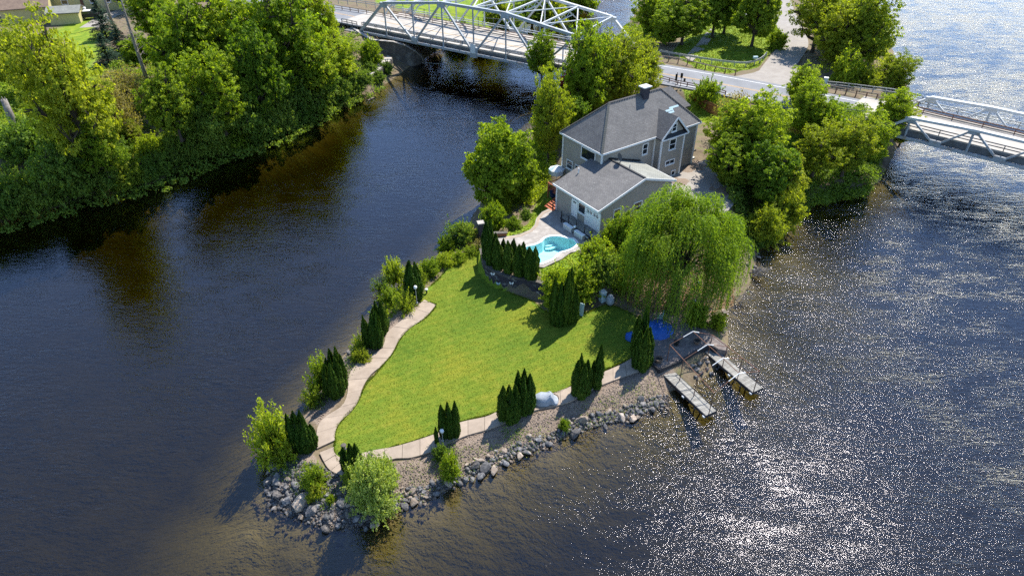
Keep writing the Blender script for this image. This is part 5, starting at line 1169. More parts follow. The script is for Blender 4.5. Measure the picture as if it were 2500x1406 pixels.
for i in range(4): proto('maple%d' % i, 'leaf_maple', seed=11 + i, nl=17 + i, nleaf=30000, size=.033, z0=.10, hratio=2.1, lobe=(.19, .33), clump=.085, per=22, open_=.35, wob=.3)
proto('round0', 'leaf_maple', seed=25, nl=17, nleaf=32000, size=.036, z0=.04, hratio=1.7, lobe=(.22, .36), clump=.10, per=22, wob=.2)
for i in range(2): proto('dark%d' % i, 'leaf_dark', seed=31 + i, nl=16, nleaf=28000, size=.036, z0=.22, hratio=1.8, lobe=(.2, .35), open_=.25, wob=.28)
for i in range(3): proto('airy%d' % i, 'leaf_yellow', seed=41 + i, nl=17, nleaf=24000, size=.032, z0=.14, hratio=2.2, lobe=(.2, .34), clump=.10, per=20, open_=.55, wob=.35)
for i in range(2): proto('green%d' % i, 'leaf_maple', seed=51 + i, nl=15, nleaf=24000, size=.034, z0=.12, hratio=2.2, lobe=(.2, .34), clump=.10, per=20, open_=.35, wob=.3)
for i in range(3): proto('bush%d' % i, 'leaf_maple', seed=61 + i, nl=10, nleaf=8000, size=.058, z0=.0, hratio=1.2, lobe=(.22, .42), clump=.15, per=16, wob=.5, open_=.2, spray=90)
for i in range(3): proto('shrub%d' % i, 'leaf_shrub', seed=71 + i, nl=10, nleaf=8000, size=.058, z0=.0, hratio=1.0, lobe=(.22, .42), clump=.15, per=16, wob=.5, open_=.2, spray=90)
for i in range(2): proto('ybush%d' % i, 'leaf_yellow', seed=81 + i, nl=10, nleaf=8000, size=.055, z0=.0, hratio=1.1, lobe=(.22, .40), clump=.16, per=14, open_=.3, wob=.5, spray=90)
proto('silver0', 'leaf_silver', seed=91, nl=13, nleaf=13000, size=.042, z0=.0, hratio=1.2, lobe=(.2, .38), clump=.14, per=14, wob=.5, open_=.25, spray=260)
proto('brown0', 'leaf_brown', seed=95, nl=11, nleaf=7000, size=.035, z0=.0, hratio=1.2, lobe=(.3, .4), clump=.2, per=12, open_=.3, wob=.4)
proto('red0', 'leaf_red', seed=97, nl=9, nleaf=5000, size=.06, z0=.1, hratio=1.4, lobe=(.3, .4), clump=.15, per=14)
# young airy sumac-like shrub with long leafy sprays
def spray_shrub(seed, leafm, n=70, nl=26):
    r = np.random.default_rng(seed); Cs = []; Ns = []; tb = MB()
    for i in range(n):
        a = r.uniform(0, 2 * np.pi); el = r.uniform(.25, 1.35); L = r.uniform(.6, 1.05); d = np.array([math.cos(a) * math.cos(el), math.sin(a) * math.cos(el), math.sin(el)])
        p = [np.array([0, 0, .02]) + d * L * t + np.array([0, 0, -.18 * t * t * L]) for t in np.linspace(0, 1, 5)]
        tb.tube([Vector(q) for q in p], [.016, .012, .008, .005, .002], 4, False)
        for j in range(nl):
            t = r.uniform(.25, 1.05); q = np.array([0, 0, .02]) + d * L * t + np.array([0, 0, -.18 * t * t * L]) + r.normal(0, .045, 3); Cs.append(q); Ns.append([d[0] * .2, d[1] * .2, 1])
    V = leaves(np.array(Cs), np.array(Ns), .05, r, .45, .5); V[:, 2] = np.maximum(V[:, 2], .0)
    return quadmesh('crown_spray', V, M[leafm]), tb.mesh('stems', M['bark'], False)
PROTO['spray0'] = spray_shrub(1, 'leaf_maple', 110, 40); PROTO['spray1'] = spray_shrub(2, 'leaf_maple', 70, 34); PROTO['spray2'] = spray_shrub(3, 'leaf_shrub', 60, 30)
PROTO['fine0'] = spray_shrub(4, 'leaf_silver', 200, 60)
def plant(name, key, p, h, r_, label, cat, rz=None, group=None, parts=('crown', 'trunk'), tilt=0):
    o = empty(name, p, rz if rz is not None else rnd.uniform(0, 6.28), label=label, cat=cat, group=group)
    o.scale = (r_, r_, h)
    if tilt: o.rotation_euler = (tilt[0], tilt[1], o.rotation_euler[2])
    a, b = PROTO[key]; inst(parts[0], a, o); inst(parts[1], b, o); return o
def T(px, py, yt, r_, key, label, name='tree', cat='tree', zb=None, group=None, dx=0, **k):
    p = G(px, py, zb if zb is not None else 2.0)
    if zb is None:
        for _ in range(12): p = G(px, py, max(0, hz(p[0], p[1])))
    h = hfrom(p, yt)
    if key[:5] in ('spray', 'fine0', 'silve'): r_ *= 1.18
    elif zb is not None: r_ *= 1.1
    return plant(name, key, (p[0], p[1], p[2] - .05), h, r_, label, cat, group=group, **k)
# west bank trees: base px, base py, top py, radius (m)
for a in [
 (243, 440, 25, 5.0, 'airy0', 'big yellow-green tree with dark forked trunk near the left edge', 'broadleaf_tree'),
 (265, 430, 300, 2.8, 'green0', 'green tree right of the forked trunk tree on the left bank', 'broadleaf_tree'),
 (80, 240, 60, 4.6, 'airy1', 'pale leafy tree below the brown roof at the far left', 'broadleaf_tree'),
 (-150, 300, 110, 4.0, 'green1', 'green tree cut by the left edge behind the grey snag', 'broadleaf_tree'),
 (-60, 190, 60, 5.0, 'airy2', 'yellow-green tree in the top left corner below the navy building', 'broadleaf_tree'),
 (515, 290, -30, 6.0, 'maple0', 'tall bright maple with broad crown left of centre on the left bank', 'maple_tree'),
 (445, 345, 160, 3.2, 'dark0', 'shaded dark green tree at the foot of the tall bright maple', 'broadleaf_tree'),
 (590, 250, -50, 5.4, 'green1', 'tall maple touching the top edge, second from the bridge', 'maple_tree'),
 (555, 330, 120, 4.2, 'maple2', 'mid-height maple leaning over the shore below the tallest maples', 'maple_tree'),
 (715, 265, -50, 6.3, 'maple3', 'tall dense maple nearest the large bridge', 'maple_tree'),
 (655, 300, 60, 4.3, 'dark1', 'dark green tree standing between the two tallest maples', 'broadleaf_tree'),
 (775, 240, 75, 4.0, 'maple0', 'bright maple sloping to the water right of the tall dense maple', 'maple_tree'),
 (830, 200, 75, 3.6, 'green1', 'light green tree beside the bridge abutment', 'broadleaf_tree'),
 (812, 120, 5, 2.0, 'maple2', 'slender pointed tree before the left end of the road', 'broadleaf_tree'),
 (908, 160, 92, 1.9, 'bush0', 'small fresh green tree growing on the bridge abutment', 'young_tree'),
 (760, 120, -40, 4.0, 'maple1', 'leafy maple rising by the roadside at the top edge', 'maple_tree'),
 (400, 110, -60, 4.6, 'maple2', 'bright tree behind the dead tree at the top edge', 'broadleaf_tree'),
 (460, 180, 10, 3.6, 'green0', 'light tree between dead tree and tall bright maple', 'broadleaf_tree'),
 (350, 150, 80, 3.0, 'bush1', 'low bright tree beneath the bare dead tree', 'young_tree'),
 (330, 30, -40, 3.2, 'dark0', 'dark tree over the drive at the top left', 'broadleaf_tree'),
 (575, 368, 276, 2.4, 'bush2', 'bright green young maple overhanging the dark water', 'young_tree'),
 (378, 395, 325, 1.9, 'bush0', 'sunlit bright sapling on the shore left of the dark tree', 'young_tree'),
 (312, 345, 288, 2.3, 'airy2', 'small flat-topped yellow tree on the bank', 'young_tree'),
 (325, 452, 375, 2.5, 'ybush0', 'yellow-green bush at the jutting corner of the left shore', 'bush'),
 (300, 330, 190, 3.0, 'brown0', 'brown budding thicket tree in the gap of the left bank', 'budding_tree'),
 (330, 275, 165, 3.2, 'brown0', 'pale tan leafless thicket in front of the dead tree', 'budding_tree'),
 (160, 410, 320, 2.6, 'ybush1', 'yellowish bush between the snag and the forked tree', 'bush'),
 (10, 455, 385, 2.8, 'ybush0', 'yellow-green bush at the left edge below the snag', 'bush')]:
    T(a[0], a[1], a[2], a[3], a[4], a[5], a[6], 'bush' if a[6] == 'bush' else 'tree')
sh_lab = ['dark green shrub leaning over the water on the shaded left bank', 'grey-green shrub on the shaded left bank']
ORD = ['first', 'second', 'third', 'fourth', 'fifth', 'sixth', 'seventh', 'eighth', 'ninth', 'tenth'] + ['%dth' % k for k in range(11, 60)]
SHR = [(10, 520, 440, 2.6), (70, 510, 420, 2.6), (130, 495, 410, 2.6), (190, 475, 395, 2.5), (245, 462, 390, 2.3), (290, 452, 400, 1.8), (60, 450, 350, 2.8), (150, 440, 350, 2.8), (220, 420, 340, 2.5), (360, 440, 385, 1.6), (390, 425, 370, 1.7),
    (430, 400, 320, 2.3), (470, 385, 300, 2.4), (515, 372, 290, 2.4), (545, 368, 300, 2.0), (615, 345, 270, 2.3), (650, 335, 250, 2.5), (690, 318, 235, 2.5), (730, 295, 215, 2.5), (765, 275, 205, 2.4), (800, 258, 195, 2.2), (835, 240, 180, 2.1), (862, 225, 170, 1.8), (-40, 545, 460, 3), (890, 205, 170, 1.5), (875, 222, 190, 1.5), (905, 180, 150, 1.3), (925, 200, 172, 1.3), (945, 178, 150, 1.2), (520, 330, 240, 3), (600, 320, 220, 3), (300, 400, 330, 2.2), (80, 380, 290, 3.0), (720, 250, 170, 3.0), (790, 220, 150, 2.6)]
SHR.sort(); front_row = [s for s in SHR if s[1] > 545 - .36 * s[0] - 25]
for i, (x, y, yt, r_) in enumerate(SHR):
    s_ = SHR[i]; lb = 'shaded green shrub at the left bank waterline, %s from the left edge' % ORD[front_row.index(s_)] if s_ in front_row else 'green shrub standing back from the left bank waterline, %s from the left edge' % ORD[[q for q in SHR if q not in front_row].index(s_)]
    T(x, y, yt, r_, 'shrub%d' % (i % 3), lb, 'shrub', 'shrub', group='shrubs lining the left bank')
for i, (x, y, yt, r_) in enumerate([(1180, 128, 70, 3.0), (1120, 112, 50, 3.0), (1240, 95, 30, 3.5), (1300, 70, -10, 4.5), (1340, 60, -40, 4.0), (1410, 30, -60, 4.0), (1062, 125, 92, 1.8), (1030, 118, 85, 1.4), (1210, 60, -20, 3.5)]):
    T(x, y, yt, r_, ('ybush0', 'bush1', 'dark1', 'dark0')[i % 4], ['yellow-green bush behind the middle of the large truss bridge', 'green bush behind the left half of the large truss bridge', 'dark tree behind the bridge, just right of its middle', 'dark tree behind the crossing struts of the large bridge', 'yellow-green bush beyond the bridge railing near the water', 'green bush rightmost behind the large bridge', 'dark low bush at the foot of the curved wing wall', 'dark bush beneath the left end of the large bridge', 'tall yellow-green tree at the meadow edge behind the large bridge'][i], 'bush' if i % 4 < 2 else 'broadleaf_tree', 'bush' if i % 4 < 2 else 'tree', group='bushes and trees behind the large bridge')
# island trees
for a in [
 (1228, 492, 305, 4.1, 'round0', 'dense round maple on the channel shore left of the garage', 'maple_tree', 1.0, 'tree'),
 (1265, 480, 400, 1.9, 'bush1', 'bright bush at the right foot of the round channel-side maple', 'bush', 1.0, 'bush'),
 (1322, 200, 75, 2.3, 'green0', 'narrow pale tree top in front of the bridge deck', 'broadleaf_tree', 3.5, 'tree'),
 (1338, 395, 165, 2.3, 'airy1', 'vine-hung tree by the channel left of the house', 'vine_tree', 2.0, 'tree'),
 (1340, 330, 245, 2.6, 'bush2', 'low bright tree overhanging the channel behind the house', 'young_tree', 2.0, 'tree'),
 (1425, 300, 50, 3.3, 'green1', 'tall yellow-green tree in front of the bridge, left behind the house', 'broadleaf_tree', 3.3, 'tree'),
 (1450, 285, 60, 3.4, 'airy0', 'airy tree right of the tall one behind the house', 'broadleaf_tree', 3.3, 'tree'),
 (1510, 270, 75, 3.6, 'airy1', 'airy spreading tree directly behind the chimney side of the house', 'broadleaf_tree', 3.5, 'tree'),
 (1565, 240, 90, 2.7, 'airy2', 'thin spreading tree whose branches reach the road', 'broadleaf_tree', 3.8, 'tree'),
 (1400, 350, 240, 2.6, 'dark1', 'dark undergrowth tree against the rear house corner', 'broadleaf_tree', 3.0, 'tree'),
 (1395, 230, 165, 1.5, 'red0', 'small dark red maple showing between the trees by the bridge', 'red_maple', 3.5, 'tree'),
 (1440, 290, 215, 1.8, 'red0', 'small dark red shrub tree behind the left roof edge', 'red_maple', 3.2, 'tree'),
 (1718, 262, 190, 1.9, 'bush0', 'small bright pointed tree between the house and the road', 'young_tree', 3.5, 'tree'),
 (1665, 110, -20, 4.2, 'dark0', 'dark leafy park maple left of the bare earth path', 'maple_tree', 5, 'tree'),
 (1590, 90, -40, 3.4, 'maple3', 'bright maple by the river at the top of the island', 'maple_tree', 4, 'tree'),
 (1625, 118, 20, 3.0, 'maple1', 'bright leafy maple beside the utility pole', 'maple_tree', 4.6, 'tree'),
 (1740, 92, -90, 4.0, 'dark1', 'park tree with tall bare grey trunk by the path', 'broadleaf_tree', 5, 'tree'),
 (1766, 84, -90, 3.6, 'dark0', 'park tree with dark trunk right behind the grey trunked one', 'broadleaf_tree', 5, 'tree'),
 (1834, 115, -60, 3.9, 'dark1', 'round dark maple on a clear trunk in the middle of the park lawn', 'maple_tree', 5, 'tree'),
 (1895, 119, 70, 1.7, 'bush1', 'small round tree at the edge of the side road', 'young_tree', 5, 'tree'),
 (1860, 70, -20, 2.2, 'airy2', 'light young tree behind the round dark maple', 'broadleaf_tree', 5, 'tree'),
 (1980, 130, -60, 4.8, 'airy0', 'large yellow-green tree right of the side road', 'broadleaf_tree', 4.8, 'tree'),
 (2030, 165, 0, 4.0, 'airy1', 'olive-yellow tree behind the far guardrail', 'broadleaf_tree', 4.5, 'tree'),
 (2090, 180, -40, 4.6, 'airy2', 'open pale green tree reaching out over the blue river', 'broadleaf_tree', 4, 'tree'),
 (2050, 120, -60, 3.6, 'maple2', 'fresh green tree at the top behind the olive-yellow ones', 'broadleaf_tree', 4, 'tree'),
 (2170, 232, 125, 2.7, 'airy0', 'small yellow-green tree nearest the far end of the low bridge', 'broadleaf_tree', 3, 'tree'),
 (2060, 205, 120, 2.4, 'bush2', 'bright bush behind the utility cabinet', 'bush', 4.5, 'bush'),
 (2120, 222, 165, 2.0, 'ybush1', 'yellow bush behind the galvanised guardrail', 'bush', 4, 'bush'),
 (1945, 270, 155, 2.6, 'green1', 'bright maple in front of the road junction', 'maple_tree', 4.2, 'tree'),
 (1960, 330, 195, 2.7, 'green0', 'bright maple between the road and the picket fence', 'maple_tree', 4, 'tree'),
 (2010, 340, 250, 2.2, 'bush0', 'bright bush above the orange-brown fence', 'bush', 4, 'bush'),
 (1825, 425, 232, 4.1, 'maple2', 'large light-topped maple right of the drive', 'maple_tree', 3, 'tree'),
 (1775, 395, 255, 2.9, 'maple3', 'leafy maple close to the right end of the house', 'maple_tree', 3.2, 'tree'),
 (1765, 455, 330, 2.6, 'dark0', 'dark green tree against the gravel drive', 'broadleaf_tree', 3, 'tree'),
 (1850, 500, 350, 3.3, 'dark1', 'dark leafy tree between willow and big maple', 'broadleaf_tree', 2, 'tree'),
 (1790, 330, 225, 2.2, 'brown0', 'thin brown budding tree behind the large maple', 'budding_tree', 4, 'tree'),
 (1895, 500, 370, 2.8, 'airy2', 'olive thinly leaved tree leaning over the east shore', 'broadleaf_tree', 1.5, 'tree'),
 (1900, 545, 450, 2.3, 'ybush0', 'olive-yellow bush over the east water edge', 'bush', .6, 'bush'),
 (1865, 585, 500, 2.0, 'ybush1', 'olive scrub at the water below the willow crown', 'bush', .5, 'bush'),
 (1985, 430, 300, 2.9, 'airy1', 'green maple on the east bank in front of the fence', 'maple_tree', 2, 'tree'),
 (2055, 430, 285, 3.0, 'airy2', 'bright green tree on the east bank left of the abutment', 'broadleaf_tree', 2, 'tree'),
 (2105, 395, 270, 2.8, 'green1', 'light tree in front of the bridge abutment', 'broadleaf_tree', 2.5, 'tree'),
 (2160, 345, 215, 2.6, 'green0', 'thin leafy tree covering the end of the low bridge', 'broadleaf_tree', 2.5, 'tree'),
 (2195, 360, 268, 1.9, 'airy1', 'leaning tree hanging past the bridge end over the river', 'broadleaf_tree', 1.0, 'tree'),
 (1415, 720, 640, 2.0, 'bush2', 'dense bright shrub right of the retaining wall', 'bush', 1.4, 'bush'),
 (1455, 655, 580, 1.7, 'bush0', 'bright leafy bush at the right end of the pool', 'bush', 2.5, 'bush'),
 (1470, 690, 615, 1.6, 'shrub1', 'dark lower bush right of the pool', 'bush', 2.0, 'bush'),
 (1500, 705, 660, 1.1, 'bush1', 'small bright bush above the covered grill', 'bush', 1.2, 'bush'),
 (1520, 620, 510, 1.6, 'green1', 'narrow bushy tree between garage and willow', 'young_tree', 2.5, 'tree'),
 (1490, 600, 535, 1.1, 'bush1', 'green bush at the near corner of the garage', 'bush', 2.8, 'bush'),
 (1545, 600, 480, 1.1, 'spray2', 'thin sapling in front of the garage side wall', 'young_tree', 3.0, 'tree'),
 (1360, 745, 650, 1.5, 'bush0', 'bright bush behind the dark arborvitae group', 'bush', 1.3, 'bush')]:
    T(a[0], a[1], a[2], a[3], a[4], a[5], a[6], a[8], zb=a[7])
# peninsula shrubs
for a in [
 (1150, 625, 590, 1.0, 'spray1', 'loose bright shrub between the lawn top and the channel', 'shrub', .8),
 (1120, 640, 612, .8, 'bush1', 'low round bush at the top left corner of the lawn', 'bush', .9),
 (1020, 690, 640, 1.1, 'spray0', 'feathery bright shrub directly right of the arborvitae pair', 'shrub', .9),
 (935, 715, 660, 1.2, 'spray2', 'grey-green feathery shrub farthest left beyond the arborvitae pair', 'shrub', .2),
 (925, 775, 735, .9, 'spray1', 'bright feathery shrub at the water behind the middle arborvitae clump', 'shrub', .3),
 (870, 880, 845, .8, 'spray1', 'low feathery green plant between the two lower arborvitae clumps', 'shrub', .6),
 (765, 985, 930, 1.0, 'spray1', 'feathery shrub over the water left of the lower arborvitae clump', 'shrub', .3),
 (1090, 615, 575, 1.0, 'bush2', 'leafy shrub below the airy one left of the pillar', 'shrub', .4),
 (1230, 515, 480, .9, 'bush2', 'round leafy bush between the round maple and the grass strip', 'bush', 1.4),
 (1110, 600, 515, 1.6, 'spray2', 'grey-green airy shrub hanging over the channel left of the pillar', 'shrub', .6),
 (1135, 590, 540, 1.2, 'shrub1', 'small shrub between the airy shrub and the reeds', 'shrub', .9),
 (1205, 560, 492, 1.3, 'bush0', 'bright bush in front of the round maple', 'bush', 1.3),
 (1253, 560, 528, .8, 'bush1', 'small dark green bush in the grass before the pool patio, nearer the pillar', 'bush', 2.2),
 (1283, 535, 508, .7, 'shrub0', 'low leafy clump in the grass by the patio curve', 'bush', 2.2),
 (965, 690, 612, 1.4, 'spray0', 'bright spreading shrub left of the arborvitae pair', 'shrub', .5),
 (990, 760, 690, 1.2, 'spray1', 'yellow-green shrub below the arborvitae pair', 'shrub', .8),
 (1050, 672, 632, 1.1, 'bush2', 'low bright bush on the lawn edge right of the arborvitae pair', 'bush', .9),
 (1085, 650, 618, .9, 'bush0', 'low bright bush on the lawn edge farther along', 'bush', .9),
 (955, 740, 690, 1.2, 'spray0', 'bright shrub over the water between two arborvitae clumps', 'shrub', .4),
 (880, 860, 795, .9, 'spray1', 'small green shrub left of the middle arborvitae clump', 'shrub', .5),
 (885, 885, 850, .7, 'ybush0', 'low yellowish plant at the stony edge below the middle clump', 'shrub', .7),
 (790, 950, 848, 1.3, 'spray0', 'bright long-leaved shrub left of the lower arborvitae clump', 'shrub', .5),
 (820, 960, 925, .6, 'shrub1', 'dark low shrub at the foot of the lower arborvitae clump', 'shrub', .9),
 (672, 1105, 962, 2.0, 'spray0', 'large bright airy shrub reaching over the water at the tip', 'shrub', .3),
 (700, 1130, 1050, 1.2, 'spray1', 'lower half of the airy growth beside the tip arborvitae', 'shrub', .4),
 (770, 1190, 1120, 1.1, 'spray0', 'fresh green shrub just below the tip walk', 'shrub', .7),
 (775, 1215, 1180, .7, 'ybush0', 'small yellow-green clump above the big tip boulders', 'shrub', .4),
 (812, 1230, 1208, .35, 'bush0', 'little round bright plant among the tip boulders', 'plant', .35),
 (915, 1235, 1122, 1.45, 'silver0', 'pale silvery rounded shrub spilling over the rocks at the tip', 'shrub', .5),
 (940, 1185, 1095, 1.0, 'fine0', 'fine pale upper sprays of the silvery growth by the walk', 'shrub', .8),
 (860, 1190, 1140, .6, 'shrub0', 'dark shrub between the thin arborvitae and the silvery shrub', 'shrub', .7),
 (1100, 1165, 1105, .75, 'bush2', 'bright green shrub trailing over the rocks below the thin arborvitae', 'shrub', .4),
 (1078, 1120, 1085, .6, 'shrub2', 'dark shrub below the thin arborvitae', 'shrub', .8),
 (1378, 1045, 1022, .45, 'bush1', 'small bright plant on the front rocks', 'plant', .4),
 (1700, 795, 735, .9, 'bush0', 'green undergrowth at the right foot of the willow', 'bush', .9),
 (1750, 800, 762, .8, 'bush1', 'green bush on the shore beside the patio corner', 'bush', .7)]:
    T(a[0], a[1], a[2], a[3], a[4], a[5], a[6], 'plant' if a[6] == 'plant' else 'shrub', zb=a[7])
# spruces
def spruce(seed, m):
    r = np.random.default_rng(seed); Cs, Ns = [], []; tb = MB().tube([(0, 0, 0), (0, 0, 1)], [.05, .008], 6)
    H_ = 3.2
    for lv in range(26):
        t = lv / 26; z = (.10 + .88 * t) * H_; R_ = (1 - t) ** .85 * 1.0 + .04
        for k in range(int(9 - 4 * t)):
            a = r.uniform(0, 6.28); L = R_ * r.uniform(.7, 1.1); n = int(14 + 46 * L); s = r.random(n) ** .7 * L
            side = r.normal(0, .5, n) * (.32 * (L - s) + .05)
            x = np.cos(a) * s - np.sin(a) * side; y = np.sin(a) * s + np.cos(a) * side; zz = z - .30 * s + .10 * s * s + r.normal(0, .02, n)
            Cs.append(np.stack([x, y, zz], -1)); Ns.append(np.tile([math.cos(a) * .3, math.sin(a) * .3, 1], (n, 1)))
    V = leaves(np.vstack(Cs), np.vstack(Ns), .055, r, .35, .35); V[:, 2] /= H_
    return quadmesh('boughs', V, m), tb.mesh('trunk_spruce', M['bark'])
PROTO['spruce0'] = spruce(1, M['leaf_spruce'])
for (x, y, yt, r_, lb) in ((268, 158, 78, 2.4, 'blue-green spruce in front, nearest the tan thicket'), (262, 95, -10, 2.6, 'taller dark spruce behind the blue-green one'), (300, 130, 55, 2.3, 'dark spruce right of the blue-green one'), (395, 60, -30, 3, 'dark spruce at the top edge by the drive')):
    T(x, y, yt, r_, 'spruce0', lb, 'spruce_tree', zb=4.2)
# arborvitae
def thuja(seed, n=5200, r0=.5, h=4.4, waist=1.0):
    r = np.random.default_rng(seed); z = r.random(n) ** .9; a = r.uniform(0, 2 * np.pi, n)
    pr = lambda t: np.where(t < .25, .78 + .9 * t, (1 - ((t - .25) / .75) ** 2.8) * 1.0) * .98 + .03
    fl = 1 + .24 * np.sin(a * 5 + z * 4 + seed) * np.sin(a * 3 - z * 9 + seed * 2) + .07 * np.sin(a * 11 + z * 23)
    zt = 1 - .16 * np.clip(np.sin(a * 2 + seed), 0, 1) - .10 * np.clip(np.sin(a * 3 + seed * 2.3), 0, 1); z = z * zt
    rad = pr(np.clip(z / zt, 0, 1)) * r0 * fl * r.uniform(.88, 1.04, n)
    C = np.stack([np.cos(a) * rad, np.sin(a) * rad, .12 + z * (h - .15)], -1); N = np.stack([np.cos(a), np.sin(a), np.full(n, .15)], -1)
    Nn = N + r.normal(0, .55, (n, 3)); Nn /= np.linalg.norm(Nn, axis=1, keepdims=True)
    t = np.array([0, 0, 1.]) + N * .15 + r.normal(0, .22, (n, 3)); t -= (t * Nn).sum(1, keepdims=True) * Nn; t /= np.linalg.norm(t, axis=1, keepdims=True)
    b = np.cross(Nn, t); s = (r.uniform(.06, .12, n))[:, None]
    V = np.stack([C - t * s, C + b * s * .5, C + t * s * 1.3, C - b * s * .5], 1).reshape(-1, 3)
    V[:, :2] /= r0; V[:, 2] /= h
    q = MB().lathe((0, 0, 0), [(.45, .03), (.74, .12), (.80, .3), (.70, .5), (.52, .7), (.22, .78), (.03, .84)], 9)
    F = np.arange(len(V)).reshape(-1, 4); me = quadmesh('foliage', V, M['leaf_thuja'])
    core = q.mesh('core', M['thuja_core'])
    bm_ = MB().tube([(0, 0, -.02), (0, 0, .3)], [.12, .08], 6).mesh('trunk_thuja', M['bark'])
    return me, core, bm_
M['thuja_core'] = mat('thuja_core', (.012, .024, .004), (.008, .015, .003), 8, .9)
TH = [thuja(s) for s in range(5)]
def arb(x, y, yt, r_, label, group, zb=1.05):
    p = G(x, y, zb); h = hfrom(p, yt)
    if zb < 2:
        z_ = max(.2, min(1.1, hz(p[0], p[1]))); p = G(x, y, z_); h = hfrom(p, yt)
    o = empty('arborvitae', (p[0], p[1], p[2] - .04), rnd.uniform(0, 6.28), label=label, cat='arborvitae', group=group); o.scale = (r_ * 1.08, r_ * 1.08, h); o.rotation_euler[0] = rnd.uniform(-.035, .035); o.rotation_euler[1] = rnd.uniform(-.035, .035)
    a = TH[rnd.randrange(5)]; f = inst('foliage', a[0], o); inst('core', a[1], f); inst('trunk', a[2], o); return o
groups = {
 'A': ('arborvitae pair at the north end of the west walk', 1.05, [(1006, 733, 636, .55, 'left and front'), (1022, 728, 638, .45, 'right and back')]),
 'B': ('middle arborvitae clump on the west walk', 1.0, [(900, 846, 767, .34, 'front left'), (913, 850, 764, .34, 'front centre'), (926, 847, 759, .36, 'front right'), (917, 826, 748, .3, 'back left'), (925, 816, 736, .33, 'tallest, back'), (936, 816, 734, .34, 'right of the tallest'), (942, 808, 752, .3, 'rearmost')]),
 'C': ('lower arborvitae clump on the west walk', 1.0, [(806, 965, 887, .34, 'front left'), (820, 972, 884, .36, 'front centre'), (834, 962, 872, .34, 'front right'), (806, 945, 871, .28, 'back left'), (818, 938, 850, .32, 'back centre'), (831, 938, 845, .32, 'tallest, back right'), (842, 944, 862, .28, 'rightmost')]),
 'D': ('arborvitae clump at the tip of the point', .95, [(726, 1100, 1008, .32, 'leftmost'), (738, 1102, 1004, .34, 'second from left'), (750, 1102, 1001, .34, 'middle'), (760, 1098, 1012, .32, 'second from right'), (768, 1090, 1032, .28, 'rightmost')]),
 'E0': ('thin arborvitae trio by the tip urn', .95, [(845, 1150, 1092, .26, 'left'), (868, 1158, 1083, .3, 'middle'), (880, 1158, 1080, .3, 'right')]),
 'E': ('thin arborvitae group at the front walk lamp', .95, [(1067, 1085, 1041, .14, 'smallest, leftmost'), (1084, 1070, 986, .28, 'left tall'), (1101, 1070, 978, .27, 'middle'), (1114, 1068, 979, .28, 'right')]),
 'F1': ('left half of the large front arborvitae clump', .95, [(1228, 1024, 937, .38, 'leftmost'), (1241, 1012, 935, .32, 'back'), (1246, 1032, 947, .36, 'front'), (1259, 1028, 939, .34, 'right')]),
 'F2': ('right half of the large front arborvitae clump', .98, [(1267, 1003, 903, .36, 'left'), (1280, 994, 898, .36, 'tallest, back'), (1277, 1012, 914, .38, 'front'), (1291, 1008, 914, .38, 'right'), (1297, 996, 920, .3, 'rearmost right')]),
 'G': ('arborvitae clump right of the covered watercraft', .98, [(1405, 966, 879, .36, 'leftmost'), (1417, 956, 863, .36, 'tallest, back'), (1418, 972, 884, .36, 'front'), (1430, 964, 875, .34, 'rightmost')]),
 'G2': ('thin pair beside the front walk', .98, [(1443, 946, 876, .2, 'thin bare left'), (1456, 948, 839, .36, 'tall right')]),
 'H': ('big arborvitae clump at the stone patio corner', 1.0, [(1552, 872, 767, .40, 'back left'), (1566, 866, 752, .42, 'tallest, back'), (1555, 898, 806, .42, 'front left'), (1568, 904, 800, .44, 'front centre'), (1578, 896, 799, .40, 'front right')]),
 'K': ('group before the bright shrub by the lawn', 1.1, [(1353, 792, 677, .40, 'leftmost'), (1366, 796, 688, .38, 'second from left'), (1380, 794, 660, .42, 'middle, tallest'), (1391, 788, 655, .38, 'second from right'), (1402, 784, 694, .34, 'rightmost')]),
 'P': ('arborvitae hedge on top of the pool wall', 2.52, [(1188, 632, 538, .42, 'leftmost'), (1199, 628, 536, .40, 'second from left'), (1197, 646, 567, .40, 'third'), (1208, 645, 568, .38, 'fourth'), (1217, 656, 582, .46, 'fifth'), (1229, 640, 580, .34, 'sixth, set back'), (1241, 665, 587, .46, 'seventh'), (1253, 652, 581, .38, 'eighth, set back'), (1266, 673, 594, .46, 'ninth'), (1275, 668, 590, .44, 'tenth'), (1292, 681, 602, .44, 'eleventh'), (1302, 680, 604, .40, 'twelfth'), (1306, 668, 600, .36, 'last, at the pool end')])}
for g_, (gd, zb, rows) in groups.items():
    for (x, y, yt, r_, w_) in rows: arb(x, y, yt, r_, 'arborvitae, %s in the %s' % (w_, gd), 'dark columnar arborvitae', zb)
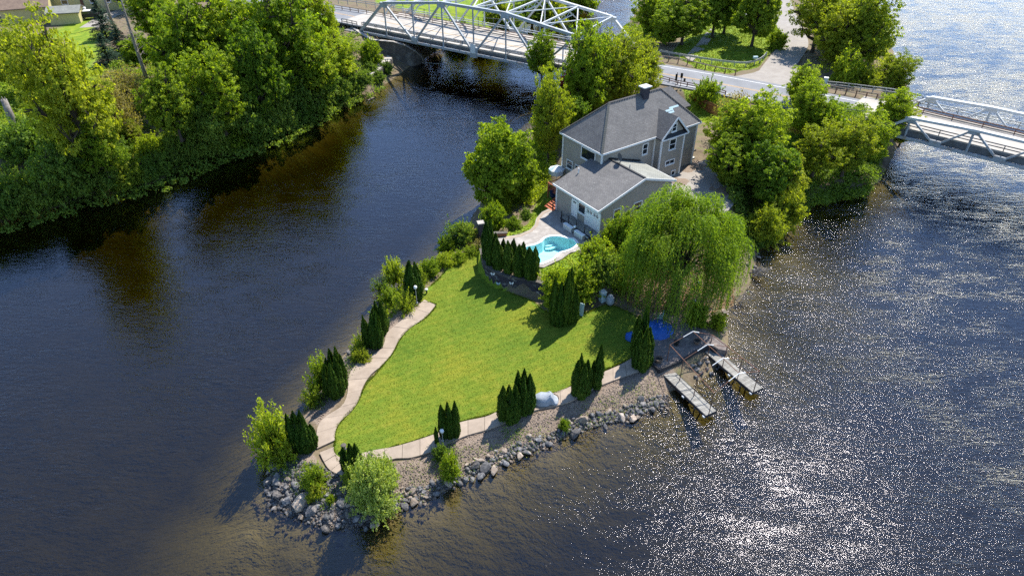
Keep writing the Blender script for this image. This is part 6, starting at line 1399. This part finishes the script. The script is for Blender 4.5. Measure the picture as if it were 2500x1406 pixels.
# weeping willow
def willow():
    r = np.random.default_rng(5); base = Vector(G(1640, 757, 1.1)); o = empty('weeping_willow', base, label='large weeping willow with trailing yellow-green branches beside the docks', cat='tree')
    R1, H1 = 4.95, 12.2; tb = MB(); tb.tube([(0, 0, -.2), (.1, .2, 1.2), (.2, .5, 3), (.1, .6, 5)], [.75, .5, .42, .3], 10)
    heads = []
    for i in range(38):
        a = i * 2.399 + r.uniform(-.3, .3); q = math.sqrt((i + .5) / 38); rad = q * R1 * r.uniform(.72, 1.0); z = H1 * (1 - .40 * q ** 2) - r.uniform(0, 2.4) - .3
        c = np.array([rad * math.cos(a) * 1.08 + .35, rad * math.sin(a) * .95 + 1.4, z]); heads.append((c, r.uniform(.55, 1.15)))
    for c, s in heads:
        m_ = Vector((c[0] * .4, c[1] * .4 + .4, 3 + (c[2] - 3) * .65)); tb.tube([(.1, .5, 2.4 + r.uniform(0, 2)), m_, tuple(c)], [.16, .08, .03], 5, False)
    strands = []; Cs, Ts, Ns = [], [], []
    for k in range(4300):
        c, s = heads[r.integers(len(heads))]; a = r.uniform(0, 6.28); rr = s * math.sqrt(r.random()) * 1.25
        p = np.array([c[0] + rr * math.cos(a), c[1] + rr * math.sin(a), c[2] + .6 * s * (1 - (rr / s / 1.25) ** 2) + r.normal(0, .12)])
        outw = np.array([p[0] - .3, p[1] - 1.2]); q =  np.linalg.norm(outw) / R1; outw = outw / (np.linalg.norm(outw) + 1e-6)
        L = r.uniform(1.2, 3.6) if q < .6 else r.uniform(2.5, max(3.0, min(p[2] - .8, 9.0)))
        L *= .55 + .9 * (.5 + .5 * math.sin(c[0] * 2.1 + c[1] * 1.3))
        if r.random() < .35: L = min(L, 1.6)
        n = int(L / .16); cur = p.copy(); d = np.array([outw[0] * .8, outw[1] * .8, .25]) + r.normal(0, .35, 3)
        sw = r.normal(0, .03, 2)
        for j in range(n):
            d[2] -= .34; d[:2] *= .84; d[:2] += sw; dn = d / np.linalg.norm(d); cur = cur + dn * .16
            if cur[2] < .25: break
            Cs.append(cur + r.normal(0, .035, 3)); Ts.append(dn)
    C = np.array(Cs); Tn = np.array(Ts); n = len(C)
    t = Tn + r.normal(0, .38, (n, 3)); t /= np.linalg.norm(t, axis=1, keepdims=True); nn = r.normal(0, 1, (n, 3)) + np.stack([C[:, 0] * .15, C[:, 1] * .15, np.full(n, .5)], -1); nn -= (nn * t).sum(1, keepdims=True) * t; nn /= np.linalg.norm(nn, axis=1, keepdims=True)
    b = np.cross(nn, t); s = r.uniform(.08, .15, n)[:, None]
    V = np.stack([C - t * s, C + b * s * .36, C + t * s, C - b * s * .36], 1).reshape(-1, 3)
    link(bpy.data.objects.new('trailing_foliage', quadmesh('trailing_foliage', V, M['leaf_willow'])), o)
    tb.build('trunk', M['bark'], o, True)
willow()
# vines of the slim tree left of the house
def vine_curtain():
    r = np.random.default_rng(9); p = Vector(G(1335, 330, 2.6)); Cs = []
    for k in range(260):
        a = r.uniform(0, 6.28); rr = r.uniform(.2, 1.0); x, y = rr * math.cos(a), rr * math.sin(a); z0 = 8.2 - 1.2 * rr + r.uniform(-.8, .4)
        for j in range(int(z0 / .2)): Cs.append((x + r.normal(0, .07), y + r.normal(0, .07), z0 - .2 * j))
    V = leaves(np.array(Cs), np.tile([0, -.4, .5], (len(Cs), 1)), .11, r, .5, .8)
    o = empty('vine_covered_snag', p, label='tall column of hanging vines beside the channel left of the house', cat='vine'); link(bpy.data.objects.new('vines', quadmesh('vines', V, M['leaf_shrub'])), o)
    MB().tube([(0, 0, 0), (.1, 0, 4), (.05, .1, 8.3)], [.25, .2, .14], 8).build('trunk', M['bark'], o)
vine_curtain()
# snag and dead trees
p = G(52, 345, 4.0); p = (p[0], p[1], 4.0)
o = empty('broken_snag', p, label='bare grey broken tree trunk standing at the left edge', cat='dead tree')
MB().tube([(0, 0, -.3), (-.05, .1, 1.6), (.0, .1, 3.4), (.05, .1, 5.4)], [.62, .46, .44, .36], 10).build('trunk', M['bark_grey'], o, True)
q = MB()
for k in range(5): a = k * 1.26; q.tube([(.05 + .2 * math.cos(a), .1 + .2 * math.sin(a), 5.2), (.05 + .26 * math.cos(a), .1 + .26 * math.sin(a), 5.55 + .1 * (k % 3))], [.12, .03], 5)
q.build('splinter', M['bark_grey'], o)
def deadtree(p, h, label, seed, n=60):
    r = random.Random(seed); o = empty('dead_tree', p, label=label, cat='dead tree'); q = MB()
    P = [Vector((.1 * math.sin(t * 4 + seed), .1 * math.cos(t * 3), h * t)) for t in (0, .2, .4, .6, .8, 1)]
    q.tube(P, [.32, .25, .22, .18, .12, .05], 8); q.build('trunk', M['bark_grey'], o, True); b = MB()
    for k in range(n):
        t = r.uniform(.25, .98); i = int(t * 5); a = P[i].lerp(P[min(5, i + 1)], t * 5 - i); an = r.uniform(0, 6.28); L = (1.15 - t) * r.uniform(1, 3.2)
        m_ = a + Vector((math.cos(an) * L * .5, math.sin(an) * L * .5, L * .25)); e = a + Vector((math.cos(an) * L, math.sin(an) * L, L * .35 + r.uniform(-.5, .3)))
        b.tube([a, m_, e], [.06 * (1.2 - t), .035 * (1.2 - t), .01], 4, False)
        for j in range(3): f = m_.lerp(e, r.random()); b.tube([f, f + Vector((r.uniform(-.6, .6), r.uniform(-.6, .6), r.uniform(-.1, .5)))], [.015, .005], 3, False)
    b.build('branches', M['bark_grey'], o)['kind'] = 'stuff'
deadtree(G(358, 195, 4.2), 13.5, 'tall bare grey dead tree with fine twigs on the left bank', 3)
deadtree(G(275, 60, 4.2), 12, 'bare grey trunk behind the spruces at the top edge', 5, 14)
deadtree(G(1590, 225, 4.5), 4.5, 'bare twiggy sapling by the road guardrail', 7, 40)
# fallen branches over the shallow water right of the willow
def brush(p, label, seed, n=34, R_=2.3, dirx=1.0):
    r = random.Random(seed); o = empty('fallen_branch', p, label=label, cat='branch'); b = MB()
    for k in range(n):
        a = r.uniform(-.9, .7); L = r.uniform(.5, 1) * R_; s = Vector((r.uniform(-.3, .3), r.uniform(-.5, .5), r.uniform(0, .3))); e = s + Vector((math.cos(a) * L * dirx, math.sin(a) * L, r.uniform(-.05, .4))); m_ = s.lerp(e, .5) + Vector((0, 0, r.uniform(.1, .4)))
        b.tube([s, m_, e], [.03, .02, .008], 4, False)
        for j in range(3): f = m_.lerp(e, r.random()); b.tube([f, f + Vector((r.uniform(-.1, .5), r.uniform(-.3, .3), r.uniform(-.1, .2)))], [.01, .004], 3, False)
    b.build('twigs', M['bark_grey'], o)
brush(G(1838, 672, .2), 'pale dead branches reaching over the shallows right of the willow, upper', 1)
brush(G(1800, 735, .2), 'pale dead branches reaching over the shallows right of the willow, lower', 2, 16, 1.8)

# undergrowth (nobody could count it)
def undergrowth(name, polys, n, label, m, size=.13, hmax=1.1, seed=1, per=14):
    r = np.random.default_rng(seed); P = []
    A = np.vstack([np.array([(p[0], p[1]) for p in q]) for q in polys]); lo, hi = A.min(0), A.max(0)
    while len(P) < n // per:
        c = r.uniform(lo, hi, (4000, 2)); k = np.zeros(len(c), bool)
        for q in polys: k |= sdist(c[:, 0], c[:, 1], [(p[0], p[1]) for p in q]) > 0
        P += list(c[k])
    P = np.array(P[:n // per]); z = np.array([max(hz(*q), -.0) for q in P]); hh = hmax * (.25 + .75 * (.5 + .5 * np.sin(P[:, 0] * .9 + 1) * np.cos(P[:, 1] * .7))) * r.uniform(.4, 1, len(P))
    C = np.repeat(np.stack([P[:, 0], P[:, 1], z + hh * .75], -1), per, 0); o = sphere_pts(len(C), r) * (r.random((len(C), 1)) ** .5) * np.array([.5, .5, .32]) * np.repeat(.6 + hh / hmax, per)[:, None]
    V = leaves(C + o, o + np.array([0, 0, .6]), size, r)
    ob = bpy.data.objects.new(name, quadmesh(name, V, M[m])); link(ob); tagk(ob, 'stuff', label, 'undergrowth')
def shift(px, z): return [G(x, y, z)[:2] for x, y in px]
undergrowth('undergrowth', [shift([(-250, 560), (0, 535), (250, 470), (400, 430), (540, 372), (700, 315), (850, 235), (940, 190), (880, 120), (780, 90), (620, 60), (430, 120), (320, 150), (270, 230), (180, 240), (60, 200), (-200, 200)], 2.2)], 95000, 'mixed green undergrowth covering the left bank', 'leaf_shrub', .15, 1.6, 3)
undergrowth('undergrowth', [shift([(-250, 500), (0, 470), (250, 420), (400, 380), (540, 320), (600, 200), (500, 80), (400, 90), (280, 200), (100, 180), (-200, 180)], 3)], 40000, 'yellow-green weeds on the sunny parts of the left bank', 'leaf_yellow', .12, 1.3, 4)
undergrowth('undergrowth', [shift([(1750, 470), (1800, 560), (1860, 590), (1900, 548), (1960, 492), (2060, 460), (2120, 455), (2160, 400), (2140, 330), (2050, 310), (1950, 330), (1860, 330), (1800, 380)], 1.8)], 50000, 'leafy undergrowth covering the east bank of the island', 'leaf_shrub', .14, 1.5, 5)
undergrowth('undergrowth', [shift([(1330, 240), (1300, 330), (1290, 400), (1250, 470), (1300, 480), (1350, 420), (1375, 320), (1480, 250), (1600, 215), (1560, 190), (1420, 200)], 2.5)], 36000, 'leafy undergrowth behind the house along the channel', 'leaf_maple', .13, 1.5, 6)
undergrowth('undergrowth', [shift([(1480, 100), (1500, 60), (1560, 0), (1640, -60), (1660, 60), (1640, 120), (1580, 125)], 4)], 14000, 'leafy undergrowth on the river side of the park', 'leaf_maple', .16, 1.6, 7)
undergrowth('undergrowth', [shift([(2000, 200), (1990, 120), (1990, -60), (2100, -40), (2160, 60), (2225, 180), (2230, 235), (2140, 222)], 4)], 30000, 'yellow-green undergrowth beyond the far guardrail', 'leaf_yellow', .15, 1.8, 8)
undergrowth('reeds', [shift([(1150, 560), (1140, 600), (1170, 610), (1185, 565)], 1.2)], 2500, 'dry reddish reeds left of the stone pillar', 'leaf_brown', .1, .8, 9)
undergrowth('weeds', [shift([(1430, 700), (1500, 610), (1540, 600), (1560, 640), (1520, 690), (1480, 700)], 1.8), shift([(1180, 500), (1240, 520), (1290, 470), (1320, 450), (1330, 430), (1300, 430), (1230, 490)], 1.4), shift([(1010, 660), (1130, 600), (1150, 615), (1080, 650), (1030, 710), (1000, 720), (960, 770), (900, 840), (885, 860), (860, 865), (900, 790), (960, 700)], .8)], 9000, 'low weeds at the lawn edge and by the pool hedge', 'leaf_maple', .09, .6, 10)
undergrowth('weeds', [shift([(980, 1150), (1250, 1060), (1450, 975), (1600, 930), (1620, 980), (1440, 1030), (1200, 1130), (1000, 1215)], .6)], 3200, 'sparse weeds and moss on the front gravel bank', 'leaf_shrub', .05, .16, 12, 5)
undergrowth('weeds', [shift([(660, 1140), (700, 1120), (790, 1150), (830, 1200), (810, 1240), (760, 1230), (690, 1170)], .7), shift([(840, 1160), (900, 1180), (900, 1240), (850, 1220)], .7), shift([(1050, 1100), (1110, 1085), (1120, 1130), (1060, 1140)], .6), shift([(1230, 1050), (1270, 1040), (1280, 1065), (1240, 1080)], .5), shift([(790, 1000), (850, 940), (870, 905), (850, 880), (790, 930), (760, 990)], .7)], 5200, 'weeds growing between the shore stones', 'leaf_shrub', .06, .3, 11)
# leaf litter below the willow
def litter():
    r = np.random.default_rng(4); q = shift([(1500, 700), (1580, 620), (1700, 600), (1790, 640), (1800, 720), (1720, 760), (1620, 760), (1540, 745)], 1.2); A = np.array(q)
    c = r.uniform(A.min(0), A.max(0), (16000, 2)); c = c[sdist(c[:, 0], c[:, 1], q) > 0]; z = np.array([hz(*p) for p in c])
    V = leaves(np.stack([c[:, 0], c[:, 1], z + .04], -1), np.tile([0, 0, 1.5], (len(c), 1)), .07, r); ob = bpy.data.objects.new('leaf_litter', quadmesh('leaf_litter', V, M['reed'])); link(ob); tagk(ob, 'stuff', 'tan leaf litter on the ground beneath the willow', 'leaf litter')
litter()

# ---------------- rocks ----------------
def rock_mesh(seed, m, sub=2, cuts=15):
    r = np.random.default_rng(seed); import bmesh
    bm = bmesh.new(); bmesh.ops.create_icosphere(bm, subdivisions=sub, radius=1)
    P = np.array([v.co[:] for v in bm.verts])
    for k in range(cuts):
        n = r.normal(0, 1, 3); n /= np.linalg.norm(n); d = r.uniform(.45, .8); e = P @ n - d; P -= np.clip(e, 0, None)[:, None] * n
    P *= r.uniform(.85, 1.15, 3); P += r.normal(0, .018, P.shape)
    for v, p in zip(bm.verts, P): v.co = p
    me = bpy.data.meshes.new('rock'); bm.to_mesh(me); bm.free(); me.materials.append(m); return me
RK = [rock_mesh(s, M['rock_dark'] if s % 3 else M['rock_tan'], 2) for s in range(12)]
placed = []
def put_rock(x, y, s, label, group, name='boulder', sink=.25, z=None):
    for (a, b, c_) in placed:
        if (a - x) ** 2 + (b - y) ** 2 < ((c_ + s) * .54) ** 2: return False
    placed.append((x, y, s)); zz = hz(x, y) if z is None else z
    o = inst(name, RK[rnd.randrange(12)], None, (x, y, zz + s * (.62 - sink)), (rnd.uniform(-.5, .5), rnd.uniform(-.5, .5), rnd.uniform(0, 6.28)), (s * rnd.uniform(.8, 1.25), s * rnd.uniform(.7, 1.05), s * rnd.uniform(.5, .85)))
    tagk(o, None, label, 'rock', group); return True
for (x, y, s, lb) in [(680, 1178, .62, 'large dark boulder highest at the left of the tip'), (678, 1212, .62, 'tall dark boulder at the left water edge of the tip'), (703, 1225, .55, 'brownish upright boulder left of the big grey pair at the tip'), (740, 1228, .72, 'largest blue-grey boulder of the tip'), (762, 1250, .62, 'long pale-topped boulder at the waterline below the largest one'),
    (783, 1212, .55, 'grey boulder under the yellow-green clump'), (658, 1228, .28, 'small pale boulder standing out in the water left of the tip'), (892, 1283, .36, 'lone grey boulder in the dark water below the silvery shrub'), (725, 1195, .42, 'blue-grey boulder above the brownish upright one'), (700, 1200, .36, 'dark boulder between the tall one and the blue-grey one'),
    (1270, 1108, .42, 'large pale square boulder below the big front arborvitae clump'), (1340, 1080, .40, 'long flat tilted boulder on the front waterline'), (1520, 1018, .42, 'large pale wedge boulder left of the patio arborvitae shadow'), (1594, 997, .36, 'flat dark boulder alone at the right end of the rocks'), (1630, 996, .2, 'small flat pale rock nearest the docks'),
    (1175, 1128, .36, 'dark upright boulder right of the bright trailing shrub'), (1095, 1178, .38, 'grey boulder at the waterline under the bright trailing shrub'), (1055, 1180, .42, 'big rough boulder left of the trailing shrub'), (1010, 1222, .42, 'pale boulder at the water just right of the silvery shrub'), (1770, 758, .42, 'pale boulder on the shore right of the willow'), (1762, 775, .34, 'smaller boulder below the pale one right of the willow'), (1766, 808, .3, 'pale boulder beside the patio corner at the water')]:
    p = G(x, y, .3); put_rock(p[0], p[1], s, lb, None)
shore = resample([Vector(G(x, y)) for x, y in [(690, 1120), (655, 1150), (648, 1200), (655, 1237), (700, 1250), (750, 1268), (800, 1288), (850, 1288), (900, 1285), (950, 1255), (990, 1228), (1030, 1225), (1090, 1196), (1140, 1168), (1200, 1150), (1250, 1120), (1300, 1100), (1330, 1095), (1380, 1066), (1440, 1045), (1500, 1034), (1540, 1020), (1585, 1003), (1632, 990)]], step=.25)
cnt = 0; tries = 0
isl_t = island
while cnt < 250 and tries < 6000:
    tries += 1; i = rnd.randrange(1, len(shore) - 1); t = (shore[i + 1] - shore[i - 1]).normalized(); n = Vector((-t.y, t.x, 0)); n = n if n.y > 0 else n
    f = i / len(shore); wband = 2.0 if f < .35 else 1.3
    d = rnd.random() ** 1.3 * wband - .25; s = .13 + .40 * rnd.random() ** 1.6 * (1.15 if f < .4 else 1) * (1.15 if d < .6 else .75)
    p = shore[i] + n * d
    if put_rock(p.x, p.y, s, 'angular grey riprap boulder %s' % ('at the tip of the point' if f < .3 else 'below the thin arborvitae group' if f < .52 else 'below the large front arborvitae clump' if f < .75 else 'on the front shore toward the docks'), 'grey riprap boulders along the front shore'): cnt += 1
for (cx_, cy_, n_, lb, rr) in ((850, 862, 7, 'small pale rock at the west water edge between arborvitae clumps', 1.0), (755, 995, 8, 'small rock on the west shore above the tip', .9), (1735, 890, 9, 'dark rock of the slip between the two docks', .8), (1705, 905, 10, 'wet rock at the water edge of the slip', .9), (1845, 655, 10, 'dark blue-grey rock on the shore right of the willow', 1.3), (2050, 300, 14, 'dark rock of the rubble slope beside the picket fence', 1.5), (1030, 150, 6, 'rock at the foot of the curved wing wall', 1.5), (1840, 620, 8, 'shore rock under the olive scrub', 1.2)):
    c_ = G(cx_, cy_, .3 if cy_ != 300 else 4)
    for k in range(n_ * 3):
        if put_rock(c_[0] + rnd.gauss(0, rr * .6), c_[1] + rnd.gauss(0, rr * .5), rnd.uniform(.14, .36), lb, lb.replace('rock', 'rocks', 1)): n_ -= 1
        if n_ <= 0: break
# small stones
def stones(polys, n, label, m, smin, smax, seed, zoff=0.0):
    r = np.random.default_rng(seed); A = np.vstack([np.array(q) for q in polys]); lo, hi = A.min(0), A.max(0); P = []
    while len(P) < n:
        c = r.uniform(lo, hi, (6000, 2)); k = np.zeros(len(c), bool)
        for q in polys: k |= sdist(c[:, 0], c[:, 1], q) > 0
        P += list(c[k])
    P = np.array(P[:n]); z = np.array([hz(*q) for q in P])
    k = z > -.6; P, z = P[k], z[k]; n = len(P)
    U = np.array([(1, 0, 0), (-1, 0, 0), (0, 1, 0), (0, -1, 0), (0, 0, 1), (0, 0, -1)], float); Fo = np.array([(0, 2, 4), (2, 1, 4), (1, 3, 4), (3, 0, 4), (2, 0, 5), (1, 2, 5), (3, 1, 5), (0, 3, 5)])
    s = smin + (smax - smin) * r.random(n) ** 2.5
    q = r.normal(0, 1, (n, 3, 3)); q, _ = np.linalg.qr(q)
    V = np.einsum('nij,kj->nki', q, U) * s[:, None, None] * r.uniform(.6, 1.2, (n, 6, 1)) + np.stack([P[:, 0], P[:, 1], z + s * .3 + zoff], -1)[:, None]
    F = (np.arange(n)[:, None, None] * 6 + Fo[None]).reshape(-1, 3)
    o = bpy.data.objects.new('gravel', np_mesh('gravel', V.reshape(-1, 3), F, M[m])); link(o); tagk(o, 'stuff', label, 'gravel')
front = [G(x, y, .8)[:2] for x, y in [(880, 1165), (980, 1130), (1064, 1100), (1140, 1066), (1250, 1030), (1310, 1004), (1400, 980), (1480, 938), (1565, 908), (1610, 905), (1650, 950), (1640, 990), (1540, 1018), (1440, 1045), (1330, 1092), (1200, 1148), (1090, 1195), (1000, 1228), (900, 1280)]]
tip = [G(x, y, .4)[:2] for x, y in [(650, 1150), (700, 1120), (780, 1150), (840, 1170), (900, 1220), (880, 1290), (800, 1290), (700, 1255), (645, 1240)]]
left = [G(x, y, .8)[:2] for x, y in [(1030, 735), (1000, 760), (940, 812), (905, 865), (855, 890), (845, 960), (780, 1030), (750, 1010), (800, 930), (850, 862), (900, 820)]]
M['gravel_stone'] = mat('gravel_stone', (.32, .25, .20), (.15, .115, .09), 14, .9, 0, c3=(.42, .345, .285))
band = [(p.x, p.y) for p in shore] + [(p.x + .1, p.y + 1.0) for p in reversed(shore[40:])]
stones([front, tip], 17000, 'pinkish gravel and small broken stone on the front bank', 'gravel_stone', .02, .08, 1); stones([band, tip], 3000, 'fist-sized broken stones between the boulders', 'rock_dark', .07, .22, 2)
stones([left], 3500, 'pale gravel strip beside the west walk', 'gravel_stone', .03, .09, 3)
stones([[G(x, y, .0)[:2] for x, y in [(600, 1200), (640, 1290), (760, 1340), (900, 1330), (1100, 1230), (1000, 1200), (800, 1280), (660, 1230)]]], 450, 'brown stones lying under the shallow water off the tip', 'rock_tan', .05, .2, 4)
